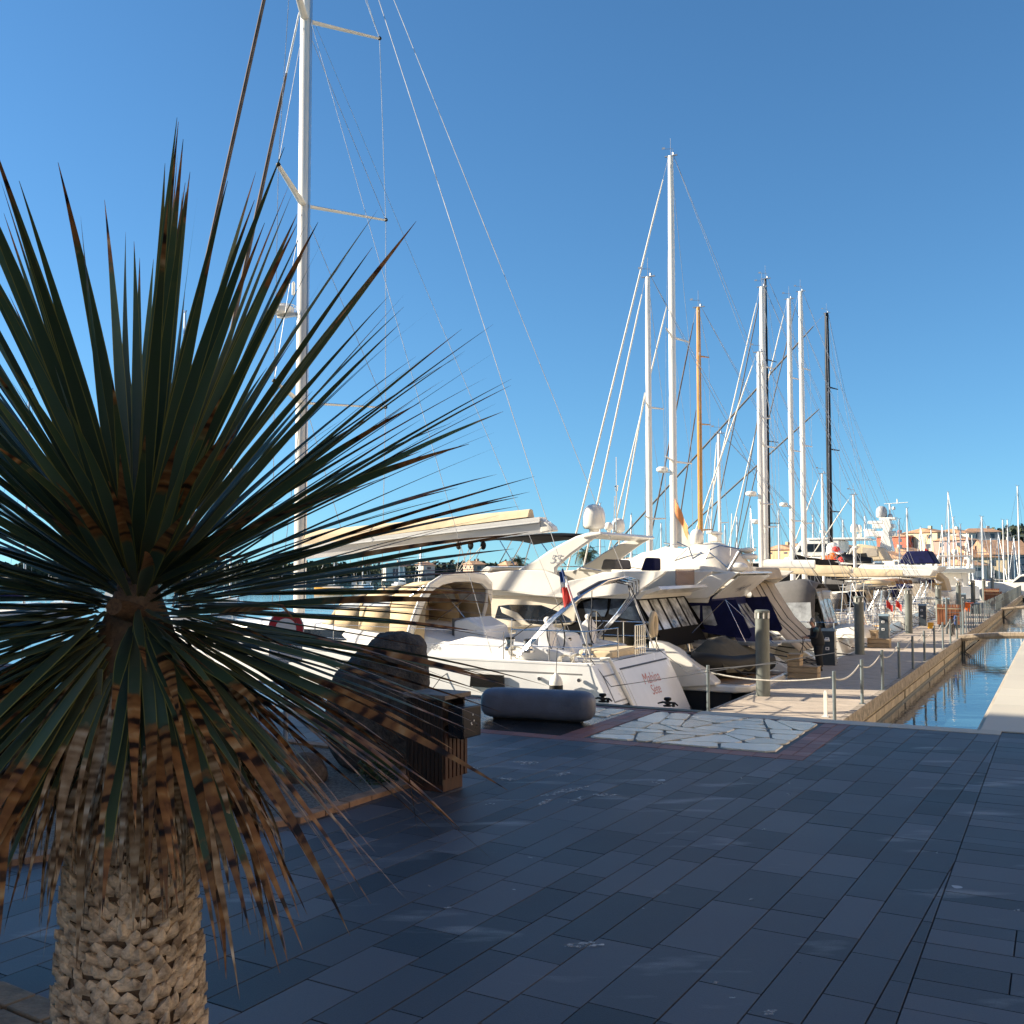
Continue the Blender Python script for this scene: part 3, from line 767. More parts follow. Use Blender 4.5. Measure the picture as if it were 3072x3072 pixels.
for (x, y, s_) in ((140, 1692, 26), (243, 1778, 20), (455, 1862, 50), (348, 1855, 14), (630, 1577, 14), (425, 803, 16), (568, 597, 16), (495, 692, 12), (350, 1212, 22), (1474, 758, 11), (1428, 938, 12), (1812, 739, 11), (1895, 1272, 24), (292, 506, 10), (572, 535, 7)):
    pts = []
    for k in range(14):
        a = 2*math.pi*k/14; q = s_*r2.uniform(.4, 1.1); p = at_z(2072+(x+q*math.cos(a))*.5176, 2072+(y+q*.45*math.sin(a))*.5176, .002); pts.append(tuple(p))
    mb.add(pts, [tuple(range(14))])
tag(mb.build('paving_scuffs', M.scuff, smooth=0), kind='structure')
# ------------------------------------------------------------------ pontoon (all positions in u, v)
UV = BOATROT - math.pi/2        # local x = d (u) ... use frames with x along u
ROTU = math.atan2(D2[1], D2[0])
def uthing(name, label, cat, u, v, z, group=None, rz=0.0): return thing(name, label, cat, W(u, v, z), ROTU+rz, group)
M.plank = mat('weathered_planks', (.54, .45, .355), .8, var=.22, scale=5, stretch=(6, .5, 1))
M.floatc = mat('concrete_float', (.56, .46, .33), .85, var=.18, scale=2.5, bump=.3, bscale=12)
M.rust = mat('aged_steel_beam', (.40, .335, .265), .85, var=.3, scale=7, bump=.5, bscale=30)
M.pile = mat('grey_green_steel_pile', (.17, .185, .165), .55, var=.25, scale=2.5, stretch=(1, 1, .3))
M.railp = mat('grey_railing_paint', (.13, .16, .17), .5, var=.15)
PU0, PU1, PW = 1.6, 118.0, -2.95
pt = uthing('pontoon', 'long timber decked pontoon on pale concrete floats between the boats and the canal', 'pontoon', 0, 0, 0)
pk = MB()
u = PU0
while u < PU1:                     # planks across, short bays near the quay where they show
    st = .185 if u < 45 else .58
    pk.span((u+.010, PW+.16, ZP-.035), (u+st-.010 if u < 45 else u+st-.02, -.04, ZP+random.uniform(-.002, .002))); u += st
pk.build('deck_planks', M.plank, pt, smooth=0)
MB().span((PU0, PW+.17, ZP-.12), (PU1, -.05, ZP-.04)).build('deck_frame', M.rust, pt, smooth=0)
bm_ = MB(); u = PU0
while u < PU1:
    bm_.span((u+.01, PW, ZP-.30), (u+5.99, PW+.15, ZP+.02)); u += 6.0
bm_.build('edge_beam', M.rust, pt, smooth=0, bevel=.01)
e2 = MB(); u = PU0
while u < PU1: e2.span((u+.005, -.035, ZP-.22), (u+2.99, .03, ZP+.012)); u += 3.0
e2.build('edge_rail', M.alugrey, pt, smooth=0)
fl = MB(); u = PU0
while u < PU1:
    gap = .35 if int((u-PU0)/1.28) % 5 == 3 else .05
    fl.span((u+gap, PW+.035, ZW-.5), (u+1.24, -.2, ZP-.40)); fl.span((u+.04, PW+.045, ZP-.365), (u+1.24, -.2, ZP-.31)); u += 1.28
fl.build('float', M.floatc, pt, smooth=0, bevel=.012)

MB().span((PU0, PW+.02, ZWATER-.2), (PU1, PW+.034, ZWATER+.07)).build('algae_band', mat('algae_line', (.035, .032, .018), .5, var=.4, scale=5, stretch=(1, 1, 4)), pt, smooth=0)
# tubular piles
def mk_pile():
    t = uthing('mooring_pile', 'x', 'pile', 0, 0, ZP)
    MB().lathe([(.175, -1.6), (.175, 1.93), (.165, 1.935)], n=24).build('tube', M.pile, t, smooth=50)
    m = MB(); m.lathe([(.185, 2.08), (.185, 2.125), (.15, 2.15), (.001, 2.155)], n=24); m.lathe([(.145, 1.936), (.145, 2.079)], n=20)
    m.build('cap', M.pile, t, smooth=50)
    s = MB()
    for k in range(8):
        a = 2*math.pi*k/8; s.box((.17*math.cos(a), .17*math.sin(a), 2.007), (.03, .03, .145), a)
    s.build('cap_spacers', M.alu, t, smooth=0)
    return t
pp = mk_pile()
plabels = ['grey mooring pile nearest the quay with pale worn side', 'second grey mooring pile striped by mast shadows behind the man', 'third mooring pile, beside the second service pedestal',
           'fourth mooring pile, left of the first wooden enclosure', 'fifth mooring pile, behind the wooden enclosure by the gate', 'sixth mooring pile counted from the quay', 'seventh mooring pile counted from the quay', 'eighth mooring pile counted from the quay']
for i in range(8):
    o = pp if i == 0 else copy_tree(pp)
    o.location = W(6.9+14*i, -.38, ZP); o.rotation_euler = (0, 0, i*.5)
    o['label'] = plabels[i]; o['group'] = 'mooring piles along the pontoon'

# service pedestals
M.ped = mat('pedestal_paint', (.045, .06, .075), .45, var=.15)
M.pedside = mat('pedestal_metal', (.42, .41, .38), .3, .7, var=.3, scale=5)
def mk_ped():
    t = uthing('service_pedestal', 'x', 'pedestal', 0, 0, ZP)
    MB().span((-.20, -.10, 0), (-.165, .30, 1.12)).build('front_panel', M.ped, t, bevel=.01)
    MB().span((-.164, -.095, 0), (.16, .295, 1.10)).build('body', M.pedside, t, bevel=.01)
    MB().prism_y([(-.215, 1.121), (.17, 1.101), (.17, 1.14), (-.19, 1.22)], -.115, .315).build('cap', mat('pedestal_cap', (.22, .30, .36), .4, var=.1) if 'pedestal_cap' not in MATS else MATS['pedestal_cap'], t)
    for z in (.50, .82):
        s = MB(); s.span((-.215, .07, z), (-.201, .19, z+.10)); s = s.build('socket', M.gelcool, t, bevel=.004)
        MB().span((-.219, .10, z+.025), (-.2155, .16, z+.075)).build('socket_lid', M.ped, s, smooth=0)
    m = MB(); m.tube([(-.02, -.13, .55), (-.02, -.14, .50)], .03, 8); m.tube([(.05, -.13, .8), (.05, -.15, .76)], .025, 8); m.tube([(-.05, -.097, .2), (-.05, -.14, .2), (-.05, -.14, .15)], .015, 6); m.build('taps', M.steel, t)
    return t
pd = mk_ped()
for i, (u, lb) in enumerate([(16.1, 'grey service pedestal with two white sockets right behind the man'), (28.1, 'grey service pedestal between the second and third mooring piles'), (42.1, 'grey service pedestal just past the third mooring pile'), (55.5, 'fourth service pedestal from the quay'), (69, 'fifth service pedestal from the quay')]):
    o = pd if i == 0 else copy_tree(pd)
    o.location = W(u, -.33, ZP); o['label'] = lb; o['group'] = 'service pedestals on the pontoon'

# timber boarding steps
M.stepw = mat('step_timber', (.47, .34, .20), .75, var=.22, scale=5, stretch=(5, .6, 5), bump=.3, bscale=30)
def mk_steps():
    t = uthing('boarding_steps', 'x', 'steps', 0, 0, ZP)
    b = MB()
    for k in range(4):
        d = -.36 if k >= 2 else -.86
        b.span((-.23, d, .005+k*.165), (.23, 0.0, .158+k*.165))
    b.build('box_planks', M.stepw, t, smooth=0, bevel=.006)
    MB().span((-.245, -.875, .333), (.245, -.363, .362)).build('tread', M.stepw, t, smooth=0)
    MB().span((-.245, -.375, .666), (.245, .012, .70)).build('tread', M.stepw, t, smooth=0)
    return t
stp = mk_steps()
for i, (u, v, lb) in enumerate([(11.55, .05, 'pale timber boarding steps in front of the man'), (24.7, -.08, 'weathered timber boarding steps at the second mooring pile')]):
    o = stp if i == 0 else copy_tree(stp)
    o.location = W(u, v, ZP); o['label'] = lb; o['group'] = 'timber boarding steps'

# post and rope railing
rl = uthing('rope_railing', 'grey post and white rope railing along the near half of the pontoon', 'railing', 0, 0, 0)
posts = [(3.2, -.12), (3.2, -2.82)] + [(3.2+3.12*k, -2.86) for k in range(1, 10)]
for i, (u, v) in enumerate(posts):
    m = MB(); m.tube([(u, v, ZP-.2), (u, v, ZP+1.05)], .037, 10); m.tube([(u, v, ZP+1.05), (u, v, ZP+1.056)], .037, 10)
    m.tube([(u, v+.035, ZP+.93), (u, v+.07, ZP+.93), (u, v+.07, ZP+.90)], .008, 6)
    m.box((u, v, ZP+.024), (.13, .13, .015)); m.build('post', M.railp, rl)
for i in range(len(posts)-1):
    a, b_ = posts[i], posts[i+1]; sag = .16 if i else .13
    MB().tube([(a[0]+(b_[0]-a[0])*t, a[1]+(b_[1]-a[1])*t+.06, ZP+.92-4*sag*t*(1-t)) for t in [k/12 for k in range(13)]], .017, 6).build('rope', M.rope, rl)
wp = tag(MB().box((3.9, -2.5, ZP+.27), (.07, .07, .52)).box((3.9, -2.5, ZP+.545), (.05, .05, .03)).box((3.9, -2.5, ZP+.008), (.15, .15, .015)).build('marker_post', M.gel, uthing('x', None, None, 0, 0, 0)), None)
wpo = wp.parent; wp.parent = None; bpy.data.objects.remove(wpo); wp.rotation_euler = (0, 0, ROTU); wp.location = W(0, 0, 0)
tag(wp, 'short white post standing behind the first right-hand railing post', 'post')

# bar fence beyond the gangway
fn = uthing('bar_fence', 'tall grey bar fence along the far half of the pontoon', 'fence', 0, 0, 0)
r2 = MB(); u = 33.5
while u < 116:
    MB().tube([(u, -2.84, ZP), (u, -2.84, ZP+1.15)], .030, 6).build('upright', M.railp, fn); u += 1.55 if u < 62 else .8
for z in (1.12, .6) : r2.tube([(62, -2.84, ZP+z), (116, -2.84, ZP+z)], .02, 6)
r2.build('rails', M.railp, fn)
gt = uthing('pontoon_gate', 'open grey metal gate frame where the gangway meets the pontoon', 'gate', 35.2, -2.5, ZP)
m = MB(); m.tube([(0, -.3, 0), (0, -.3, 1.75)], .05, 8); m.tube([(0, .42, 0), (0, .42, 1.75)], .05, 8); m.build('gate_post', M.railp, gt)
m = MB()
for k in range(8): m.tube([(0, -.3, .25+k*.2), (0, .42, .25+k*.2)], .014, 6)
m.build('bars', M.railp, gt)
m = MB(); m.tube([(0, .42, 1.6), (.1, 1.0, 1.68), (.1, 2.2, 1.66)], .022, 6); m.tube([(.1, 2.2, 1.66), (.1, 2.2, .9)], .016, 6); m.build('swing_arm', M.railp, gt)

# gangways over the canal
M.gangw = mat('grey_brown_timber', (.33, .26, .18), .8, var=.25, scale=5, stretch=(1, 6, 1))
def gangway(u, label):
    t = uthing('gangway', label, 'gangway', u, 0, 0, 'timber gangways over the canal')
    a, b_ = (-2.75, ZP+.05), (VQ+.05, -1.28)
    def pt_(s, dz): return (a[0]+(b_[0]-a[0])*s, a[1]+(b_[1]-a[1])*s+dz+.08*math.sin(math.pi*s))
    for x in (-.45, .45):
        q = MB(); q.tube([(x, *pt_(s, -.10)) for s in [k/10 for k in range(11)]], .10, 4, flat=(.5, 1.25)); q.build('side_beam', M.gangw, t, smooth=20)
    q = MB()
    for k in range(22): y, z = pt_((k+.5)/22, .0); q.box((0, y, z), (.84, .13, .03))
    q.build('planks', M.plank, t, smooth=0)
    q = MB(); y, z = pt_(.05, -.1)
    for x in (-.4, .4): q.tube([(x, PW-.05, z+.1), (x, PW-.02, ZW-.3)], .05, 8); q.tube([(x, *pt_(.3, -.15)), (x, PW-.03, ZW+.3)], .025, 6)
    q.tube([(-.4, *pt_(.9, -.15)), (.4, *pt_(.97, -.35))], .03, 6); q.tube([(.4, *pt_(.8, -.15)), (-.4, *pt_(.97, -.35))], .03, 6)
    q.build('bracing', M.black, t)
gangway(32.8, 'nearest timber gangway crossing the canal to the right quay')
gangway(70.5, 'farther timber gangway crossing the canal to the right quay')

# slatted timber enclosures
M.slatw = mat('red_brown_slats', (.27, .095, .035), .6, var=.3, scale=6, stretch=(6, 6, .4))
def mk_encl():
    t = uthing('slatted_enclosure', 'x', 'enclosure', 0, 0, ZP)
    m = MB()
    for k in range(9): m.span((-.02, -.62+k*.14, .18), (.02, -.62+k*.14+.115, 1.25))
    for k in range(6): m.span((.03+k*.14, -.64, .18), (.03+k*.14+.115, -.60, 1.25)); m.span((.03+k*.14, .60, .18), (.03+k*.14+.115, .64, 1.25))
    m.build('slats', M.slatw, t, smooth=0)
    MB().span((-.04, -.64, 1.0), (-.021, .64, 1.06)).build('batten', M.stepw, t, smooth=0)
    MB().span((.03, -.58, 0.0), (.85, .58, 1.1)).build('container', M.ped, t)
    return t
en = mk_encl()
for i, (u, v, lb) in enumerate([(40.6, -1.75, 'red-brown slatted timber enclosure just behind the metal gate'), (75.5, -2.0, 'farther red-brown slatted timber enclosure by the bar fence'), (88, -1.2, 'farthest red-brown slatted enclosure under the white motorboat')]):
    o = en if i == 0 else copy_tree(en)
    o.location = W(u, v, ZP); o['label'] = lb; o['group'] = 'slatted timber enclosures on the pontoon'

def crate(u, v, lab, m, s):
    t = uthing('storage_box', lab, 'box', u, v, ZP)
    MB().span((-s/2, -s/2, 0), (s/2, s/2, s*1.1)).build('body', m, t, bevel=.03)
    MB().span((-s/2-.02, -s/2-.02, s*1.101), (s/2+.02, s/2+.02, s*1.18)).build('lid', m, t, bevel=.02)
crate(64, -1.0, 'orange plastic box standing between the far mooring piles', M.orange, .55)
crate(39.5, -.9, 'small yellow-orange box on the deck left of the slatted enclosure', M.yellow, .28)
crate(60, -1.7, 'dark grey flat deck box in front of the far enclosure', M.ped, .6)

# bicycle leaning on the railing by the gate
bk = uthing('bicycle', 'dark bicycle with blue bag leaning by the metal gate', 'bicycle', 34.0, -2.45, ZP)
for x in (-.52, .52):
    q = MB(); q.tube([(x+.33*math.cos(a), 0, .34+.33*math.sin(a)) for a in [2*math.pi*i/20 for i in range(21)]], .02, 6); q = q.build('wheel', M.rubber, bk)
    s_ = MB()
    for k in range(8): a = math.pi*k/8; s_.tube([(x+.32*math.cos(a), 0, .34+.32*math.sin(a)), (x-.32*math.cos(a), 0, .34-.32*math.sin(a))], .003, 4)
    s_.build('spokes', M.wire, q)
q = MB()
for a, c in (((-.52, .34), (-.05, .30)), ((-.05, .30), (-.2, .85)), ((-.52, .34), (-.18, .75)), ((-.18, .75), (.38, .80)), ((-.05, .30), (.39, .72)), ((.38, .95), (.52, .34))): q.tube([(a[0], 0, a[1]), (c[0], 0, c[1])], .02, 6)
q.build('frame', M.black, bk)
MB().tube([(.36, -.26, .98), (.38, 0, 1.0), (.36, .26, .98)], .015, 6).build('handlebar', M.black, bk)
MB().ell((-.22, 0, .90), (.14, .07, .04)).build('saddle', M.rubber, bk)
MB().ell((.1, -.12, .72), (.2, .08, .25)).build('bag', M.blue, bk)
# ------------------------------------------------------------------ boats: frame x = towards the bow, y = towards the viewpoint side, z = up from the water
ALLB = []
M.boottop = mat('dark_antifouling', (.012, .013, .017), .6, var=.3)
class Boat:
    def __init__(s, name, label, u, v0, cat='boat', group=None, rz=0.0, z=0.0):
        s.u, s.v0 = u, v0
        s.root = thing(name, label, cat, W(u, v0, ZW+z), BOATROT+rz, group); ALLB.append(s)
    def L(s, px, py, yl):          # pixel -> (x, z) on the plane y = yl
        v, z = at_u(px, py, s.u-yl); return (v-s.v0, z-ZW)
    def P(s, px, py, yl):
        x, z = s.L(px, py, yl); return (x, yl, z)
    def poly(s, pts, yl): return [s.L(px, py, yl) for px, py in pts]
    def part(s, mb, name, m, parent=None, **k): return mb.build(name, m, parent or s.root, **k)

def hull_fn(L, B, fb, fbow, sw=.82, rake=0.0, bow=.25, full=2.4, peak=.36):
    def half(s_):
        if s_ < peak: return B/2*(sw+(1-sw)*math.sin(math.pi/2*s_/peak))
        return max(.03, B/2*(1-((s_-peak)/(1-peak))**full))
    def sheer(s_): return fb+(fbow-fb)*s_**1.8
    return half, sheer

def make_hull(b, L, B, fb, fbow, m, sw=.82, rake=0.0, bow=.3, full=2.4, flare=.9, chine=None, deckm=None, name='hull', inset=.06, boot=.62, x0=0.0):
    half, sheer = hull_fn(L, B, fb, fbow, sw, rake, bow, full)
    st = [0, .04, .1, .2, .3, .4, .5, .6, .7, .8, .88, .94, .98, 1]
    rings = []
    for s_ in st:
        h, zs = half(s_), sheer(s_)
        pr = [(1, zs), (1.0, zs*.88), (.995, zs*.62), (.97, zs*.35), (.93, .08), (.80, -.18), (.45, -.38), (0, -.45)]
        side = []
        for f, z in pr:
            ff = f if s_ < .5 else f*(1-(1-flare)*((s_-.5)/.5)*(1-max(0, z)/zs)*1.0) if z > 0 else f*(1-(1-flare)*((s_-.5)/.5)) 
            x = s_*L - bow*max(0, s_-.85)/.15*(1-max(0, z)/zs)
            if s_ < .12: x += rake*(z-zs)*(1-s_/.12)
            side.append((x+x0, h*ff, z))
        rings.append(side + [(x, -y, z) for x, y, z in reversed(side[:-1])])
    mb = MB(); n = len(rings[0])
    mb.loft(rings, cap=False, close=False)
    mb.add(rings[0], [tuple(range(n))])
    hull = b.part(mb, name, m, smooth=40)
    if boot:
        bt = MB(); rr_ = []
        for s_ in st:
            h, zs = half(s_), sheer(s_); row = []
            for f, z in ((.984, boot), (.975, .35), (.94, .10), (.82, -.18)):
                ff = f if s_ < .5 else f*(1-(1-flare)*((s_-.5)/.5)*(1-max(0, z)/zs))
                x = s_*L - bow*max(0, s_-.85)/.15*(1-max(0, z)/zs)
                if s_ < .12: x += rake*(z-zs)*(1-s_/.12)
                row.append((x+x0-(.008 if s_ == 0 else 0), h*ff+.010, z))
            rr_.append(row)
        for sg in (1, -1): bt.sheet([[(x, sg*y, z) for x, y, z in r_] for r_ in rr_])
        bt.add([p for p in rr_[0]]+[(x, -y, z) for x, y, z in reversed(rr_[0])], [tuple(range(8))])
        b.part(bt, 'antifouling', M.boottop, hull, smooth=40)
    dk = MB(); g = []
    for s_ in st:
        h, zs = half(s_)-inset*.5, sheer(s_)
        g.append([(s_*L + x0, h*k, zs-.025+.05*(1-k*k)) for k in (-1, -.6, 0, .6, 1)])
    dk.sheet(g); b.part(dk, 'deck', deckm or M.deck)
    tr = MB()
    for sg in (1, -1): tr.tube([(s_*L+x0, sg*(half(s_)-.02), sheer(s_)+.015) for s_ in st], .035, 5)
    b.part(tr, 'toe_rail', m if m is not M.black else M.alugrey)
    return half, sheer, hull

def cabin(b, secs, m, name='cabin', yc=0.0, parent=None, crown=.06):
    """secs: (x, half width, base z, top z, tumble) - rounded trunk cabin"""
    rings = []
    for x, w, z0, z1, tb in secs:
        h = z1-z0
        pr = [(w, z0), (w-.35*tb, z0+h*.55), (w-.8*tb, z0+h*.86), (w-1.5*tb-.05, z0+h*.97), ((w-tb)*.5, z1+crown*.6), (0, z1+crown)]
        rings.append([(x, yc+y, z) for y, z in pr] + [(x, yc-y, z) for y, z in reversed(pr[:-1])])
    return b.part(MB().loft(rings), name, m, parent, smooth=38)

def wire(mb, a, c, r=.009): mb.tube([a, c], r, 4, cap=False)

def mast(b, x, z0, z1, r, m=None, spreaders=(.35, .65), sp=1.4, sweep=.35, flat=(.72, 1.0), y=0.0, radar=None, top=True, tilt=0.0, spm=None, taper=.72):
    m = m or M.alu
    zz = [z0+(z1-z0)*t for t in (0, .5, .8, 1)]
    mb = MB()
    pts = [(x-tilt*(z-z0), y, z) for z in zz]
    rings = []
    for (px, py, pz), k in zip(pts, (1, 1, .92, taper)):
        rings.append([(px+r*k*1.0*math.cos(a), py+r*k*.68*math.sin(a), pz) for a in [2*math.pi*i/14 for i in range(14)]])
    mb.loft(rings); o = b.part(mb, 'mast', m, smooth=50)
    X = lambda z: x-tilt*(z-z0)
    out = []
    for f in spreaders:
        z = z0+(z1-z0)*f; w = sp*(1-.35*f)
        for sg in (1, -1):
            tip = (X(z)-sweep, y+sg*w, z+.06)
            b.part(MB().tube([(X(z), y, z), tip], [r*.30+.012, r*.16+.010], 6), 'spreader', spm or m, o)
        out.append((z, w))
    if top:
        t = MB(); t.tube([(X(z1), y, z1), (X(z1), y, z1+.9)], .012, 4); t.tube([(X(z1)-.1, y, z1), (X(z1)-.1, y, z1+.35), (X(z1)+.35, y, z1+.42)], .012, 4)
        t.box((X(z1)+.38, y, z1+.46), (.16, .02, .10)); t.lathe([(.05, 0), (.05, .14), (.03, .16)], (X(z1)-.14, y, z1), 8); t.span((X(z1)-.35, y-.06, z1-.02), (X(z1)+.3, y+.06, z1+.02))
        b.part(t, 'masthead_instruments', M.wire, o)
    if radar:
        q = MB(); q.lathe([(.24, 0), (.30, .05), (.30, .17), (.22, .24), (.001, .25)], (X(radar)+r+.38, y, radar), 14); q.span((X(radar), y-.06, radar-.05), (X(radar)+r+.5, y+.06, radar-.001)); b.part(q, 'radar', M.gel, o)
    return o, out, X

def rig(b, x, z0, z1, X, spr, chain_y, bow=None, stern=None, inner=None, sweep=.35, furl=None, furl_r=.07, r=.010, frac=1.0, name='rigging', lower=True, furlm=None, y=0.0):
    mb = MB(); zt = z0+(z1-z0)*frac
    for sg in (1, -1):
        pts = [(X(zt), y, zt)] + [(X(z)-sweep, y+sg*w, z+.06) for z, w in reversed(spr)] + [(x-sweep, y+sg*chain_y, z0)]
        for p, q in zip(pts, pts[1:]): wire(mb, p, q, r)
        if lower:
            for i, (z, w) in enumerate(spr):
                zu = spr[i+1][0] if i+1 < len(spr) else zt
                wire(mb, (X(z)-sweep, y+sg*w, z+.06), (X(zu), y, zu-.1), r*.7)
            if spr: wire(mb, (X(spr[0][0]), y, spr[0][0]), (x-.2, y+sg*chain_y*.9, z0), r*.8)
    if stern:
        for p in (stern if isinstance(stern, list) else [stern]): wire(mb, (X(z1)-.15, y, z1), p, r)
    b.part(mb, name, M.wire, smooth=0)
    if bow:
        f = MB(); a, c = Vector((X(zt)+.1, y, zt)), Vector(bow)
        if furl:
            f.tube([a+(c-a)*t for t in (.05, .12, .4, .75, .93, .97)], [furl_r*.5, furl_r*.9, furl_r, furl_r, furl_r*.9, .03], 8)
            b.part(f, 'furled_sail', furl)
        f2 = MB(); wire(f2, a, c, r); b.part(f2, 'forestay', M.wire, smooth=0)
    if inner:
        f = MB(); a, c = Vector((X(inner[0])+.1, y, inner[0])), Vector(inner[1]); f.tube([a+(c-a)*t for t in (.04, .1, .5, .95)], [furl_r*.4, furl_r*.8, furl_r*.85, furl_r*.7], 8); b.part(f, 'furled_staysail', furl or M.alu)

def boom(b, a, c, r, m=None, cover=None, hgt=.55, mid=1.0, droop=0.0):
    """a: at the mast, c: aft end"""
    m = m or M.alu; a, c = Vector(a), Vector(c); mb = MB(); mb.tube([a, c], r, 8, flat=(.7, 1.15)); o = b.part(mb, 'boom', m)
    if cover:
        rings = []
        for i in range(9):
            t = i/8; p = a+(c-a)*(t*.97+.01); h = hgt*(1-.55*t)*(1+.05*math.sin(i*2.1)); w = r*1.25*(1-.25*t)
            z0 = p.z-r*1.25-droop*math.sin(math.pi*t)
            rings.append([(p.x, p.y-w, z0+.05), (p.x, p.y-w*1.25, z0+h*.45), (p.x, p.y-w*.55, z0+h*.92), (p.x, p.y, z0+h+r), (p.x, p.y+w*.55, z0+h*.92), (p.x, p.y+w*1.25, z0+h*.45), (p.x, p.y+w, z0+.05), (p.x, p.y, z0)])
        b.part(MB().loft(rings), 'sail_cover', cover, o, smooth=50)
    return o

def hoop_canopy(b, hoops, m, name, solid=.02, parent=None, n=9):
    """canvas stretched over hoops: each hoop (x, half width, base z, top z, y centre)"""
    g = []
    for x, w, z0, z1 in hoops:
        row = []
        for i in range(n+1):
            a = math.pi*i/n; cx = math.cos(a); sx = math.sin(a)
            row.append((x, w*math.copysign(abs(cx)**.55, cx), z0+(z1-z0)*sx**.6))
        g.append(row)
    return b.part(MB().sheet(g), name, m, parent, smooth=45, solid=solid)

def dodger(b, x0, x1, w, z0, z1, m, winm=None, name='sprayhood'):
    """sprayhood: open at the aft end x0, sloping down to x1"""
    h = hoop_canopy(b, [(x0, w, z0, z1), (x0+(x1-x0)*.45, w*.97, z0, z0+(z1-z0)*.97), (x0+(x1-x0)*.72, w*.93, z0, z0+(z1-z0)*.62), (x1, w*.88, z0-.01, z0+.06)], m, name)
    if winm:
        for sg in (1, -1):
            f = b.part(MB().add([(x0+.25, sg*(w+.018), z0+.12), (x0+(x1-x0)*.50, sg*(w*.965+.018), z0+.12), (x0+(x1-x0)*.42, sg*(w*.955+.02), z0+(z1-z0)*.50), (x0+.25, sg*(w*.985+.02), z0+(z1-z0)*.52)], [(0, 1, 2, 3)]), 'window', winm, h, smooth=0)
    return h

def pushpit(b, x0, x1, hy, z, h=.62, name='pushpit', back=True, fwd=None, gate=None):
    m = MB()
    for sg in (1, -1):
        pts = [(x1, sg*hy(x1), z), (x1, sg*hy(x1), z+h), (x0+.05, sg*hy(x0), z+h)] + ([(x0, sg*.55, z+h), (x0, sg*.55, z)] if back else [(x0+.05, sg*hy(x0), z)])
        m.tube(pts, .016, 6)
        m.tube([(x1, sg*hy(x1), z+h*.5), (x0+.05, sg*hy(x0), z+h*.5)] + ([(x0, sg*.55, z+h*.5)] if back else []), .012, 5)
        for x in (x0+.06, (x0+x1)/2): m.tube([(x, sg*hy(x), z), (x, sg*hy(x), z+h)], .014, 5)
    b.part(m, name, M.steel)

def lifelines(b, x0, x1, half, sheer, L, h=.62, n=7, name='lifelines'):
    m = MB()
    for sg in (1, -1):
        ps = []
        for k in range(n+1):
            x = x0+(x1-x0)*k/n; s_ = x/L; p = (x, sg*(half(s_)-.06), sheer(s_)); ps.append(p)
            m.tube([p, (p[0], p[1], p[2]+h)], .012, 5)
        for f in (1, .5): m.tube([(p[0], p[1], p[2]+h*f) for p in ps], .006, 4)
    # bow rail
    p = [(x1, sg*(half(x1/L)-.06), sheer(x1/L)+h) for sg in (1, -1)]
    m.tube([p[0], (L-.05, .12, sheer(1)+h), (L-.05, -.12, sheer(1)+h), p[1]], .015, 5)
    m.tube([(L-.05, .1, sheer(1)+h), (L-.2, .05, sheer(1))], .015, 5)
    b.part(m, name, M.steel)

def wheel(b, x, y, z, r, m=None):
    q = MB(); q.tube([(x+.06*math.sin(a), y+r*math.cos(a), z+r*math.sin(a)) for a in [2*math.pi*i/24 for i in range(25)]], .018, 6); o = b.part(q, 'steering_wheel', m or M.black)
    s_ = MB()
    for k in range(5): a = math.pi*2*k/5+.3; s_.tube([(x, y, z), (x, y+r*math.cos(a), z+r*math.sin(a))], .010, 5)
    b.part(s_, 'spokes', M.steel, o)
    c = MB(); c.prism_y([(x+.05, z-r-.35), (x+.42, z-r-.35), (x+.36, z+.12), (x+.2, z+.28), (x+.08, z+.1)], y-.2, y+.2); o2 = b.part(c, 'helm_console', M.gelcool, bevel=.03)
    b.part(MB().ell((x+.22, y, z+.33), (.10, .10, .09)), 'compass', M.gel, o2)

def winch(b, x, y, z, s=1.0):
    m = MB(); m.lathe([(.12*s, 0), (.12*s, .04*s), (.085*s, .07*s), (.075*s, .14*s), (.10*s, .19*s), (.10*s, .21*s)], (x, y, z), 16); o = b.part(m, 'winch', M.steel)
    b.part(MB().lathe([(.095*s, .211*s), (.095*s, .235*s), (.05*s, .25*s), (.001, .252*s)], (x, y, z), 16), 'winch_top', M.rubber, o)

def fender(x, y, z, b, label, m=None, length=.62, r=.13, tip=True):
    p = b.root.matrix_basis @ Vector((x, y, z))
    t = thing('fender', label, 'fender', p, BOATROT, 'fenders hanging from the boats')
    MB().lathe([(.001, 0), (r*.6, .02), (r, .10), (r, length*.72), (r*.72, length*.9), (.05, length*.98), (.03, length*1.05)], n=16).build('body', m or M.gel, t, smooth=60)
    if tip: MB().lathe([(r+.002, length*.26), (r+.003, length*.28), (r+.003, length*.60), (r+.002, length*.62)], n=16).build('black_band', M.rubber, t)
    MB().tube([(0, 0, length*1.05), (0, -.06, length*1.05+.55)], .008, 5).build('line', M.ropedark, t)
    return t

def solar_arch(b, x, w, z0, z1, panel=True, lean=-.5, pm=None):
    m = MB()
    for dx in (0, .35):
        m.tube([(x+dx, -w, z0), (x+dx+lean, -w*.95, z1-.15), (x+dx+lean, -w*.85, z1), (x+dx+lean, w*.85, z1), (x+dx+lean, w*.95, z1-.15), (x+dx, w, z0)], .022, 6)
    for sg in (1, -1): m.tube([(x+lean*.5, sg*w*.97, (z0+z1)/2), (x+.35+lean*.5, sg*w*.97, (z0+z1)/2)], .015, 5)
    o = b.part(m, 'stern_arch', M.steel)
    if panel:
        b.part(MB().box((x+lean+.25, 0, z1+.05), (1.15, w*2.05, .045)), 'solar_panel', pm or M.glass, o)
    return o

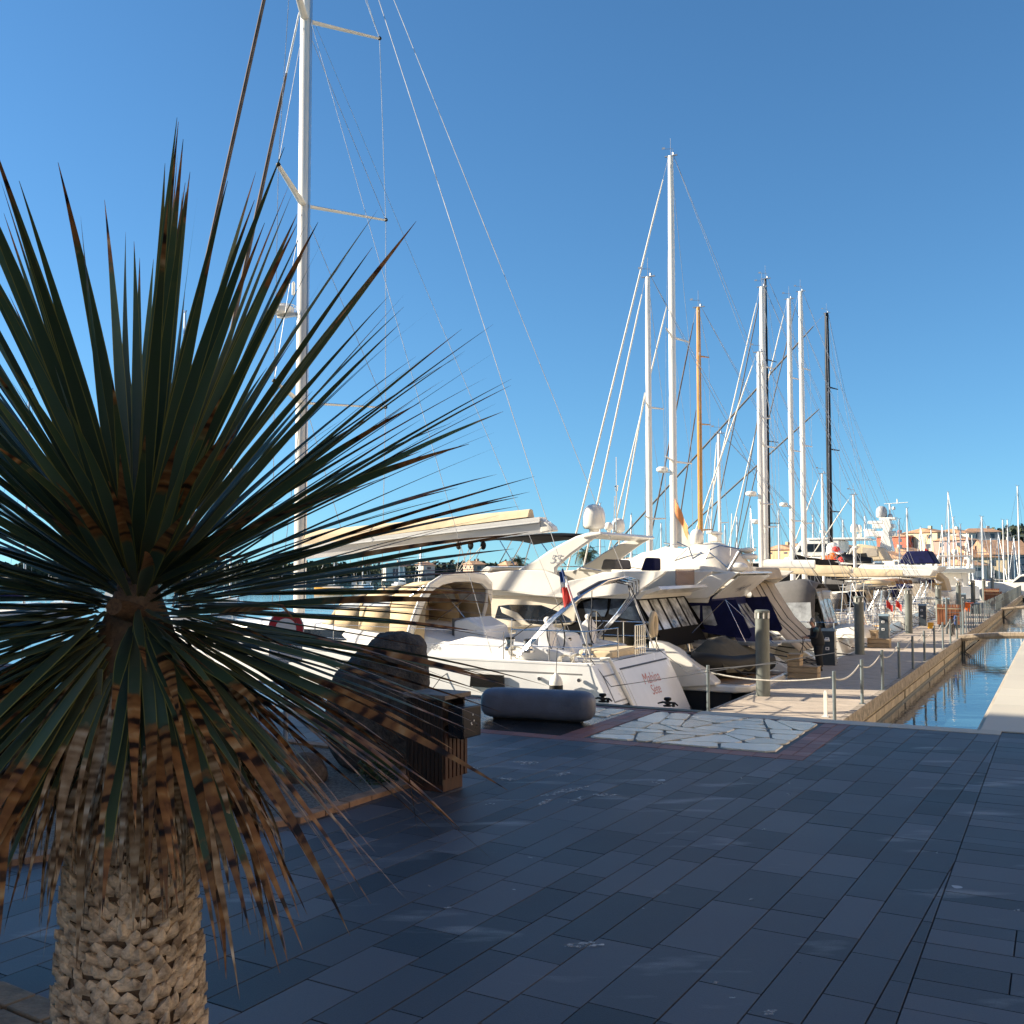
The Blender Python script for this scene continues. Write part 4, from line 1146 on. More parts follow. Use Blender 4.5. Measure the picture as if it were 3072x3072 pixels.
def dome(b, x, y, z, r, h, name='satellite_dome', m=None, parent=None):
    pr = [(r*.42, -.16), (r*.42, -.02), (r*.86, 0), (r, h*.12), (r, h*.48), (r*.96, h*.64), (r*.82, h*.82), (r*.52, h*.95), (r*.2, h*.995), (.001, h)]
    return b.part(MB().lathe(pr, (x, y, z), 24), name, m or M.gel, parent, smooth=60)

def flag(b, p, m, w=.5, h=.3, name='flag', parent=None, seed=0, drop=.6):
    g = []
    for i in range(7):
        t = i/6; g.append([(p[0]-w*t*.55+.03*math.sin(i*1.7+seed), p[1]+.06*math.sin(i*1.3+seed), p[2]-h*k/4-w*drop*t) for k in range(5)])
    return b.part(MB().sheet(g), name, m, parent, smooth=60)
def z2p(p): return (1500+p[0]*.2588, 1450+p[1]*.2588)
def z3p(p): return (1700+p[0]*.2588, 1650+p[1]*.2588)
def z4p(p): return (2000+p[0]*.2588, 1450+p[1]*.2588)
def z6p(p): return (1280+p[0]*.2588, 1700+p[1]*.2588)

# ------------------------------------------------------------------ sailing yacht with the red lettered transom
A = Boat('sailing_yacht', 'large white sailing yacht with beige sprayhood and red lettering on its transom', 4.5, 2.2, 'sailing boat')
LA, RK = 18.0, .5
halfA, sheerA, hullA = make_hull(A, LA, 5.2, 2.03, 2.35, M.gelcool, sw=.92, rake=RK, bow=.25, full=2.6, flare=.75)
def strip(b, half, sheer, L, s0, s1, dz0, dz1, m, off=.006, name='hull_stripe', parent=None, n=16, x0=0.0):
    q = MB()
    for sg in (1, -1):
        g = []
        for i in range(n+1):
            s_ = s0+(s1-s0)*i/n; g.append([(s_*L+x0, sg*(half(s_)+off), sheer(s_)-dz0), (s_*L+x0, sg*(half(s_)+off), sheer(s_)-dz1)])
        q.sheet(g)
    return b.part(q, name, m, parent, smooth=60)
strip(A, halfA, sheerA, LA, .012, .97, .19, .225, M.stripe, parent=hullA)
hx = [A.P(1413+96*i, 2040, 2.585) for i in (0, 1)]
zb, zt_ = A.L(1420, 2060, 2.59)[1], A.L(1420, 2021, 2.59)[1]
A.part(MB().prism_y([(hx[0][0]+.0, zt_), (hx[1][0], zt_), (hx[1][0]-.02, zb), (hx[0][0]+.03, zb)], 2.53, 2.597), 'hull_window', M.hullwin, hullA)
for px, py in ((1618, 2036), (1737, 2041)):
    c = A.P(px, py, 2.50); A.part(MB().tube([(c[0], 2.44, c[2]), (c[0], 2.515, c[2])], .045, 12), 'through_hull_fitting', M.steel, hullA)
# transom fittings, on the raked plane x = RK*(z - 2.03)
def tq(y, z, o=.006): return (RK*(z-2.03)-o, y, z)
def tpatch(y0, y1, z0, z1, m, name, o=.006, sk=0.0, parent=None):
    th = .012
    pts = [tq(y0, z0, o), tq(y1, z0, o), tq(y1+sk, z1, o), tq(y0+sk, z1, o)]
    mb = MB(); mb.add(pts+[(x+th, y, z) for x, y, z in pts], [(0, 1, 2, 3), (7, 6, 5, 4), (0, 4, 5, 1), (1, 5, 6, 2), (2, 6, 7, 3), (3, 7, 4, 0)])
    return A.part(mb, name, m, parent, smooth=0)
trm = tpatch(.95, -2.22, .35, 1.80, M.gelcool, 'transom_door', .012)
tpatch(.98, -2.24, 1.82, 1.86, M.black, 'seam', .010, parent=hullA)
tpatch(2.06, 1.10, 1.20, 1.78, M.stripe, 'hatch_seam', .009, parent=hullA)
tpatch(2.03, 1.13, 1.23, 1.75, M.gelcool, 'hatch', .012, parent=hullA)
for z in (1.04, .84): tpatch(1.75, 1.15, z, z+.085, M.black, 'vent_slot', .009, parent=hullA)
n_ = math.hypot(1, RK)
rotm = Matrix(((0, RK/n_, -1/n_), (-1, 0, 0), (0, 1/n_, RK/n_))).to_euler()
M.lett = mat('red_brown_lettering', (.42, .12, .10), .5, var=.05)
serif = dict(shear=.22)
text('Mahina', .40, trm, tq(-.62, 1.50, .0145), rotm, M.lett, shear=.2); text('Sète', .36, trm, tq(-.58, 1.23, .0145), rotm, M.lett, shear=.2)
A.part(MB().tube([(.15, 1.55, 2.1), (-.06, 1.52, 2.12), (-.14, 1.48, 1.95), (-.75, 1.18, .55), (-.95, 1.1, .2)], .045, 8), 'boarding_pole', M.gel)
# coachroof
cabA = cabin(A, [(3.3, 1.62, 1.98, 2.10, .06), (3.7, 1.72, 1.98, 2.30, .08), (5, 1.78, 2.0, 2.62, .12), (7, 1.76, 2.02, 2.78, .14), (10, 1.55, 2.08, 2.80, .14), (12.5, 1.2, 2.12, 2.62, .12), (14.6, .7, 2.2, 2.30, .05)], M.gelcool, 'coachroof')
for sg in (1, -1):
    A.part(MB().prism_y([(6.2, 2.30), (11.5, 2.34), (11.2, 2.56), (6.6, 2.56)], sg*1.56, sg*1.745, t1=lambda z, s=sg: s*(1.755-.22*(z-2.1))), 'cabin_window', M.glass, cabA)
M.greytext = mat('grey_lettering', (.35, .36, .38), .4, var=.05)
text('64', .22, cabA, (4.55, 1.755, 2.26), (R(90), 0, math.pi), M.greytext, shear=.3)
# mainsheet arch and sprayhood
q = MB()
arc = [(5.35, 1.80, 2.15), (5.15, 1.80, 2.75), (4.95, 1.72, 3.35), (4.82, 1.50, 3.72), (4.76, 1.05, 3.90), (4.74, .4, 3.97), (4.74, -.4, 3.97), (4.76, -1.05, 3.90), (4.82, -1.50, 3.72), (4.95, -1.72, 3.35), (5.15, -1.80, 2.75), (5.35, -1.80, 2.15)]
q.tube(arc, .15, 10, flat=(1.0, .55)); A.part(q, 'mainsheet_arch', M.gel)
def canopy_windows(b, hoops, m, name, holes, wm, n=9, solid=.02):
    g = []
    for x, w, z0, z1 in hoops:
        row = []
        for i in range(n+1):
            a = math.pi*i/n; cx, sx = math.cos(a), math.sin(a); row.append((x+(.0), w*math.copysign(abs(cx)**.55, cx), z0+(z1-z0)*sx**.6))
        g.append(row)
    a, c = MB(), MB()
    for i in range(len(g)-1):
        for j in range(n):
            quad = [g[i][j], g[i][j+1], g[i+1][j+1], g[i+1][j]]
            if (i, j) in holes:
                k = .12; cen = [sum(p[d] for p in quad)/4 for d in range(3)]
                inn = [tuple(p[d]*(1-k)+cen[d]*k for d in range(3)) for p in quad]
                for e in range(4): a.add([quad[e], quad[(e+1) % 4], inn[(e+1) % 4], inn[e]], [(0, 1, 2, 3)])
                c.add(inn, [(0, 1, 2, 3)])
            else: a.add(quad, [(0, 1, 2, 3)])
    o = b.part(a, name, m, smooth=85, solid=solid, normals=False)
    if c.v: b.part(c, 'window', wm, o, smooth=0, normals=False)
    return o
canopy_windows(A, [(4.85, 1.74, 2.35, 3.92), (5.9, 1.74, 2.55, 3.82), (6.9, 1.70, 2.62, 3.66), (7.75, 1.62, 2.68, 3.40), (8.25, 1.5, 2.72, 2.80)], M.beige, 'sprayhood', {(1, 1), (2, 1), (0, 7), (1, 7), (2, 7)}, M.vinyl)
fr = MB()
for sg in (1, -1): fr.tube([(5.2, sg*1.62, 2.3), (6.1, sg*1.55, 3.3), (6.4, sg*1.3, 3.7)], .022, 6); fr.tube([(6.6, sg*1.6, 2.7), (5.8, sg*1.56, 3.2), (5.0, sg*1.5, 3.75)], .022, 6)
A.part(fr, 'sprayhood_frame', M.steel)
# cockpit
ck = MB()
for sg in (1, -1):
    ck.prism_y([(.7, 2.0), (4.2, 2.0), (4.4, 2.30), (3.6, 2.52), (2.2, 2.42), (.8, 2.22)], sg*1.45, sg*1.75)
    ck.prism_y([(1.2, 2.0), (3.8, 2.0), (3.8, 2.25), (1.2, 2.25)], sg*.85, sg*1.40)
A.part(ck, 'cockpit_coaming', M.gelcool, bevel=.05)
cs = MB().span((.25, -1.2, 1.99), (1.15, .6, 2.22)); A.part(cs, 'sun_pad', M.sand, bevel=.07)
A.part(MB().span((.02, -1.9, 1.985), (.9, -1.25, 2.02)), 'teak_step', M.teak)
cc = MB(); cc.prism_y([(3.3, 2.0), (4.35, 2.0), (4.35, 2.86), (3.95, 2.95), (3.45, 2.72)], -.1, 1.15); A.part(cc, 'companionway_pod', M.gelcool, bevel=.06)
A.part(MB().span((4.36, -.05, 2.1), (4.42, 1.1, 2.92)), 'companionway_door', M.greycan)
A.part(MB().prism_y([(1.3, 2.0), (3.1, 2.0), (3.0, 2.62), (2.4, 2.72), (1.6, 2.55)], -.45, .35), 'cockpit_table', M.gelcool, bevel=.05)
for (px, py, y) in ((1668, 1903, 1.25), (1789, 1888, -1.25)):
    c = A.P(px, py, y); wheel(A, c[0], y, c[2], .47)
for (px, py, y) in ((1530, 1930, 1.95), (1586, 1936, 1.98), (1762, 1950, 1.5), (1700, 1930, .2)):
    c = A.P(px, py, y); winch(A, c[0], y, max(2.02, c[2]-.16), 1.25)
# folded bimini hoops in stainless steel
hb = MB()
for k, (dx, dz, rr_) in enumerate(((0, 0, .024), (.10, .05, .022), (.2, .09, .020), (.28, .12, .018))):
    hb.tube([(2.05-dx*.2, 2.1, 2.1), (1.2-dx*.6, 2.05, 3.0+dz*.4), (.72-dx*.9, 1.75, 3.48+dz*.8), (.46-dx, 1.0, 3.78+dz), (.40-dx, 0, 3.86+dz), (.46-dx, -1.0, 3.78+dz), (.72-dx*.9, -1.75, 3.48+dz*.8), (1.2-dx*.6, -2.05, 3.0+dz*.4), (2.05-dx*.2, -2.1, 2.1)], rr_, 6)
A.part(hb, 'bimini_hoops', M.steel)
M.dkblue = mat('folded_bimini_cloth', (.05, .055, .075), .7)
A.part(MB().tube([(.66, 1.62, 3.58), (.40, 1.0, 3.84), (.34, 0, 3.93), (.40, -.7, 3.88)], .055, 7), 'folded_bimini', M.dkblue)
ln = MB()
for sg in (1, -1): ln.tube([(.5, sg*1.2, 3.75), (.1, sg*2.2, 2.1)], .012, 5)
ln.tube([(.9, 1.7, 3.5), (2.6, 1.95, 2.3)], .010, 5); A.part(ln, 'bimini_straps', M.black)
pushpit(A, .12, 2.1, lambda x: 2.26, 2.03, .74)
gate = MB()
for k in range(6): gate.tube([(.10, -.55-.13*k, 2.05), (.10, -.55-.13*k, 2.78)], .013, 5)
gate.tube([(.10, -.5, 2.78), (.10, -1.3, 2.78)], .015, 5); gate.tube([(.10, -.5, 2.2), (.10, -1.3, 2.2)], .013, 5); A.part(gate, 'boarding_ladder', M.steel)
A.part(MB().tube([(.06, -1.72+.16*math.cos(a), 2.72+.30*math.sin(a)) for a in [math.pi*1.5+.5+(2*math.pi-1.0)*i/16 for i in range(17)]], .075, 8), 'horseshoe_buoy', M.sand)
lifelines(A, 2.2, LA-1.2, halfA, sheerA, LA, .68, 6)
# coiled lines
cl = MB()
for (x, y, z) in ((.75, 2.12, 2.10), (.5, 2.0, 2.12), (2.05, 2.1, 2.25)):
    for k in range(4): cl.tube([(x+(.14+.015*k)*math.cos(a), y+.03*k-.05, z+(.10+.01*k)*math.sin(a)) for a in [2*math.pi*i/12 for i in range(13)]], .012, 5)
A.part(cl, 'coiled_lines', M.rope)
# mast and rig
XM = 10.3; z0, z1 = 2.75, 27.2
mo = MB()
rings = []
for t, k in ((0, 1), (.5, 1), (.85, .95), (1, .8)):
    z = z0+(z1-z0)*t; rings.append([(XM+.19*k*math.cos(a), .13*k*math.sin(a), z) for a in [2*math.pi*i/18 for i in range(18)]])
mastA = A.part(mo.loft(rings), 'mast', M.alu, smooth=50)
q = MB(); q.span((XM-.23, -.03, z0+.5), (XM-.185, .03, z1-.3)); A.part(q, 'mast_track', M.alugrey, mastA)
spz = [(9.05, 2.55), (14.95, 2.5), (20.6, 2.1)]
for z, w in spz:
    for sg in (1, -1):
        A.part(MB().tube([(XM-.05, sg*.1, z), (XM-1.19, sg*w, z+.12)], [.085, .05], 8, flat=(1.4, .5)), 'spreader', M.alu, mastA)
        A.part(MB().ell((XM-1.2, sg*w, z+.13), (.07, .06, .06), 8, 6), 'spreader_tip', M.rubber, mastA)
q = MB(); q.lathe([(.26, 0), (.32, .05), (.32, .2), (.24, .27), (.001, .28)], (XM+.72, 0, 11.75), 16); q.span((XM+.2, -.08, 11.66), (XM+.9, .08, 11.749))
for k in range(6): a = k*math.pi/3; q.tube([(XM+.72+.38*math.cos(a), .38*math.sin(a), 11.7), (XM+.72+.38*math.cos(a), .38*math.sin(a), 12.0)], .01, 4)
q.tube([(XM+.72+.38*math.cos(2*math.pi*k/12), .38*math.sin(2*math.pi*k/12), 12.0) for k in range(13)], .01, 4); q.lathe([(.05, 0), (.05, .35), (.02, .4)], (XM+.35, 0, 12.3), 8)
A.part(q, 'radar', M.gel, mastA)
wr = MB()
for sg in (1, -1):
    tips = [(XM-1.2, sg*w, z+.13) for z, w in spz]; ch = (XM-1.15, sg*2.45, 2.1)
    pts = [ch]+tips+[(XM, sg*.1, 26.0)]
    for p, c in zip(pts, pts[1:]): wire(wr, p, c, .012)
    for i, t in enumerate(tips): wire(wr, t, (XM, sg*.1, (spz[i+1][0]-.25) if i < 2 else 26.6), .010)
    wire(wr, (XM-.1, sg*.12, 8.9), (XM-1.0, sg*2.2, 2.1), .012); wire(wr, (XM-.3, sg*.1, 20.4), (2.6, sg*2.3, 2.2), .008)
A.part(wr, 'shrouds', M.wirelight, smooth=0)
bs = MB()
for sg in (1, -1):
    tb = Vector((XM-.3, 0, z1)); eb = Vector((.16, sg*2.0, 2.12)); bs.tube([tb, tb+(eb-tb)*.58], .013, 5); bs.tube([tb+(eb-tb)*.58, tb+(eb-tb)*.86, eb], .009, 5)
    bs.tube([tb+(eb-tb)*.925, tb+(eb-tb)*.995], .028, 6)
A.part(bs, 'backstays', M.wirelight, smooth=0)
M.furlb = mat('brown_furled_sail', (.16, .115, .085), .9, var=.35, scale=1.2, stretch=(6, 6, .8), col2=(.05, .04, .035))
for a, c in (((XM+.25, 0, 26.6), (17.4, 0, 2.5)), ((XM+.25, 0, 20.9), (15.5, 0, 2.45))):
    a, c = Vector(a), Vector(c); A.part(MB().tube([a, a+(c-a)*.10], .03, 6), 'forestay', M.wirelight)
    A.part(MB().tube([a+(c-a)*t for t in (.095, .13, .3, .5, .7, .9, .97)], [.03, .05, .06, .062, .065, .06, .03], 8), 'furled_sail', M.furlb)
be = A.P(1640, 1568, 0); ba = A.P(925, 1652, 0)
bo = MB(); bo.loft([[(x, sg_*w_, z+dz) for sg_, w_, dz in ((1, .10, -.24), (1, .20, .02), (1, .22, .16), (-1, .22, .16), (-1, .20, .02), (-1, .10, -.24))] for x, z in ((ba[0], ba[2]), (be[0]+.1, be[2]-.02))])
boomA = A.part(bo, 'boom', M.gelcool)
A.part(MB().prism_y([(be[0]+.1, be[2]+.12), (be[0]-.22, be[2]-.1), (be[0]-.26, be[2]-.22), (be[0]+.1, be[2]-.26)], -.17, .17), 'boom_end', M.gel, boomA, bevel=.03)
for sg in (1, -1):
    A.part(MB().tube([(ba[0], sg*.207, ba[2]+.03), (be[0]+.1, sg*.207, be[2]+.0)], .035, 5), 'boom_moulding', M.grpgrey, boomA)
rings = []
for i in range(11):
    t = i/10; x = ba[0]+(be[0]+.45-ba[0])*t; z = ba[2]+(be[2]-ba[2])*t+.15; h = .42*(1-.5*t)
    rings.append([(x, .19, z), (x, .20*(1-.3*t), z+h*.5), (x, .10, z+h*.9), (x, 0, z+h), (x, -.10, z+h*.9), (x, -.20*(1-.3*t), z+h*.5), (x, -.19, z)])
A.part(MB().loft(rings), 'sail_cover', M.sand, boomA, smooth=50)
q = MB()
for px, y in ((1382, .1), (1412, 0), (1444, -.1)):
    c = A.P(px, 1636, 0); q.ell((c[0], y, c[2]), (.09, .05, .12), 8, 6); q.tube([(c[0], y, c[2]), (c[0], y, c[2]+.3)], .012, 4)
A.part(q, 'sheet_blocks', M.rubber)
q = MB()
for px in (1382, 1412, 1444): c = A.P(px, 1640, 0); wire(q, c, (4.8, .3, 4.0), .010); wire(q, c, (4.8, -.4, 4.0), .010)
A.part(q, 'mainsheet', M.rope)
# tricolour hung on the near backstay
fg = thing('french_flag', 'furled blue white and red flag hanging on the backstay of the lettered yacht', 'flag', A.root.location, BOATROT)
tb = Vector((XM-.3, 0, z1)); eb = Vector((.16, 2.0, 2.12))
def bst(py):    # point on the backstay at picture height py
    best = min(range(400), key=lambda k: abs(proj_y(tb+(eb-tb)*(k/399))-py)); return tb+(eb-tb)*(best/399)
def proj(pl, root=None):
    p = (root or A.root).matrix_basis @ Vector(pl); q = p-Vector((0, 0, CAM_H))
    d = q.y*math.cos(PITCH)+q.z*math.sin(PITCH); up = -q.y*math.sin(PITCH)+q.z*math.cos(PITCH)
    return 1536+F*q.x/d, 1536-F*up/d
def proj_y(pl): return proj(pl)[1]
ys = [1708, 1736, 1757, 1795]
for k, (m, nm) in enumerate(((M.blue, 'blue_band'), (M.whitefl, 'white_band'), (M.red, 'red_band'))):
    a, c = bst(ys[k]), bst(ys[k+1]); g = []
    for i in range(5):
        t = i/4; p = a+(c-a)*t; wd = (.10, .15, .19, .22)[k]+.05*t
        g.append([(p.x-.02+wd*s_*.9, p.y+.035*math.sin(s_*7+k), p.z-.22*s_*(.4+.6*t)) for s_ in (0, .25, .5, .75, 1)])
    MB().sheet(g).build(nm, m, fg, smooth=60)
cfn = A.P(1672, 2072, 2.62); fender(cfn[0], 2.68, cfn[2]-.25, A, 'white fender with black band hanging on the lettered yacht above the grey block', length=.62, r=.15)
ml = MB()
ml.tube([(.1, 2.2, 2.15), (-.3, 2.0, 1.55), (-5.5, 3.6, 2.62)], .009, 5); ml.tube([(.1, -2.1, 2.1), (-1.2, -.6, 1.7), (-5.0, 6, 2.6)], .009, 5); ml.tube([(3.2, 2.3, 2.05), (3.8, 2.62, 1.6), (4.6, 3.3, .2)], .010, 5)
A.part(ml, 'mooring_lines', M.ropedark)

# ------------------------------------------------------------------ flybridge motor yachts
def plate(b, pts, y0, th, m, name, parent=None, lean=0.0, zr=3.0, both=True, bevel=.03, smooth=35):
    """panel traced in the side plane and given thickness; lean leans its upper edge inboard"""
    out = []
    for sg in ((1, -1) if both else (1,)):
        f0 = lambda z, s=sg: s*(y0-lean*(z-zr)); f1 = lambda z, s=sg: s*(y0-th-lean*(z-zr))
        out.append(b.part(MB().prism_y(pts, 0, 0, f0, f1), name, m, parent, bevel=bevel, smooth=smooth))
    return out
def qpanel(b, a, c, d, e, n, m, vm, name, frame=.10, th=.012, base=.28, parent=None):
    """canvas wall a-c (top) d-e (bottom) with n clear panes"""
    a, c, d, e = map(Vector, (a, c, d, e)); mb = MB(); mb.add([a, c, e, d], [(0, 1, 2, 3)])
    nrm = (c-a).cross(d-a).normalized()*.012
    if nrm.x > 0: nrm = -nrm
    o = b.part(mb, name, m, parent, solid=.015, smooth=0)
    for k in range(n):
        t0, t1 = (k+frame)/n, (k+1-frame)/n
        pt_ = lambda t, s: (a+(c-a)*t)+((d+(e-d)*t)-(a+(c-a)*t))*s + nrm
        b.part(MB().add([pt_(t0, .07), pt_(t1, .07), pt_(t1, 1-base), pt_(t0, 1-base)], [(0, 1, 2, 3)]), 'clear_pane', vm, o, smooth=0)
    return o
M.vinylw = mat('hazy_vinyl', (.52, .54, .55), .1, var=.45, scale=1.6, bump=.6, bscale=4)
M.vinyld = mat('dark_vinyl', (.075, .10, .14), .07, var=.6, scale=1.5, bump=.5, bscale=3)

B_ = Boat('flybridge_yacht', 'cream flybridge yacht with black canopies, white domes and number 55 on its arch', 9.75, .5, 'motor yacht')
halfB, sheerB, hullB = make_hull(B_, 15, 4.7, 1.75, 2.5, M.gel, sw=.93, rake=-.25, x0=2.3, bow=1.2, full=2.2, flare=.6)
strip(B_, halfB, sheerB, 15, .05, .95, .62, .66, M.stripe, parent=hullB, x0=2.3)
qt = B_.poly([z3p(p) for p in ((960, 1050), (1110, 1080), (1250, 1150), (1420, 1270), (1600, 1420), (1735, 1545), (1720, 1575), (1290, 1600), (960, 1500))], 2.36)
plate(B_, qt, 2.40, .55, M.gel, 'stern_quarter', bevel=.06, both=False)
B_.part(MB().prism_y([(3.6, 1.9), (2.8, 1.5), (2.2, 1.18), (.2, 1.0), (.2, .6), (3.6, .6)], -2.38, -1.9), 'stern_quarter', M.gel, bevel=.06)
for t_ in ((2148, 2060), ): zpf = B_.L(*t_, 2.3)
B_.part(MB().prism_z([(-.35, -2.0), (-.45, -1.2), (-.45, 1.2), (-.35, 2.0), (0, 2.3), (2.0, 2.3), (2.0, -2.3), (0, -2.3)], .95, 1.14), 'bathing_platform', M.gel, bevel=.05)
B_.part(MB().prism_z([(-.30, -1.9), (-.30, 1.9), (1.9, 2.0), (1.9, -2.0)], 1.141, 1.155), 'platform_teak', M.teak)
B_.part(MB().prism_y([(2.15, 1.0), (2.8, 1.0), (3.0, 2.1), (2.6, 2.12)], -1.85, 1.85), 'transom', M.gel, bevel=.05)
B_.part(MB().prism_z([(.15, -2.1), (2.0, -2.25), (2.0, 2.25), (.15, 2.1)][::-1], -.4, .945), 'stern_underbody', M.boottop)
# saloon under the flybridge
sal = B_.poly([z2p(p) for p in ((-400, 1330), (0, 1255), (400, 1305), (900, 1340), (880, 1600), (820, 1640), (-400, 1700))], 2.0)
plate(B_, sal, 2.05, .1, M.cream, 'saloon_side')
B_.part(MB().span((3.4, -1.96, 1.7), (9.5, 1.94, 3.35)), 'saloon', M.cream)
gl = B_.poly([z2p(p) for p in ((-20, 1420), (120, 1405), (480, 1412), (660, 1480), (810, 1570), (820, 1610), (480, 1640), (-60, 1560))], 2.06)
plate(B_, gl, 2.062, .03, M.glass, 'saloon_window', bevel=0)
sw_ = B_.poly([z2p(p) for p in ((0, 1430), (60, 1450), (200, 1500), (300, 1600), (390, 1660), (250, 1640), (150, 1560), (20, 1500))], 2.09)
plate(B_, sw_, 2.10, .05, M.cream, 'window_pillar', both=True)
# flybridge body and radar arch
fb_ = B_.poly([z2p(p) for p in ((-420, 1110), (-200, 1050), (0, 1020), (240, 1000), (500, 1010), (640, 1055), (770, 1133), (1000, 1090), (1180, 1030), (1450, 1018), (1915, 1020), (1900, 1050), (1650, 1228), (1600, 1272), (1200, 1315), (900, 1345), (400, 1302), (0, 1250), (-420, 1235))], 2.2)
fbo = plate(B_, fb_, 2.25, .14, M.gel, 'flybridge_side', lean=.12, zr=3.4)
zf = min(p[1] for p in fb_); xa, xf = min(p[0] for p in fb_), max(p[0] for p in fb_)
B_.part(MB().prism_y([(xa+.75, zf+.03), (xf, zf+.10), (xf, zf+.28), (xa+.6, zf+.22)], -2.13, 2.13), 'flybridge_floor', M.gel)
B_.part(MB().prism_y([(xf-.5, zf+.3), (xf+.3, zf+.1), (xf+.1, zf+.5), (xf-.7, zf+.95), (xf-.9, zf+.9)], -2.05, 2.05), 'flybridge_front', M.gel, bevel=.05)
B_.part(MB().prism_y([(xa+.15, zf+.30), (xa+.95, zf+.05), (xa+1.0, zf+.14), (xa+.25, zf+.38)], -2.1, 2.1), 'aft_lip', M.gel)
B_.part(MB().prism_y([(xa+.55, zf+.32), (xa+.58, zf+.32), (xa+.58, zf+.85), (xa+.55, zf+.85)], -2.0, -.3), 'tinted_screen', M.plexi, smooth=0)
ar = B_.poly([z2p(p) for p in ((200, 1003), (420, 880), (560, 780), (720, 690), (870, 612), (1000, 572), (1120, 562), (1185, 590), (1060, 652), (960, 722), (820, 825), (700, 930), (645, 985), (650, 1060), (500, 1014))], 2.1)
arch = plate(B_, ar, 2.15, .16, M.gel, 'radar_arch', lean=.05, zr=3.4, bevel=.05)
text('55', .36, arch[0], (*[(lambda q: (q[0], 2.155-.05*(q[1]-3.4)+.008, q[1]))(B_.L(*z2p((640, 885)), 2.1))][0],), (R(90), 0, math.pi), M.greytext, shear=.35)
t0, t1 = B_.L(*z2p((1150, 575)), 2.1), B_.L(*z2p((960, 590)), 2.1)
B_.part(MB().prism_y([(t0[0]-.12, t0[1]-.06), (t1[0], t1[1]-.12), (t1[0], t1[1]+.0), (t0[0]-.05, t0[1]+.04)], -2.12, 2.12), 'arch_crossbar', M.gel, bevel=.04)
for (px, py, y, r_, h_) in ((1090, 525, 1.05, .335, .72), (1262, 535, .1, .13, .22), (1372, 560, -.75, .20, .42)):
    c = B_.P(*z2p((px, py)), y); d_ = dome(B_, c[0], y, c[2], r_, h_)
    B_.part(MB().lathe([(r_*.45, -.17), (r_*.45, -.021)], (c[0], y, c[2]), 16), 'dome_base', M.gel, d_)
c = B_.P(*z2p((1350, 560)), -.55); q = MB()
q.tube([c, (c[0], c[1], c[2]+1.35)], .020, 6); q.tube([(c[0]+.1, c[1], c[2]), (c[0]+.05, c[1], c[2]+1.1)], .018, 6); q.lathe([(.05, 0), (.05, .12), (.07, .14), (.07, .17)], (c[0], c[1], c[2]+1.25), 8); q.tube([(c[0], c[1], c[2]+1.4), (c[0], c[1], c[2]+2.3)], .012, 4)
B_.part(q, 'antenna_mast', M.steel)
bmx0, bmx1 = B_.L(1750, 1602, 1.8), B_.L(1440, 1616, 1.8)
g = []
for i in range(7):
    t = i/6; x = bmx0[0]+(bmx1[0]-bmx0[0])*t; z = bmx0[1]+(bmx1[1]-bmx0[1])*t
    g.append([(x, y, z-.10*(abs(y)/1.8)**3+.12*math.sin(math.pi*t)) for y in (-1.8, -1.5, -.8, 0, .8, 1.5, 1.8)])
bim = B_.part(MB().sheet(g), 'bimini_top', M.blackcan, solid=.03)
q = MB()
for sg in (1, -1):
    for px, py, qx, qy in ((1500, 1622, 1545, 1695), (1535, 1622, 1500, 1690), (1570, 1622, 1535, 1690), (1594, 1620, 1575, 1692), (1625, 1630, 1645, 1655)):
        a, c = B_.L(px, py, 1.75), B_.L(qx, qy, 1.75); q.tube([(a[0], sg*1.75, a[1]), (c[0], sg*1.8, c[1])], .016, 5)
B_.part(q, 'bimini_frame', M.steel, bim)
sa, sb = B_.L(*z2p((1160, 1000)), .6), B_.L(*z2p((1300, 885)), .6)
B_.part(MB().prism_y([(sa[0], sa[1]), (sa[0]-.55, sa[1]), (sa[0]-.5, sb[1]), (sa[0]-.1, sb[1]+.02)], -.6, .6), 'covered_helm_seat', M.greycan, bevel=.06)
sa = B_.L(*z3p((930, 240)), -.8); B_.part(MB().prism_y([(sa[0]+.1, sa[1]), (sa[0]-.35, sa[1]), (sa[0]-.35, sa[1]+.38), (sa[0]-.05, sa[1]+.4)], -1.1, -.5), 'covered_seat', M.navy, bevel=.05)
rl_ = B_.poly([z2p(p) for p in ((700, 985), (900, 985), (1180, 1035))], 1.9)
q = MB()
for sg in (1, -1): q.tube([(x, sg*1.95, z+.05) for x, z in rl_], .014, 5)
B_.part(q, 'fly_rail', M.steel)
# cockpit curtains
A0, A1 = B_.P(*z3p((800, 548)), 2.0), B_.P(*z3p((1235, 492)), -2.0)
zb0 = 2.0
a_b = (A0[0]-.75, 2.0, zb0); a_c = (A0[0]-.75, -2.0, zb0)
qpanel(B_, A0, (A0[0], -2.0, A0[2]), a_b, a_c, 5, M.blackcan, M.vinylw, 'aft_curtain', frame=.11, base=.34)
sd_ = B_.poly([z3p(p) for p in ((-10, 880), (60, 800), (90, 680), (170, 590), (330, 540), (800, 540), (1010, 870), (1090, 1010), (500, 1010), (-10, 980))], 2.0)
scn = plate(B_, sd_, 2.02, .02, M.blackcan, 'side_curtain', bevel=0)
for poly in (((190, 610), (330, 575), (480, 560), (470, 700), (440, 770), (230, 775)), ((520, 560), (780, 555), (860, 830), (640, 790), (490, 740))):
    plate(B_, B_.poly([z3p(p) for p in poly], 2.02), 2.034, .01, M.vinyld, 'clear_pane', parent=None, bevel=0)
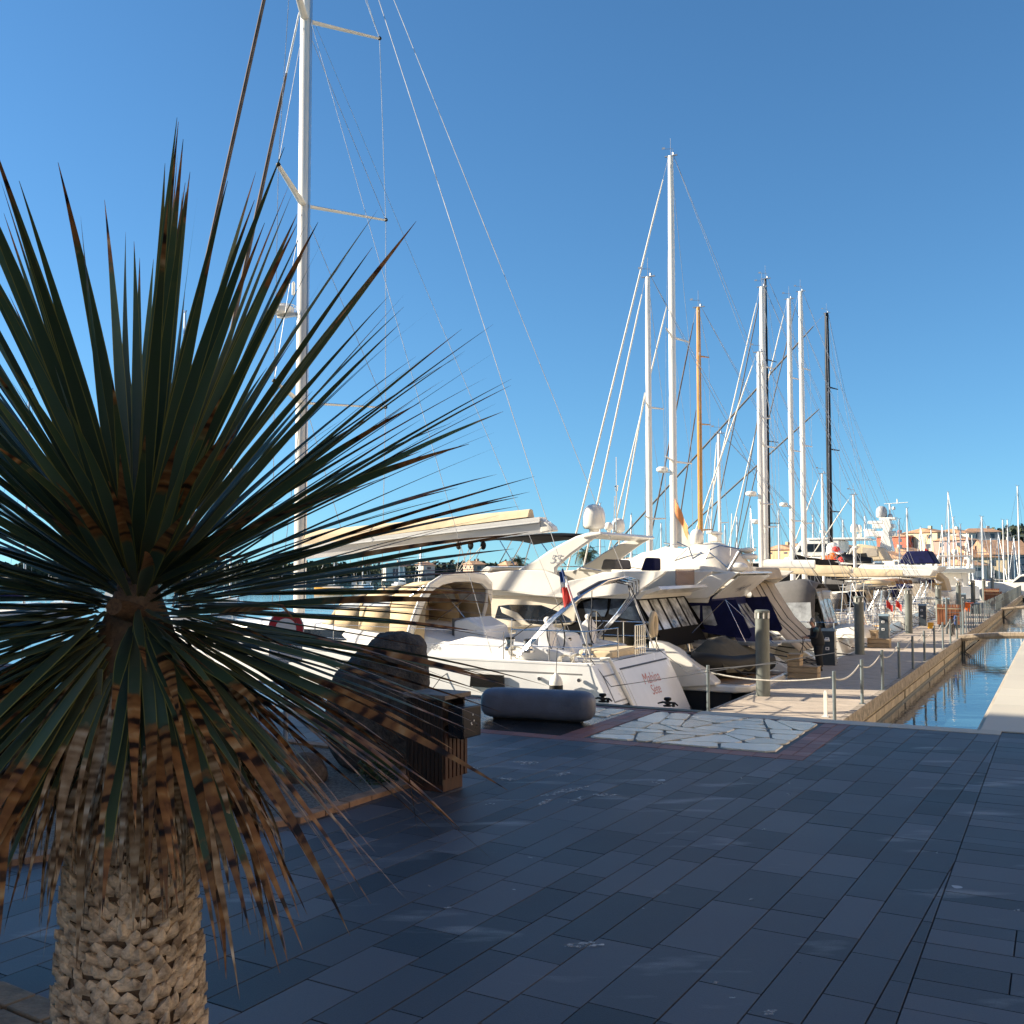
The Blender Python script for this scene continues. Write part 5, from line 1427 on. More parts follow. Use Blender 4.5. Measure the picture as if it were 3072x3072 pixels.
# gangway
ga = B_.L(*z3p((1400, 1052)), -1.0); gz = ga[1]
ge = B_.L(2338, 1928, -1.0)[0]
ps = MB(); ps.span((ga[0], -1.22, gz-.03), (ge, -.84, gz+.01)); ps.span((ga[0], -1.25, gz-.06), (ge, -1.225, gz+.03)); ps.span((ga[0], -.835, gz-.06), (ge, -.81, gz+.03))
gw = B_.part(ps, 'passerelle', M.alugrey)
q = MB(); q.tube([(ga[0]+.1, -1.0, gz), (1.2, -1.0, gz+1.25), (ge+.15, -1.0, gz)], .012, 5); q.tube([(.6, -1.0, gz), (1.2, -1.0, gz+1.25)], .012, 5); q.tube([(ga[0], -1, gz), (ga[0]-.1, -1.0, 1.2)], .05, 8); B_.part(q, 'passerelle_stays', M.steel, gw)
ml = MB(); ml.tube([(1.2, 1.9, 1.9), (-.3, .2, 1.0), (-.7, -2.0, .95)], .02, 5); ml.tube([(1.2, 1.9, 1.95), (.2, .9, 1.35), (-.7, -2.4, 1.0)], .02, 5); B_.part(ml, 'mooring_lines', M.ropedark)
fender(3.6, 2.55, .9, B_, 'white fender between the lettered yacht and the flybridge yacht with number 55')
# covered dinghy on the bathing platform
dg = thing('dinghy', 'black inflatable dinghy under an olive cover on the bathing platform', 'dinghy', B_.root.matrix_basis @ Vector((.98, -.1, 1.17)), BOATROT-.16); dg.scale = (1.05, 1.2, 1.25)
q = MB()
for sg in (1, -1): q.tube([(sg*.56, -1.5, .22), (sg*.58, -.8, .24), (sg*.58, .6, .26), (sg*.45, 1.25, .34), (sg*.2, 1.6, .42), (0, 1.68, .44)], [.20, .22, .23, .22, .20, .19], 10)
q.build('tubes', M.rubber, dg, smooth=60)
MB().prism_y([(-.4, .0), (.4, 0), (.45, .25), (-.45, .25)], -1.3, 1.2).build('floor', M.black, dg)
g = []
for i in range(9):
    t = i/8; y = -1.1+2.4*t; pk_ = .42+.30*math.sin(math.pi*t)**.8+.05*math.sin(i*2.3)
    g.append([(-.80+.03*math.sin(i*1.9), y, .16+.04*math.sin(i*2.7)), (-.62, y, .42), (-.25, y, pk_+.03*math.sin(i*3.1)), (.1, y, pk_+.12), (.45, y, .50), (.80, y, .30)])
MB().sheet(g).build('cover', M.olive, dg, smooth=60, solid=.02)

# ---- second flybridge yacht, navy canvas
C_ = Boat('flybridge_yacht', 'white flybridge yacht with navy cockpit canvas and script lettering on its stern panel', 14.4, .5, 'motor yacht')
halfC, sheerC, hullC = make_hull(C_, 13, 4.4, 1.65, 2.4, M.gel, sw=.93, rake=-.25, x0=2.0, bow=1.1, full=2.2, flare=.6)
strip(C_, halfC, sheerC, 13, .02, .9, .95, 1.15, M.navy, off=.012, parent=hullC, x0=2.0)
plate(C_, [(3.6, 2.05), (2.4, 1.85), (1.3, 1.25), (.35, .62), (-.1, .45), (-.1, .35), (3.6, .5)], 2.22, .5, M.gel, 'stern_quarter', bevel=.06)
C_.part(MB().prism_z([(-.35, -1.8), (-.35, 1.8), (0, 2.15), (1.9, 2.15), (1.9, -2.15), (0, -2.15)], .38, .56), 'bathing_platform', M.gel, bevel=.05)
C_.part(MB().prism_z([(.15, -1.95), (1.9, -2.1), (1.9, 2.1), (.15, 1.95)][::-1], -.4, .375), 'stern_underbody', M.boottop)
C_.part(MB().prism_y([(1.6, .5), (2.2, .5), (2.5, 1.95), (2.1, 1.97)], -1.75, 1.75), 'transom', M.gel, bevel=.05)
C_.part(MB().span((1.55, -1.2, .6), (1.62, -.2, 1.4)), 'transom_hatch', M.gelcool, bevel=.02)
C_.part(MB().span((3.4, -1.9, 1.6), (9.0, 1.9, 3.25)), 'saloon', M.gel)
fy = C_.poly([z4p(p) for p in ((-500, 1290), (-60, 1240), (60, 1262), (230, 1240), (380, 1150), (470, 1072), (640, 1036), (845, 1030), (700, 1140), (540, 1290), (475, 1336), (100, 1345), (-500, 1380))], 2.05)
fco = plate(C_, fy, 2.1, .14, M.gel, 'flybridge_side', lean=.12, zr=3.4)
zf = min(p[1] for p in fy); xa = min(p[0] for p in fy); xf = max(p[0] for p in fy); zt = max(p[1] for p in fy)
xl = C_.L(*z4p((475, 1336)), 2.05)[0]
C_.part(MB().prism_y([(xl, zf+.03), (xf, zf+.03), (xf, zf+.2), (xl-.05, zf+.2)], -2.05, 2.05), 'flybridge_floor', M.gel)
bp_ = C_.part(MB().prism_y([(xl-.05, zf+.1), (xl, zf+.1), (xa+.12, zt-.14), (xa+.02, zt-.10)], -1.9, 1.9), 'stern_panel', M.grpgrey if False else M.gelcool, bevel=.02)
C_.part(MB().prism_y([(xa-.02, zt-.06), (xa+1.2, zt+.02), (xa+1.2, zt+.08), (xa, zt)], -2.0, 2.0), 'rear_wing', M.gel, bevel=.02)
dxz = Vector((xl-xa-.07, 0, zf-zt+.24)).normalized()
ry = -dxz; nrm = Vector((0, -1, 0)).cross(ry)
mm = Matrix(((0, ry.x, nrm.x), (-1, ry.y, nrm.y), (0, ry.z, nrm.z))).to_euler()
text('Joy P', .42, bp_, ((xl+xa)/2-.06+.0, -.1, (zf+zt)/2-.02), mm, M.ink, shear=.15)
# white cover over the flybridge
cov = [(C_.L(*z4p(p), 0)) for p in ((900, 1030), (840, 900), (740, 740), (600, 690), (420, 700), (250, 760), (0, 740), (-160, 800), (-420, 950), (-700, 1060))]
g = []
for i, (x, z) in enumerate(cov):
    zb = zt-.28; g.append([(x+.06*math.sin(k*2+i), yy, zb+(z-zb)*h_+.03*math.sin(i*2.1+k*1.7)) for k, (yy, h_) in enumerate(((2.0, 0), (1.9, .35), (1.6, .68), (1.0, .93), (0, 1), (-1.0, .93), (-1.6, .68), (-1.9, .35), (-2.0, 0)))])
C_.part(MB().sheet(g), 'white_cover', M.white_can, smooth=50, solid=.02)
c = C_.P(*z4p((350, 705)), .6); d_ = dome(C_, c[0], .6, c[2], .22, .50); C_.part(MB().tube([(c[0], .6, c[2]-.5), (c[0], .6, c[2]-.1)], .05, 8), 'dome_base', M.gel, d_)
c = C_.P(*z4p((555, 690)), -.4); q = MB(); q.box((c[0], -.4, c[2]+.16), (.35, .35, .26)); q.box((c[0], -.4, c[2]+.34), (.22, 1.2, .10)); C_.part(q, 'radar_scanner', M.gel, bevel=.03)
c = C_.P(*z4p((820, 1010)), 1.3); C_.part(MB().ell((c[0], 1.3, c[2]+.1), (.34, .3, .17)), 'life_raft', M.gel)
c = C_.P(*z4p((940, 1015)), -1.0); q = MB()
for dx, dy in ((-.12, -.12), (.12, -.12), (.12, .12), (-.12, .12)): q.tube([(c[0]+dx, -1+dy, c[2]), (c[0]+dx, -1+dy, c[2]+.38)], .022, 6)
q.lathe([(.30, .38), (.34, .43), (.34, .52), (.26, .58), (.001, .60)], (c[0], -1, c[2]), 14); q.lathe([(.12, .6), (.28, .68), (.28, .76), (.001, .78)], (c[0], -1, c[2]), 14); C_.part(q, 'radar', M.gel)
q = MB()
for (a, m_, c) in (((-30, 690), (260, 740), (0, 975)), ((120, 680), (260, 745), (350, 1010)), ((500, 770), (620, 720), (850, 760)), ((500, 775), (430, 900), (350, 1020)), ((500, 805), (600, 890), (730, 1000))):
    for sg in (1,): q.tube([C_.P(*z4p(p), 1.7*sg) for p in (a, m_, c)], .022, 6)
q.tube([C_.P(*z4p((840, 790)), 1.75), C_.P(*z4p((715, 1010)), 1.75)], .055, 8)
C_.part(q, 'bimini_frame', M.steel)
q = MB(); q.tube([C_.P(*z4p((735, 1000)), 1.5), C_.P(*z4p((755, 350)), 1.5)], .014, 5); C_.part(q, 'whip_antenna', M.gel)
# navy enclosure
E0 = C_.L(*z4p((520, 1405)), 1.95); 
EN = C_.poly([z4p(p) for p in ((90, 1375), (420, 1360), (520, 1360), (800, 1345), (990, 1760), (960, 1800), (760, 1780), (500, 1740), (290, 1690), (200, 1560), (120, 1420))], 1.95)
en_ = plate(C_, EN, 1.98, .03, M.navy, 'side_curtain', bevel=0)
for poly in (((160, 1435), (390, 1415), (385, 1620), (300, 1590), (210, 1510)), ((420, 1420), (510, 1420), (590, 1640), (570, 1650), (430, 1635))):
    plate(C_, C_.poly([z4p(p) for p in poly], 1.95), 1.996, .012, M.vinylw, 'clear_pane', bevel=0)
T0 = C_.L(*z4p((520, 1400)), 1.95)
qpanel(C_, (T0[0], 1.95, T0[1]), (T0[0], -1.95, T0[1]), (T0[0]-.95, 1.95, 1.75), (T0[0]-.95, -1.95, 1.75), 4, M.navy, M.vinylw, 'aft_curtain', frame=.10, base=.36)
C_.part(MB().prism_y([(T0[0]-.03, T0[1]-.03), (T0[0]+2.2, T0[1]-.03), (T0[0]+2.2, T0[1]+.28), (T0[0], T0[1]+.25)], -1.97, 1.97), 'canvas_valance', M.navy)
ml = MB(); ml.tube([(1.4, 1.8, 1.6), (.2, .5, 1.2), (-.8, -2.6, 1.0)], .022, 5); ml.tube([(1.4, 1.8, 1.7), (-.8, -2.0, 1.0)], .022, 5); ml.tube([(.4, -1.8, 1.2), (-.7, -.6, .98)], .02, 5); C_.part(ml, 'mooring_lines', M.ropedark)
q = MB(); q.tube([(1.4, -.8, 1.72), (-.9, -.8, 1.88)], .045, 8); C_.part(q, 'passerelle', M.gel)

# ---- third flybridge yacht, taupe cockpit cover
D_ = Boat('flybridge_yacht', 'white flybridge yacht with long taupe cockpit cover sloping down to its stern', 18.9, .6, 'motor yacht')
halfD, sheerD, hullD = make_hull(D_, 12, 4.3, 1.6, 2.3, M.gel, sw=.93, rake=-.25, x0=1.9, bow=1.0, full=2.2, flare=.6)
plate(D_, [(3.4, 2.0), (2.4, 1.8), (1.2, 1.15), (.2, .55), (-.1, .45), (-.1, .3), (3.4, .5)], 2.18, .45, M.gel, 'stern_quarter', bevel=.06)
D_.part(MB().prism_z([(-.3, -1.8), (-.3, 1.8), (0, 2.1), (1.9, 2.1), (1.9, -2.1), (0, -2.1)], .35, .52), 'bathing_platform', M.gel, bevel=.05)
D_.part(MB().span((3.3, -1.85, 1.5), (8.6, 1.85, 3.2)), 'saloon', M.gel)
fy = D_.poly([z4p(p) for p in ((300, 1080), (900, 1010), (1180, 1020), (960, 1172), (900, 1190), (300, 1200))], 2.0)
plate(D_, fy, 2.05, .12, M.gel, 'flybridge_side', lean=.1, zr=3.4)
zf = min(p[1] for p in fy); xa = min(p[0] for p in fy); zt = max(p[1] for p in fy)
D_.part(MB().prism_y([(xa+1.2, zf+.02), (8, zf+.02), (8, zf+.2), (xa+1.0, zf+.2)], -1.95, 1.95), 'flybridge_floor', M.gel)
D_.part(MB().prism_y([(xa+.35, zf+.25), (4.5, zf+.25), (4.2, zt+.30), (xa+1.3, zt+.12), (xa+.5, zt+.1)], -1.7, 1.6), 'flybridge_cover', M.taupe, bevel=.08)
s0 = D_.L(*z4p((905, 1185)), 1.9); s1 = D_.L(*z4p((980, 1500)), 1.9); s2 = D_.L(*z4p((780, 1295)), 1.9)
pts = [(s2[0]+.3, s0[1]), (s0[0], s0[1]), (s1[0], s1[1]), (s1[0]+.7, s1[1]-.1), (s2[0]+.5, s1[1]-.05)]
plate(D_, pts, 1.92, .03, M.sand, 'side_curtain', bevel=0)
g = []
tp = [(s0[0]+.4, s0[1]+.25), (s0[0]-.05, s0[1]+.05), (s0[0]-.35, s0[1]-.5), (s0[0]-.85, s0[1]-1.25), (s0[0]-1.6, s0[1]-1.95), (s0[0]-1.9, s0[1]-2.25)]
for i, (x, z) in enumerate(tp): g.append([(x-.03*math.sin(k*1.9+i), 1.95-3.9*k/10, z+.03*math.sin(k*2.3+i*1.3)) for k in range(11)])
cv = D_.part(MB().sheet(g), 'aft_cover', M.taupe, smooth=50, solid=.02)
for yy in (.9, .2, -.8):
    D_.part(MB().tube([(x-.03, yy, z) for x, z in tp], .022, 5), 'strap', M.greycan, cv)
ml = MB(); ml.tube([(1.4, 1.7, 1.5), (-.9, -1.6, .98)], .022, 5); ml.tube([(1.4, 1.7, 1.4), (.2, .2, .9), (-.8, -2.4, .98)], .02, 5); D_.part(ml, 'mooring_lines', M.ropedark)
# ------------------------------------------------------------------ the rest of the row: sailing yachts
M.wood = M.varnish
def sail(u, v0, L, B, fb, label, mp, mm=None, mr=.13, cover=None, bend=None, sh=None, bim=None, arch=None, furl=None, hullm=None, spr=(.3, .56, .8), sp=1.7, radar=None, stag=None, wheels=1, sw=.85, rake=.35, inner=False, boomr=.13, deckz=0.0, seed=0, cabh=.42, furl_r=.042, tw=None, spm=None, chgt=.6, stripe=None):
    b = Boat('sailing_yacht', label, u, v0, 'sailing boat')
    half, sheer, hl = make_hull(b, L, B, fb, fb+.45, hullm or M.gel, sw=sw, rake=rake, full=2.3, flare=.75)
    if stripe: strip(b, half, sheer, L, .02, .97, .12, .2, stripe, parent=hl)
    z = fb
    cab = cabin(b, [(L*.27, B*.30, z-.02, z+.2, .05), (L*.30, B*.31, z-.02, z+cabh*.8, .08), (L*.45, B*.30, z, z+cabh, .1), (L*.62, B*.22, z+.1, z+cabh+.08, .1), (L*.74, B*.10, z+.15, z+.35, .05)], M.gel, 'coachroof')
    for sg in (1, -1): b.part(MB().prism_y([(L*.34, z+.14), (L*.55, z+.16), (L*.53, z+cabh*.62), (L*.35, z+cabh*.62)], sg*B*.20, sg*(B*.305+.012), t1=lambda zz, s=sg: s*(B*.312-.24*(zz-z))), 'cabin_window', M.glass, cab)
    q = MB()
    for sg in (1, -1): q.prism_y([(.5, z), (L*.27, z), (L*.28, z+.34), (L*.2, z+.36), (.7, z+.2)], sg*B*.30, sg*B*.36)
    b.part(q, 'cockpit_coaming', M.gel, bevel=.03)
    for k in range(wheels): y = 0 if wheels == 1 else (B*.22 if k == 0 else -B*.22); wheel(b, L*.09, y, z+.55, .42)
    winch(b, L*.17, B*.33, z+.3); winch(b, L*.17, -B*.33, z+.3)
    pushpit(b, .08, L*.13, lambda x: B/2*sw-.05, z, .66)
    lifelines(b, L*.14, L*.9, half, sheer, L, .62, 5)
    bx_, tx_, ty_ = mp
    v, _ = at_u(bx_, 1640, u); zt = at_u(tx_, ty_, u)[1]-ZW; x = v-v0
    mo, sp_, X = mast(b, x, z+cabh*.7, zt, mr, mm, spr, sp, .3, radar=radar, spm=spm)
    rig(b, x, z+cabh*.7, zt, X, sp_, min(B*.46, sp*1.1), bow=(L-.1, 0, sheer(1)+.1), stern=[(.1, B*.25, z+.1), (.1, -B*.25, z+.1)], furl=furl or M.white_can, furl_r=furl_r, inner=((zt*.72, (L*.86, 0, z+.3)) if inner else None), r=.011, sweep=.3)
    be = b.L(*bend, 0) if bend else (max(.8, x-L*.36), z+1.5)
    boom(b, (x-.15, 0, be[1]+.05), (be[0], 0, be[1]), boomr, mm if mm in (M.alu, M.varnish) else None, cover, hgt=chgt, droop=.1)
    ml_ = MB(); wire(ml_, (be[0]+.3, 0, be[1]), (L*.16, .3, z+.3), .012); wire(ml_, (be[0]+.3, 0, be[1]), (L*.16, -.3, z+.3), .012)
    for sg in (1, -1): ml_.tube([(.15, sg*B*.38, z), (-.5, sg*B*.32, z*.75), (-v0+.1, sg*B*.2, 1.02)], .016, 5)
    b.part(ml_, 'lines', M.ropedark)
    if sh: dodger(b, L*.27, L*.40, B*.31, z+.15, z+1.25, sh, M.vinyl)
    if bim:
        xb = L*.06; h = hoop_canopy(b, [(xb, B*.33, z+1.75, z+2.0), (xb+.9, B*.34, z+1.8, z+2.12), (xb+1.9, B*.33, z+1.75, z+2.02)], bim, 'bimini')
        q = MB()
        for sg in (1, -1): q.tube([(xb+1.0, sg*B*.36, z), (xb+.1, sg*B*.33, z+1.8)], .014, 5); q.tube([(xb+1.0, sg*B*.36, z), (xb+1.8, sg*B*.33, z+1.8)], .014, 5)
        b.part(q, 'bimini_frame', M.steel, h)
    if arch: solar_arch(b, .25, B*.36, z, z+arch, True, -.15)
    if stag: flag(b, (-.1, B*.3, z+1.3), stag, .5, .35, seed=seed); b.part(MB().tube([(.1, B*.3, z+.2), (-.25, B*.3, z+1.4)], .014, 5), 'flag_staff', M.varnish)
    if tw: 
        for zz in (.46, .70): b.part(MB().box((rake*(zz-fb)-.008, B*.13, zz), (.02, B*.12, .07)), 'vent_slot', M.black, hl, smooth=0)
    return b, half, sheer
E, hE, sE = sail(25.2, .9, 12.5, 4.0, 1.35, 'white sailing yacht with grey cockpit tent and bare cream boom behind the man', (1949, 1937, 831), mr=.15, bend=(2492, 1784), furl=M.white_can, inner=True, wheels=2, boomr=.15, spr=(.3, .62), sp=1.5, furl_r=.0425)
hoop_canopy(E, [(.95, 1.35, 1.5, 3.55), (1.7, 1.38, 1.5, 3.75), (3.0, 1.35, 1.6, 3.55), (4.4, 1.25, 1.75, 2.1)], M.greycan, 'cockpit_tent')
qpanel(E, (.93, 1.15, 3.35), (.93, -1.15, 3.35), (.45, 1.3, 1.5), (.45, -1.3, 1.5), 3, M.greycan, M.vinylw, 'tent_back', base=.2)
for sg in (1, -1): E.part(MB().add([(1.05, sg*1.405, 1.75), (2.9, sg*1.40, 1.8), (2.8, sg*1.375, 2.75), (1.1, sg*1.385, 2.8)], [(0, 1, 2, 3)]), 'tent_window', M.vinyl, smooth=0)
cv = MB().loft([[(x, y*w_, 1.4+h_*k) for y, k in ((1, 0), (.85, .7), (.4, 1), (-.4, 1), (-.85, .7), (-1, 0))] for x, w_, h_ in ((-1.2, .5, .25), (-1.0, 1.2, .4), (-.4, 1.4, .5), (.2, 1.3, .45), (.5, .7, .35))]); E.part(cv, 'white_dinghy_cover', M.white_can, smooth=50)
F_, hF, sF = sail(29.6, 1.0, 15.3, 4.7, 1.55, 'white sailing yacht with the tallest white mast, solar panel arch and slotted transom', (2022, 2016, 467), mr=.19, cover=M.sand, sh=M.brown_can, arch=2.1, furl=M.white_can, inner=True, wheels=2, radar=9.0, spr=(.33, .60), sp=2.2, tw=True, furl_r=.05)
F_.part(MB().tube([(-.3, 1.5, 1.7), (-.15, 1.5, 2.3)], .12, 10), 'orange_buoy', M.orange)
F_.part(MB().tube([(-.75, 1.5, 1.0), (.1, 1.5, 3.6)], .025, 6), 'danbuoy_pole', M.steel); flag(F_, (-.1, 1.3, 3.0), mat('pale_blue_cloth', (.25, .36, .48), .8), .55, .4)
sg_ = MB().add([(p[0], 0, p[1]) for p in [F_.L(*q, 0) for q in ((2030, 1500), (2029, 1640), (2082, 1640))]], [(0, 1, 2)]); F_.part(sg_, 'hoisted_sail', M.white_can, smooth=0, solid=.01)
M.orangefl = mat('faded_orange_flag', (.72, .28, .10), .8); c = F_.P(2024, 1492, .1); flag(F_, (c[0], .1, c[2]), M.orangefl, 1.2, .7, name='orange_pennant', drop=1.2)
G_, hG, sG = sail(33.8, .8, 12.8, 3.7, 1.25, 'classic cream sailing yacht with varnished wooden mast and rails', (2102, 2088, 922), mm=M.varnish, mr=.14, cover=M.beige, sh=mat('tan_canvas', (.42, .20, .07), .85), furl=M.furlb, hullm=M.cream, spr=(.28, .62, .84), sp=1.2, sw=.62, rake=-.25, inner=True, wheels=1, stripe=M.varnish)
q = MB()
for sg in (1, -1): q.tube([(s_*12.8, sg*(hG(s_)+.01), sG(s_)+.04) for s_ in (0, .1, .2, .35, .5, .7, .9, .98)], .05, 6)
G_.part(q, 'varnished_rail', M.varnish)
G_.part(MB().prism_y([(1.6, 1.3), (3.2, 1.3), (3.1, 1.95), (1.8, 2.0)], -.7, .7), 'wheelhouse_cover', M.cream, bevel=.04)
H_, *_ = sail(37.2, .9, 12.0, 3.9, 1.3, 'white sailing yacht with short white boom and stern arch, fourth white mast', (2284, 2274, 1056), mr=.15, bend=(2445, 1693), arch=1.9, furl=M.white_can, spr=(.42, .75), radar=8.2, stag=M.red, boomr=.2, wheels=2)
I_, *_ = sail(41.2, 1.0, 11.0, 3.6, 1.2, 'white sailing yacht under dark grey covers by the slatted enclosure', (2160, 2158, 1300), mr=.10, cover=M.greycan, sh=M.greycan, bim=M.greycan, stag=M.red, spr=(.5,), sp=1.0)
J_, *_ = sail(45.0, .9, 13.5, 4.2, 1.4, 'white sailing yacht with long beige boom cover and white mast before the black one', (2296, 2301, 858), mr=.20, cover=M.sand, bend=(2560, 1712), sh=M.taupe, bim=M.beige, furl=M.white_can, spr=(.25, .5, .75), sp=1.9, chgt=.7, radar=7.0)
K_, *_ = sail(48.8, .9, 14, 4.3, 1.4, 'sailing yacht with black mast close behind a white mast', (2307, 2311, 834), mm=M.blackmast, mr=.11, cover=M.blackcan, sh=M.blackcan, furl=M.greycan, spr=(.25, .5, .75), sp=2.0, inner=True)
L_, *_ = sail(52.8, .9, 14, 4.3, 1.4, 'white sailing yacht with black boom cover and white mast beside a radar', (2378, 2378, 895), mr=.19, cover=M.blackcan, bend=(2520, 1690), furl=M.white_can, radar=8.5, sh=M.blackcan, bim=M.brown_can, spr=(.27, .5, .74), sp=2.0)
N_, *_ = sail(57.2, .9, 14.5, 4.4, 1.45, 'white sailing yacht with second beige boom cover, rightmost tall white mast', (2413, 2423, 871), mr=.20, cover=M.sand, bend=(2714, 1722), furl=M.greycan, arch=2.0, sh=M.beige, spr=(.25, .5, .75), sp=2.1, chgt=.75)
O_, *_ = sail(61.4, .9, 12, 3.9, 1.3, 'white sailing yacht with grey bimini among the far sterns', (2470, 2470, 1420), mr=.11, cover=M.greycan, bim=M.greycan, sh=M.greycan, spr=(.5,), sp=1.1)
P_, *_ = sail(65.2, .9, 12, 3.9, 1.3, 'small white sailing yacht with navy bimini and blue sail cover at the far end', (2563, 2563, 1483), mr=.10, cover=M.navy, bim=M.navy, sh=M.navy, spr=(.5,), sp=1.0)
for bb, y, lab in ((E, 1.98, 'white fender on the near side of the yacht with the grey tent'), (H_, 1.9, 'white fender on the side of the arch yacht beside the third pile'), (F_, 2.3, 'white fender at the stern quarter of the slotted transom yacht')):
    fender(1.6, y, .5, bb, lab, length=.6, r=.12)

# black hulled yacht with beige tent, and its black mast
T_ = Boat('black_yacht', 'large black hulled sailing yacht with beige deck tent and black mast', 80, 7.6, 'sailing boat')
hT, sT, hlT = make_hull(T_, 28, 6.6, 4.55, 5.1, M.black, sw=.85, rake=.2, full=2.4, flare=.8, deckm=M.deck, boot=0)
q = MB()
for sg in (1, -1): q.tube([(s_*28, sg*(hT(s_)+.02), sT(s_)+.05) for s_ in (0, .1, .2, .35, .5, .7, .9, .98)], .10, 6)
T_.part(q, 'white_bulwark_cap', M.gel)
tz = 4.6
pts = [(x, z) for x, z in [T_.L(*p, 2.2) for p in ((2540, 1682), (2572, 1632), (2580, 1632), (2634, 1640), (2660, 1682))]]
T_.part(MB().prism_y(pts, -2.2, 2.2), 'deck_tent', M.sand, bevel=.12)
T_.part(MB().prism_y([T_.L(*p, 2.21) for p in ((2587, 1672), (2587, 1642), (2632, 1646), (2632, 1668))], 2.18, 2.24), 'tent_window', M.taupe)
T_.part(MB().prism_y([T_.L(*p, 2.3) for p in ((2520, 1684), (2560, 1636), (2570, 1636), (2532, 1684))], -2.3, 2.3), 'windscreen_slope', M.gel, bevel=.05)
v, _ = at_u(2491, 1625, 80); zt = at_u(2486, 938, 80)[1]-ZW; x = v-7.6
mo, sp_, X = mast(T_, x, 4.8, zt, .25, M.blackmast, (.2, .45, .7), 3.0, .5, radar=7.5)
rig(T_, x, 4.8, zt, X, sp_, 3.0, bow=(27.5, 0, 5.2), stern=[(.2, 2, 4.7), (.2, -2, 4.7)], furl=M.greycan, furl_r=.10, inner=(zt*.7, (22, 0, 5)), r=.015, sweep=.5)
boom(T_, (x-.3, 0, 5.4), (x-4.2, 0, 5.3), .18, M.blackmast, M.blackcan, hgt=.4)
c = T_.P(2498, 1662, 0); dome(T_, c[0], 0, c[2], .56, 1.1); T_.part(MB().tube([(c[0], 0, 4.7), (c[0], 0, c[2]-.1)], .3, 10), 'dome_pedestal', M.gel)
q = MB(); c = T_.P(2484, 1668, 1); q.box((c[0], 1, c[2]-.2), (1.2, .8, .5)); T_.part(q, 'orange_life_raft', M.orange, bevel=.15)

# far motor yachts
def motor(u, v0, L, B, fb, label, fly=None, hood=None, hoodm=None, canvm=None, hullm=None, arch=True, domes=0, screen=None):
    b = Boat('motor_yacht', label, u, v0, 'motor yacht')
    h_, s_, hl = make_hull(b, L, B, fb, fb+.8, hullm or M.gel, sw=.92, rake=.15, bow=1.0, full=2.2, flare=.6)
    b.part(MB().prism_z([(-.9, -B*.42), (-.9, B*.42), (.1, B*.45), (.1, -B*.45)], .35, .5), 'bathing_platform', M.gel)
    b.part(MB().prism_y([(3.0, fb-.05), (L*.62, fb+.05), (L*.52, fb+1.2), (L*.45, fb+1.55), (3.1, fb+1.6)], -B*.40, B*.40), 'saloon', M.gel, bevel=.06)
    for sg in (1, -1): b.part(MB().prism_y([(3.6, fb+.65), (L*.56, fb+.55), (L*.47, fb+1.3), (3.6, fb+1.35)], sg*B*.38, sg*(B*.40+.015)), 'side_window', M.glass, smooth=0)
    if fly:
        b.part(MB().prism_y([(.9, fb+1.62), (L*.5, fb+1.62), (L*.46, fb+2.3), (2.2, fb+2.25), (.6, fb+2.15)], -B*.42, B*.42), 'flybridge', M.gel, bevel=.08)
        if arch:
            for sg in (1, -1): b.part(MB().prism_y([(2.4, fb+2.2), (3.6, fb+2.2), (2.0, fb+3.6), (1.4, fb+3.6)], sg*B*.36, sg*B*.40), 'radar_arch', M.gel)
            b.part(MB().span((1.35, -B*.4, fb+3.55), (2.1, B*.4, fb+3.7)), 'arch_crossbar', M.gel, bevel=.04)
            for k in range(domes): dome(b, 1.7, (k-.5*(domes-1))*1.0, fb+3.9, .3, .55)
    if hood:
        g = [[(x, B*.43*k, fb+z-.12*k*k) for k in (-1, -.6, 0, .6, 1)] for x, z in ((3.3, 1.62), (2.2, 1.55), (.6, .45), (-.3, -.35))]
        cc_ = b.part(MB().sheet(g), 'aft_cover', hoodm, smooth=40, solid=.02)
        for sg in (1, -1): b.part(MB().prism_y([(3.3, fb-.05), (3.3, fb+1.5), (2.2, fb+1.42), (.6, fb+.33), (.1, fb-.1)], sg*B*.42, sg*B*.43), 'side_curtain', hoodm)
    return b
Q_ = motor(70.5, 1.2, 14, 4.4, 1.9, 'white motor yacht with taupe sloping cover at the far end', True, True, M.taupe, arch=False)
R_ = motor(74.8, 1.2, 15, 4.6, 2.2, 'white motor yacht with navy screens and a black jet ski on top', True, False, domes=0, arch=False)
R_.part(MB().prism_y([(.9, 4.55), (3.9, 4.55), (3.2, 5.6), (1.5, 5.65)], -1.85, 1.85), 'navy_screen', M.navy, bevel=.1)
fr_ = R_.root.matrix_basis
jk = thing('jet_ski', 'black jet ski carried on top of the navy screened yacht', 'jet ski', fr_ @ Vector((7.5, 1.0, 4.6)), BOATROT)
MB().loft([[(x, y*w_, z0+h_*k) for y, k in ((1, .3), (.8, .7), (.3, 1), (-.3, 1), (-.8, .7), (-1, .3), (-.6, 0), (.6, 0))] for x, w_, z0, h_ in ((-1.4, .45, .0, .5), (-.6, .6, 0, .62), (.3, .6, 0, .8), (1.0, .45, .1, .75), (1.6, .12, .3, .4))]).build('hull', M.black, jk, smooth=50)
MB().prism_y([(-1.0, .55), (.2, .62), (.1, .95), (-.4, .85), (-.9, .9)], -.22, .22).build('seat', M.rubber, jk); q = MB(); q.tube([(.55, -.4, 1.15), (.5, 0, 1.1), (.55, .4, 1.15)], .03, 6); q.tube([(.5, 0, 1.1), (.7, 0, .7)], .06, 6); q.build('handlebar', M.rubber, jk)
gb = thing('gear_pile', 'red and white water sports gear heaped beside the jet ski', 'gear', fr_ @ Vector((9.0, 1.0, 4.6)), BOATROT)
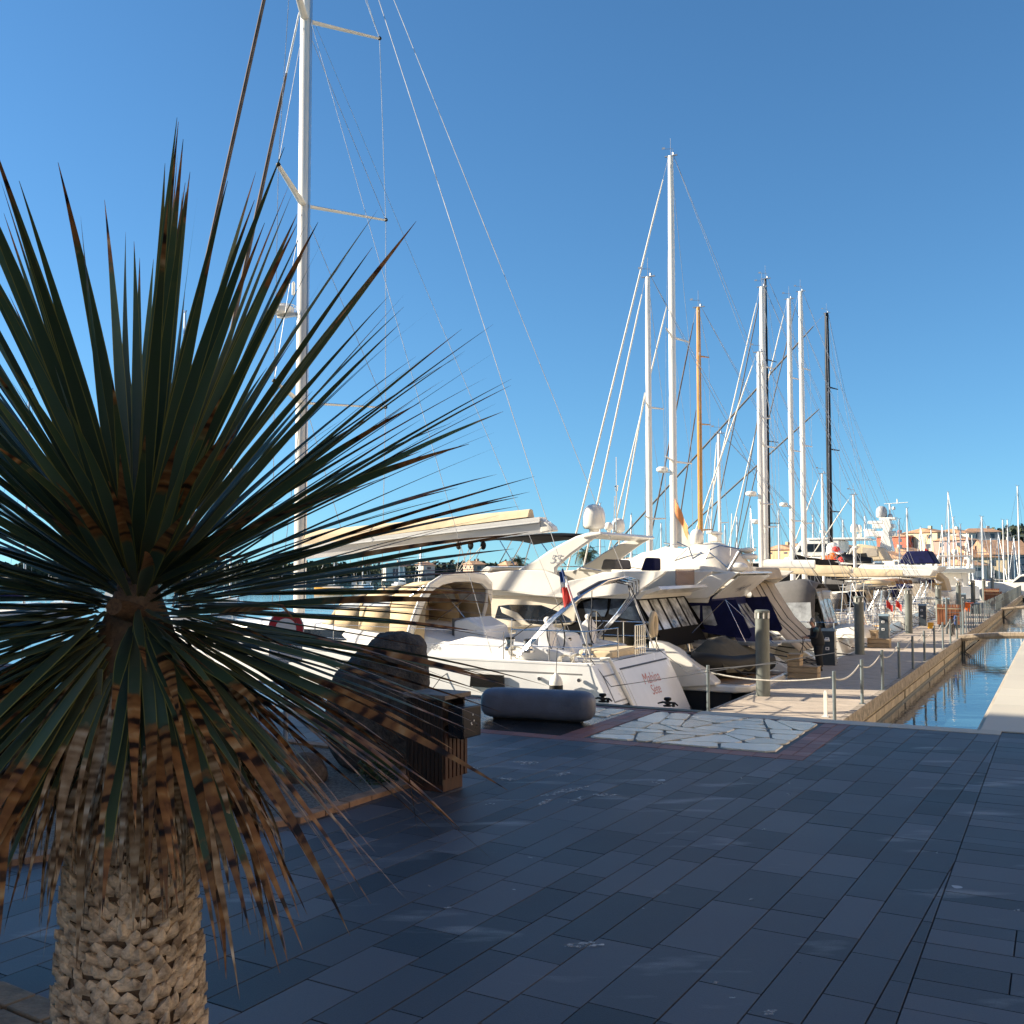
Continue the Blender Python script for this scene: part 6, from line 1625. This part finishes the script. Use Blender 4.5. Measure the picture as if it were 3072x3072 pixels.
for k, (x, y, z, m) in enumerate(((0, 0, .3, M.red), (.3, .2, .7, M.orange), (-.2, -.1, .9, M.whitefl), (.1, .1, 1.25, M.red), (-.4, .2, .35, M.red))): MB().ell((x, y, z), (.35, .3, .25), 8, 6).build('bundle', m, gb)
c_ = (fr_ @ Vector((2.0, -1.0, 5.9))); fl_ = thing('red_pennant', 'red flag bunched on the navy screen of the motor yacht', 'flag', c_, BOATROT)
MB().sheet([[(-.5*i/4+.05*math.sin(k), .15*math.sin(i+k*2), -.35*k/3-.1*i) for k in range(4)] for i in range(5)]).build('cloth', M.red, fl_); MB().tube([(.2, 0, -.6), (-.3, 0, 1.3)], .03, 6).build('staff', M.varnish, fl_)
S_ = motor(79.5, 1.4, 13, 4.6, 2.2, 'white motor yacht wrapped in beige cabin canvas near the fence end', True, False, arch=False)
S_.part(MB().prism_y([(.2, 1.9), (4.6, 2.2), (4.6, 3.8), (1.1, 3.78), (.5, 3.2)], -2.0, 2.05), 'cabin_canvas', M.beige, bevel=.1)
S_.part(MB().span((2.3, 2.06, 2.7), (3.4, 2.09, 3.4)), 'canvas_window', M.vinyl, smooth=0)
S_.part(MB().prism_y([(-.5, .6), (1.0, .6), (1.0, 1.9), (.2, 1.95)], -1.9, 1.9), 'stern_cover', M.taupe, bevel=.06)
V_ = motor(112, 3.5, 12, 4.8, 2.0, 'white flybridge motorboat facing away at the far end of the pontoon', True, False, arch=True, domes=1)
V_.root.rotation_euler = (0, 0, BOATROT-R(70))
X_ = motor(120, -7.5, 10, 3.6, 1.9, 'white motorboat at the far right edge beyond the fence', False, False)
# white superyacht
U_ = Boat('superyacht', 'white superyacht with tiered radar mast and grey satellite dome', 101, 8.5, 'motor yacht')
make_hull(U_, 36, 7.6, 3.0, 3.6, M.gelcool, sw=.92, rake=.1, bow=2, full=2.3, flare=.6)
U_.part(MB().prism_y([(2, 3.1), (13, 3.3), (12, 5.4), (2.5, 5.5)], -3.1, 3.1), 'main_deckhouse', M.gel, bevel=.1)
U_.part(MB().prism_y([(1.5, 5.52), (11.5, 5.52), (10.2, 7.3), (6, 7.3), (6, 5.8), (1.5, 5.75)], -2.9, 2.9), 'upper_deckhouse', M.gel, bevel=.1)
U_.part(MB().prism_y([(6.6, 6.0), (10.6, 6.0), (10.1, 6.9), (6.6, 6.9)], 2.88, 2.93), 'window_band', M.glass, smooth=0)
U_.part(MB().prism_y([(3.2, 3.9), (12.2, 4.1), (11.9, 5.0), (3.2, 5.0)], 3.08, 3.13), 'window_band', M.glass, smooth=0)
U_.part(MB().span((3.0, -3.0, 7.32), (9.5, 3.0, 7.55)), 'sun_deck_roof', M.gel, bevel=.06)
c = U_.L(2672, 1650, 0); xm = c[0]; b0 = U_.L(2672, 1650, 0)[1]
twr = MB().prism_y([U_.L(*p, 0) for p in ((2640, 1654), (2682, 1654), (2670, 1600), (2678, 1580), (2672, 1556), (2652, 1556), (2654, 1580))], -.9, .9); tw_ = U_.part(twr, 'radar_tower', M.gel, bevel=.06)
for (xa_, xb_, yy, hh) in ((2596, 2690, 1602, .28), (2620, 2684, 1579, .22), (2606, 2650, 1568, .16), (2640, 2688, 1557, .14), (2594, 2626, 1591, .12)):
    a, c2 = U_.L(xa_, yy, 0), U_.L(xb_, yy, 0); U_.part(MB().span((a[0], -.7, a[1]-hh), (c2[0], .7, a[1]+hh)), 'tower_wing', M.gel, tw_, bevel=.04)
gd = mat('grey_dome', (.42, .41, .40), .4, var=.05)
for (px, py, r_, h_, m) in ((2645, 1553, .60, 1.3, gd), (2671, 1557, .27, .6, gd), (2564, 1597, .44, 1.0, M.gel), (2579, 1597, .27, .85, M.gel)):
    c = U_.P(px, py, .0); d_ = dome(U_, c[0], 0, c[2], r_, h_, m=m); 
    if py > 1590: U_.part(MB().tube([(c[0], 0, 7.4), (c[0], 0, c[2]-.1)], .25, 8), 'dome_pedestal', M.gel, d_)
q = MB(); c = U_.P(2670, 1552, 0); q.tube([c, (c[0], 0, c[2]+1.5)], .09, 6); q.tube([(c[0]+.6, 0, c[2]+1.5), (c[0]-1.9, 0, c[2]+1.6)], .045, 5); q.ell((c[0]-.4, 0, c[2]+1.0), (.2, .2, .2), 8, 6); q.tube([(c[0]-.8, 0, c[2]+1.5), (c[0]-.8, 0, c[2]+2.0)], .06, 5)
U_.part(q, 'top_mast', M.gel, tw_)
c = U_.P(2564, 1580, 0); U_.part(MB().tube([(c[0], 0, c[2]-2), (c[0], 0, U_.L(2565, 1484, 0)[1])], [.16, .08], 6), 'light_mast', M.gel)

# ------------------------------------------------------------------ distant sailing boats
def far_boat(px, top, Y, label, col=None, hull=M.gel, L=9.5, k=0, rot=None, wood=False):
    base = at_Y(px, 1705, Y); t = thing('distant_sailboat', label, 'sailing boat', (base.x, Y, ZW), rot if rot is not None else R(70+37*k % 60), 'distant sailing boats beyond the pontoon')
    zt = at_Y(px, top, Y).z-ZW
    class BB: pass
    MB().loft([[(x, y*w_, z) for y, z in ((1, 1.0+.03*x), (.9, .2), (.4, -.2), (-.4, -.2), (-.9, .2), (-1, 1.0+.03*x))] for x, w_ in ((-L*.45, 1.1), (-L*.2, 1.5), (L*.1, 1.45), (L*.35, .8), (L*.5, .05))]).build('hull', hull, t, smooth=50)
    MB().loft([[(x, y*w_, .9+h_*q) for y, q in ((1, 0), (.85, 1), (-.85, 1), (-1, 0))] for x, w_, h_ in ((-L*.12, .9, .5), (L*.15, .8, .6), (L*.3, .4, .3))]).build('cabin', M.gel, t)
    mm_ = M.varnish if wood else (M.alu if k % 3 else M.alugrey)
    MB().tube([(L*.05, 0, .9), (L*.05, 0, zt)], [.10+.012*Y/100, .07+.012*Y/100], 8).build('mast', mm_, t, smooth=50)
    m = MB(); m.tube([(L*.05, 0, 2.1), (-L*.36, 0, 2.0)], .13, 6); m.build('boom_cover', (M.navy, M.sand, M.white_can, M.greycan)[k % 4], t)
    w_ = MB()
    for p in ((L*.48, 0, 1.2), (-L*.44, 0, 1.1), (0, 1.3, 1), (0, -1.3, 1)): wire(w_, (L*.05, 0, zt-.1), p, .012+.006*Y/100)
    w_.tube([(L*.05, -.9, zt*.55), (L*.05, .9, zt*.55)], .035, 5); w_.build('rigging', M.wire, t, smooth=0)
    MB().tube([(L*.05-.3, 0, zt+.1), (L*.05, 0, zt), (L*.05+.35, 0, zt+.25)], .035, 4).build('wind_vane', M.wire, t)
far = [(2732, 1525, 120), (2710, 1557, 130), (2767, 1582, 140), (2830, 1575, 150), (2854, 1477, 125), (2872, 1552, 140), (2890, 1573, 150), (2951, 1553, 160), (2959, 1550, 150), (3020, 1560, 165), (3031, 1560, 175), (3067, 1458, 150),
       (2470, 1510, 140), (2538, 1560, 150), (1894, 1544, 120), (1808, 1510, 135), (2131, 1537, 125), (2218, 1550, 130), (2175, 1575, 140), (2255, 1520, 145), (2345, 1530, 150), (2445, 1545, 155), (1870, 1575, 150), (1990, 1570, 150), (2600, 1548, 165), (2800, 1590, 170), (2905, 1600, 180), (2925, 1605, 185), (2980, 1615, 190), (3000, 1600, 190), (3045, 1610, 200), (2850, 1600, 180), (2783, 1612, 195),
       (548, 935, 60), (190, 1200, 85), (350, 1420, 120), (690, 1290, 95), (60, 1170, 80), (1085, 1600, 170), (1200, 1630, 200), (1262, 1610, 190)]
words = ['sloop', 'yacht', 'sailboat', 'cutter']
def region(px, Y):
    if px < 700: return 'behind the yucca crown'
    if px < 1300: return 'far off under the beige boom'
    if px < 2000: return 'between the white dome and the first white masts'
    if px < 2300: return 'between the wooden mast and the white masts'
    if px < 2620: return 'near the black mast'
    if px < 2800: return 'right of the superyacht dome'
    if px < 2920: return 'before the cream apartment blocks'
    return 'before the gabled building on the far right'
cnt = {}
ordw = ['first', 'second', 'third', 'fourth', 'fifth', 'sixth', 'seventh', 'eighth', 'ninth', 'tenth']
for k, (px, top, Y) in enumerate(sorted(far)):
    g_ = region(px, Y); cnt[g_] = cnt.get(g_, -1)+1
    far_boat(px, top, Y, f"distant {('grey','pale','white','slender')[k % 4]} mast boat, {ordw[cnt[g_]]} from left {g_}", k=k)
yb = far_boat(1010, 1600, 166, 'yellow hulled sailboat moored on the far water under the beige boom', hull=M.yellow, L=7.5, k=2, rot=R(172))
# ------------------------------------------------------------------ far shore: buildings, palms, woods
M.tilef = mat('orange_roof_tiles', (.44, .25, .14), .85, var=.2, scale=.8)
def wallmat(n, c): return mat('render_'+n, c, .9, var=.07, scale=.3)
WC = dict(cream=wallmat('cream', (.66, .52, .32)), white=wallmat('white', (.68, .62, .50)), pink=wallmat('pink', (.52, .36, .25)), red=wallmat('red', (.52, .12, .06)), orange=wallmat('orange', (.58, .34, .18)), mauve=wallmat('mauve', (.38, .24, .19)), grey=wallmat('grey', (.40, .37, .33)))
M.winf = mat('far_window', (.05, .065, .085), .2)
M.balc = mat('balcony_white', (.62, .60, .55), .7)
def house(px0, px1, ytop, Y, rz, wall, floors, label, depth=11, roof='hip', base=-1.5, ov=.5, balc=False, rh=None):
    a, c = at_Y(px0, ytop, Y), at_Y(px1, ytop, Y); w = (c.x-a.x); H = a.z-base
    rz_ = R(rz); k = abs(math.cos(rz_))+depth/max(w, 1)*abs(math.sin(rz_))*.0; w2 = max(4, (w-depth*abs(math.sin(rz_)))/max(.3, math.cos(rz_)))
    t = thing('apartment_building' if floors > 2 else 'quay_house', label, 'building', ((a.x+c.x)/2, Y+depth/2, base), rz_)
    rh = rh or min(1.3, depth*.2); hw = H-rh*.9
    MB().span((-w2/2, -depth/2, 0), (w2/2, depth/2, hw)).build('wall', WC[wall], t)
    m = MB(); x, y = w2/2+ov, depth/2+ov
    if roof == 'hip': m.add([(-x, -y, hw), (x, -y, hw), (x, y, hw), (-x, y, hw), (-x*.6, 0, hw+rh), (x*.6, 0, hw+rh)], [(0, 1, 5, 4), (1, 2, 5), (2, 3, 4, 5), (3, 0, 4), (3, 2, 1, 0)])
    elif roof == 'gable': m.add([(-x, -y, hw), (x, -y, hw), (x, y, hw), (-x, y, hw), (-x, 0, hw+rh), (x, 0, hw+rh)], [(0, 1, 5, 4), (1, 2, 5), (2, 3, 4, 5), (3, 0, 4), (3, 2, 1, 0)])
    elif roof == 'mono': m.add([(-x, -y, hw), (x, -y, hw), (x, y, hw+rh), (-x, y, hw+rh), (-x, y, hw), (x, y, hw)], [(0, 1, 2, 3), (1, 5, 2), (0, 3, 4), (3, 2, 5, 4), (0, 4, 5, 1)])
    r_ = m.build('roof', M.tilef, t, smooth=0)
    MB().span((w2*.2, -.5, hw+rh*.3), (w2*.2+.8, .4, hw+rh+.7)).build('chimney', WC[wall], r_, smooth=0)
    fh = hw/max(1, floors)
    for f in range(floors):
        n = max(1, int(w2/3.4))
        for i in range(n):
            x0 = -w2/2+(i+.5)*w2/n; m = MB().span((x0-.65, -depth/2-.06, f*fh+.7), (x0+.65, -depth/2-.01, f*fh+fh-.55)); o = m.build('window', M.winf, t, smooth=0)
        for i in range(2):
            y0 = -depth/4+i*depth/2; MB().span((-w2/2-.06, y0-.6, f*fh+.9), (-w2/2-.01, y0+.6, f*fh+fh-.6)).build('window', M.winf, t, smooth=0)
        if balc and f: MB().span((-w2/2+.5, -depth/2-1.1, f*fh-.1), (w2/2-.5, -depth/2-.07, f*fh+.75)).build('balcony', M.balc, t, smooth=0)
    return t
house(2745, 2862, 1584, 285, 32, 'cream', 5, 'cream apartment block with pale balconies left of the tall far mast', balc=True)
house(2862, 2912, 1586, 300, 38, 'white', 5, 'pale gabled apartment block between the cream block and the long shaded block', roof='gable')
house(2904, 3024, 1584, 310, -14, 'grey', 5, 'long shaded apartment block with pale orange roof below the pine hill', balc=True)
house(2862, 2926, 1606, 262, 25, 'mauve', 4, 'mauve house with two small windows in front of the long shaded block', roof='hip')
house(2975, 3110, 1622, 225, -6, 'grey', 4, 'gabled building with orange roof at the far right of the harbour', roof='gable', depth=14, rh=3.4)
house(2955, 2990, 1655, 216, 60, 'cream', 2, 'cream end house joined left of the gabled building', roof='mono')
house(2884, 2956, 1640, 228, 20, 'cream', 3, 'low cream house with broad orange roof before the mauve house', rh=3)
house(2766, 2822, 1643, 232, 18, 'white', 2, 'low white boat shed with sloping orange roof', roof='mono', rh=2.6)
house(2680, 2745, 1645, 236, 18, 'white', 2, 'low white shed with orange roof right of the superyacht', roof='mono', rh=2.6)
house(2904, 2938, 1679, 214, 10, 'white', 2, 'small white quay house in front of the orange roofs')
house(2676, 2748, 1597, 290, 30, 'red', 5, 'red and orange apartment block right of the superyacht tower')
house(2340, 2400, 1634, 250, 28, 'orange', 4, 'orange house seen left of the rightmost white masts')
house(2392, 2440, 1630, 262, 24, 'red', 4, 'red house seen between the two rightmost white masts')
house(2436, 2506, 1622, 270, 26, 'orange', 4, 'orange terrace with flat eaves just left of the black mast')
house(2500, 2560, 1628, 280, 22, 'pink', 4, 'pink house just right of the black mast')
house(2130, 2180, 1645, 260, 25, 'red', 4, 'red house behind the wooden mast yacht')
house(1400, 1440, 1683, 330, 20, 'pink', 2, 'tiny pink house on the left shore under the black bimini', rh=1.2)
house(1500, 1560, 1684, 300, 15, 'orange', 2, 'tiny orange house on the shore left of the white arch', rh=1.2)
house(1250, 1290, 1686, 340, 20, 'white', 2, 'tiny white house on the far left shore', rh=1.2)
house(1130, 1215, 1690, 250, 12, 'white', 1, 'long low white shed on the left shore under the beige boom', rh=.8)
house(1880, 1990, 1672, 130, 20, 'white', 1, 'low flat roofed harbour office behind the first white mast', rh=.5, depth=8)

def palm(px, ytop, Y, label):
    p = at_Y(px, ytop, Y); t = thing('palm_tree', label, 'tree', (p.x, Y, -1.5), 0, 'palms on the far shore'); h = p.z+1.5-.9
    MB().tube([(0, 0, 0), (.1, 0, h*.5), (0, 0, h)], [.28, .2, .22], 8).build('trunk', M.barkin, t)
    r2 = random.Random(px); m = MB()
    for i in range(26):
        a = i*2.4; el = r2.uniform(-.5, 1.3); pts = []; q = Vector((0, 0, h)); L_ = r2.uniform(1.5, 2.1)
        for k in range(6):
            pts.append(q.copy()); q = q+Vector((math.cos(a)*math.cos(el), math.sin(a)*math.cos(el), math.sin(el)))*(L_/5); el -= .34
        sd = Vector((-math.sin(a), math.cos(a), -.4))
        for k in range(5):
            for e in range(3):
                c = pts[k]+(pts[k+1]-pts[k])*(e/3)
                for sg in (1, -1): m.add([c, c+sd*sg*.42*(1-.12*k)+Vector((0, 0, -.22)), c+(pts[k+1]-pts[k])*.22], [(0, 1, 2)])
    m.build('crown', mat('palm_green', (.06, .085, .03), .7, var=.3) if 'palm_green' not in MATS else MATS['palm_green'], t, smooth=0, normals=False)
for px, y, Y, l in ((1557, 1664, 150, 'palm beside the tiny orange house left of the white arch'), (1754, 1637, 120, 'taller palm seen through the white radar arch'), (1765, 1645, 126, 'shorter palm seen through the white radar arch'), (1861, 1645, 125, 'palm standing right of the white radar arch'), (1980, 1652, 130, 'palm just left of the tallest white mast')): palm(px, y, Y, l)

def wood(name, label, boxes, m, seed):
    r2 = random.Random(seed); mb = MB()
    for (x, y, z, r_, h_) in boxes:
        for i in range(150):
            d = Vector((r2.gauss(0, 1), r2.gauss(0, 1), r2.gauss(0, 1))).normalized()*(r2.random()**.33)
            p = Vector((x+d.x*r_, y+d.y*r_, z+h_*(.5+.5*d.z))); s = r_*r2.uniform(.10, .20)
            n1 = Vector((r2.gauss(0, 1), r2.gauss(0, 1), r2.gauss(0, 1))).normalized()*s; n2 = n1.orthogonal().normalized()*s*.8
            mb.add([p-n1, p+n2, p+n1, p-n2], [(0, 1, 2, 3)])
    o = mb.build(name, m, smooth=0, normals=False); return tag(o, label, 'trees', kind='stuff')
M.pine = mat('pine_foliage', (.055, .07, .032), .9, var=.3, scale=.3)
r2 = random.Random(4); bx_ = []
for i in range(70):
    px = 2955+i*3.4+r2.uniform(-3, 3); yt = 1597-24*min(1, max(0, (px-2955)/70))-6*math.sin(i*.9)+r2.uniform(0, 34); Y = r2.uniform(335, 420)
    p = at_Y(px, yt, Y); bx_.append((p.x, Y, p.z-6.5, 5.2, 6.5)); bx_.append((p.x, Y, p.z-13, 5.2, 7))
wood('pine_wood', 'dark pine wood on the hill above the orange roofs', bx_, M.pine, 5)
bx_ = []
for i in range(75):
    px = -250+i*24+r2.uniform(-9, 9); Y = r2.uniform(335, 420); p = at_Y(px, 1688+r2.uniform(-7, 10), Y); bx_.append((p.x, Y, -2, r2.uniform(4, 8), max(1.5, p.z+2)))
wood('shore_trees', 'low line of trees along the far left shore', bx_, M.pine, 6)
# white mooring posts on the far water
for k, px in enumerate((1062, 1083, 1105)):
    p = at_z(px, 1776, ZW); o = MB().box((0, 0, .6), (.7, .7, 2.2)).box((0, 0, 1.78), (.9, .9, .14)).build('dolphin_post', M.gel); o.location = p
    tag(o, ('white mooring post nearest the yellow sailboat', 'white mooring post, middle of the far three', 'white mooring post, rightmost of the far three')[k], 'post', 'white mooring posts on the far water')

# gulls on the pile tops
def gull(p, label, rz):
    mb = MB(); mb.loft([[(x, r_*math.cos(a), z+r_*1.05*math.sin(a)) for a in [2*math.pi*k/10 for k in range(10)]] for x, z, r_ in ((-.30, .16, .015), (-.2, .15, .05), (-.05, .16, .085), (.08, .20, .08), (.15, .28, .045), (.19, .33, .048), (.24, .34, .035), (.27, .335, .012))])
    o = mb.build('seagull', M.whitefl, smooth=60); o.location = p; o.rotation_euler = (0, 0, rz); tag(o, label, 'bird')
    w_ = MB()
    for sg in (1, -1): w_.loft([[(x, sg*(.07+k*.02), z+k*.03) for k in (-1, 0, 1)] for x, z in ((.06, .19), (-.1, .19), (-.33, .17))], cap=False, close=False)
    w_.build('wing', M.grpgrey, o)
    MB().tube([(.26, 0, .335), (.33, 0, .32)], [.014, .004], 6).build('beak', M.yellow, o)
    for sg in (1, -1): MB().tube([(.0, sg*.03, .10), (.0, sg*.03, 0)], .008, 5).build('leg', M.yellow, o)
gull(W(6.9+42, -.38, ZP+2.155), 'white gull standing on the fourth mooring pile', R(200)); gull(W(6.9+56, -.38, ZP+2.155), 'white gull standing on the fifth mooring pile', R(160))
# ------------------------------------------------------------------ man in dark clothes on the pontoon
M.skin = mat('skin', (.52, .27, .18), .5, var=.08)
M.jacket = mat('black_jacket', (.012, .012, .015), .75, var=.3, scale=8)
M.camo = mat('teal_shoulder_panel', (.05, .13, .15), .7, col2=(.015, .02, .025), scale=9)
M.trous = mat('black_trousers', (.014, .014, .016), .85, var=.3, scale=6)
M.hairg = mat('grey_hair', (.28, .26, .24), .8, var=.25, scale=40)
def skin_mesh(name, chains, m, parent=None, sub=2):
    """chains: list of [(pos, radius)...]; a chain starting with an int index continues from that vertex"""
    vs_, es, rs = [], [], []
    for ch in chains:
        prev = None
        for it in ch:
            if isinstance(it, int): prev = it; continue
            vs_.append(it[0]); rs.append(it[1]); i = len(vs_)-1
            if prev is not None: es.append((prev, i))
            prev = i
    me = bpy.data.meshes.new(name); me.from_pydata(vs_, es, []); o = bpy.data.objects.new(name, me); COL.objects.link(o)
    sk = o.modifiers.new('skin', 'SKIN'); ly = me.skin_vertices[0] if me.skin_vertices else None
    if ly is None:
        bpy.context.view_layer.objects.active = o; bpy.context.view_layer.update(); ly = me.skin_vertices[0]
    for i, r_ in enumerate(rs):
        r_ = r_ if hasattr(r_, '__len__') else (r_, r_); ly.data[i].radius = r_
    ly.data[0].use_root = True
    sb = o.modifiers.new('sub', 'SUBSURF'); sb.levels = sb.render_levels = sub
    bpy.context.view_layer.update()
    m2 = bpy.data.meshes.new_from_object(o.evaluated_get(bpy.context.evaluated_depsgraph_get()))
    bpy.data.objects.remove(o); m2.name = name; m2.materials.clear(); m2.materials.append(m)
    m2.polygons.foreach_set('use_smooth', [True]*len(m2.polygons))
    o = bpy.data.objects.new(name, m2); COL.objects.link(o)
    if parent: o.parent = parent
    return o
# local frame: x = facing direction, y = his left, z up
pos = W(*uv_of(at_z(2456, 2012, ZP)), ZP)
V = Vector
hand_l, hand_r = V((.42, .10, 1.12)), V((.44, -.12, 1.13))
body = skin_mesh('person', [
    [((0, 0, .93), .13), ((.02, 0, 1.12), .125), ((.08, 0, 1.30), .14), ((.13, 0, 1.44), .075), ((.175, 0, 1.52), .055), ((.215, 0, 1.60), (.088, .082)), ((.23, 0, 1.69), (.09, .08))],
    [0, ((-.01, .09, .84), .075), ((.02, .12, .48), .055), ((-.03, .13, .10), .042), ((.04, .14, .04), .036), ((.16, .15, .03), .030)],
    [0, ((0, -.09, .84), .075), ((-.02, -.12, .48), .055), ((-.07, -.13, .10), .042), ((.0, -.14, .04), .036), ((.12, -.15, .03), .030)],
    [2, ((.10, .17, 1.38), .065), ((.12, .24, 1.13), .045), ((.36, .14, 1.12), .030), (tuple(hand_l), (.034, .018))],
    [2, ((.10, -.17, 1.38), .065), ((.13, -.24, 1.14), .045), ((.37, -.15, 1.13), .030), (tuple(hand_r), (.034, .018))],
    ], M.skin)
body.location = pos; body.scale = (.92, .92, .92); body.rotation_euler = (0, 0, R(176))
tag(body, 'grey haired man in dark jacket and trousers holding a hose on the pontoon', 'person')
# fingers and thumbs closed on the hose
for h, sg in ((hand_l, 1), (hand_r, -1)):
    fb2 = MB()
    for k, l in enumerate((.072, .080, .076, .060)):
        b0 = h+V((.02, (k-1.5)*.021, .008)); fb2.tube([b0, b0+V((l*.5, 0, .004)), b0+V((l*.72, 0, -.022)), b0+V((l*.5, 0, -.042))], [.0095, .009, .0085, .007], 6)
    fb2.tube([h+V((-.01, -sg*.03, .0)), h+V((.03, -sg*.05, -.018)), h+V((.06, -sg*.035, -.03))], [.012, .0105, .008], 6)
    fb2.build('fingers', M.skin, body, smooth=60)
skin_mesh('jacket', [[((-.01, 0, .76), (.23, .25)), ((.01, 0, 1.02), (.235, .25)), ((.06, 0, 1.28), (.235, .26)), ((.12, 0, 1.42), (.15, .17)), ((.145, 0, 1.47), .07)],
    [2, ((.10, .19, 1.39), .085), ((.12, .255, 1.14), .066), ((.33, .15, 1.12), .050)], [2, ((.10, -.19, 1.39), .085), ((.13, -.255, 1.15), .066), ((.34, -.16, 1.13), .050)]], M.jacket, body)
for sg in (1, -1): MB().ell((.105, sg*.185, 1.385), (.105, .095, .10), 12, 8).build('shoulder_panel', M.camo, body, smooth=60)
skin_mesh('trousers', [[((0, 0, .95), (.16, .18)), ((-.005, 0, .84), (.16, .18))], [1, ((.0, .10, .72), .15), ((.02, .12, .48), .125), ((-.02, .125, .28), .115), ((-.03, .13, .08), .092)], [1, ((0, -.10, .72), .15), ((-.02, -.12, .48), .125), ((-.05, -.125, .28), .115), ((-.07, -.13, .08), .092)]], M.trous, body)
for x, y in ((0.0, .14), (-.04, -.14)):
    MB().loft([[(x+xx, y+w_*k, z) for k, z in ((1, 0), (1, h_*.6), (.5, h_), (-.5, h_), (-1, h_*.6), (-1, 0))] for xx, w_, h_ in ((-.09, .035, .08), (-.03, .048, .12), (.08, .052, .08), (.17, .045, .055), (.21, .02, .03))]).build('shoe', M.rubber, body, smooth=60)
hd = V((.222, 0, 1.64))
hr = MB(); g = []
for i in range(9):
    el = R(-35)+R(125)*i/8
    g.append([hd+V((-.012+.103*math.cos(el)*math.cos(a)-.018, .092*math.cos(el)*math.sin(a), .03+.118*math.sin(el)+(.05 if abs(a-math.pi) > 1.5 and i < 3 else 0))) for a in [R(62)+R(236)*k/16 for k in range(17)]])
hr.sheet(g); hr.build('hair', M.hairg, body, smooth=60, solid=.012)
fc = MB(); fc.tube([hd+V((.085, 0, .02)), hd+V((.118, 0, -.025)), hd+V((.095, 0, -.035))], [.010, .016, .010], 6)
fc.build('nose', M.skin, body, smooth=60)
for sg in (1, -1):
    MB().ell(hd+V((.084, sg*.032, .012)), (.012, .014, .009), 8, 6).build('eye', M.black, body); MB().ell(hd+V((.0, sg*.088, -.005)), (.022, .012, .034), 8, 6).build('ear', M.skin, body)
MB().tube([hd+V((.088, .025, -.06)), hd+V((.094, 0, -.06)), hd+V((.088, -.025, -.06))], .006, 5).build('mouth', mat('lips', (.32, .12, .09), .5), body)
hs = thing('hose', 'thin dark hose looping down from the hands of the man', 'hose', pos, R(176)); hs.scale = (.92, .92, .92)
q = MB(); q.tube([(1.0, .25, .02), (.75, .2, .35), (.55, .15, .85), (.475, .10, 1.105), (.46, 0, 1.13), (.485, -.12, 1.11), (.50, -.14, .7), (.48, -.16, .3), (.6, -.3, .02), (.3, -.6, .02)], .011, 6); q.build('tube', M.ropedark, hs, smooth=60)
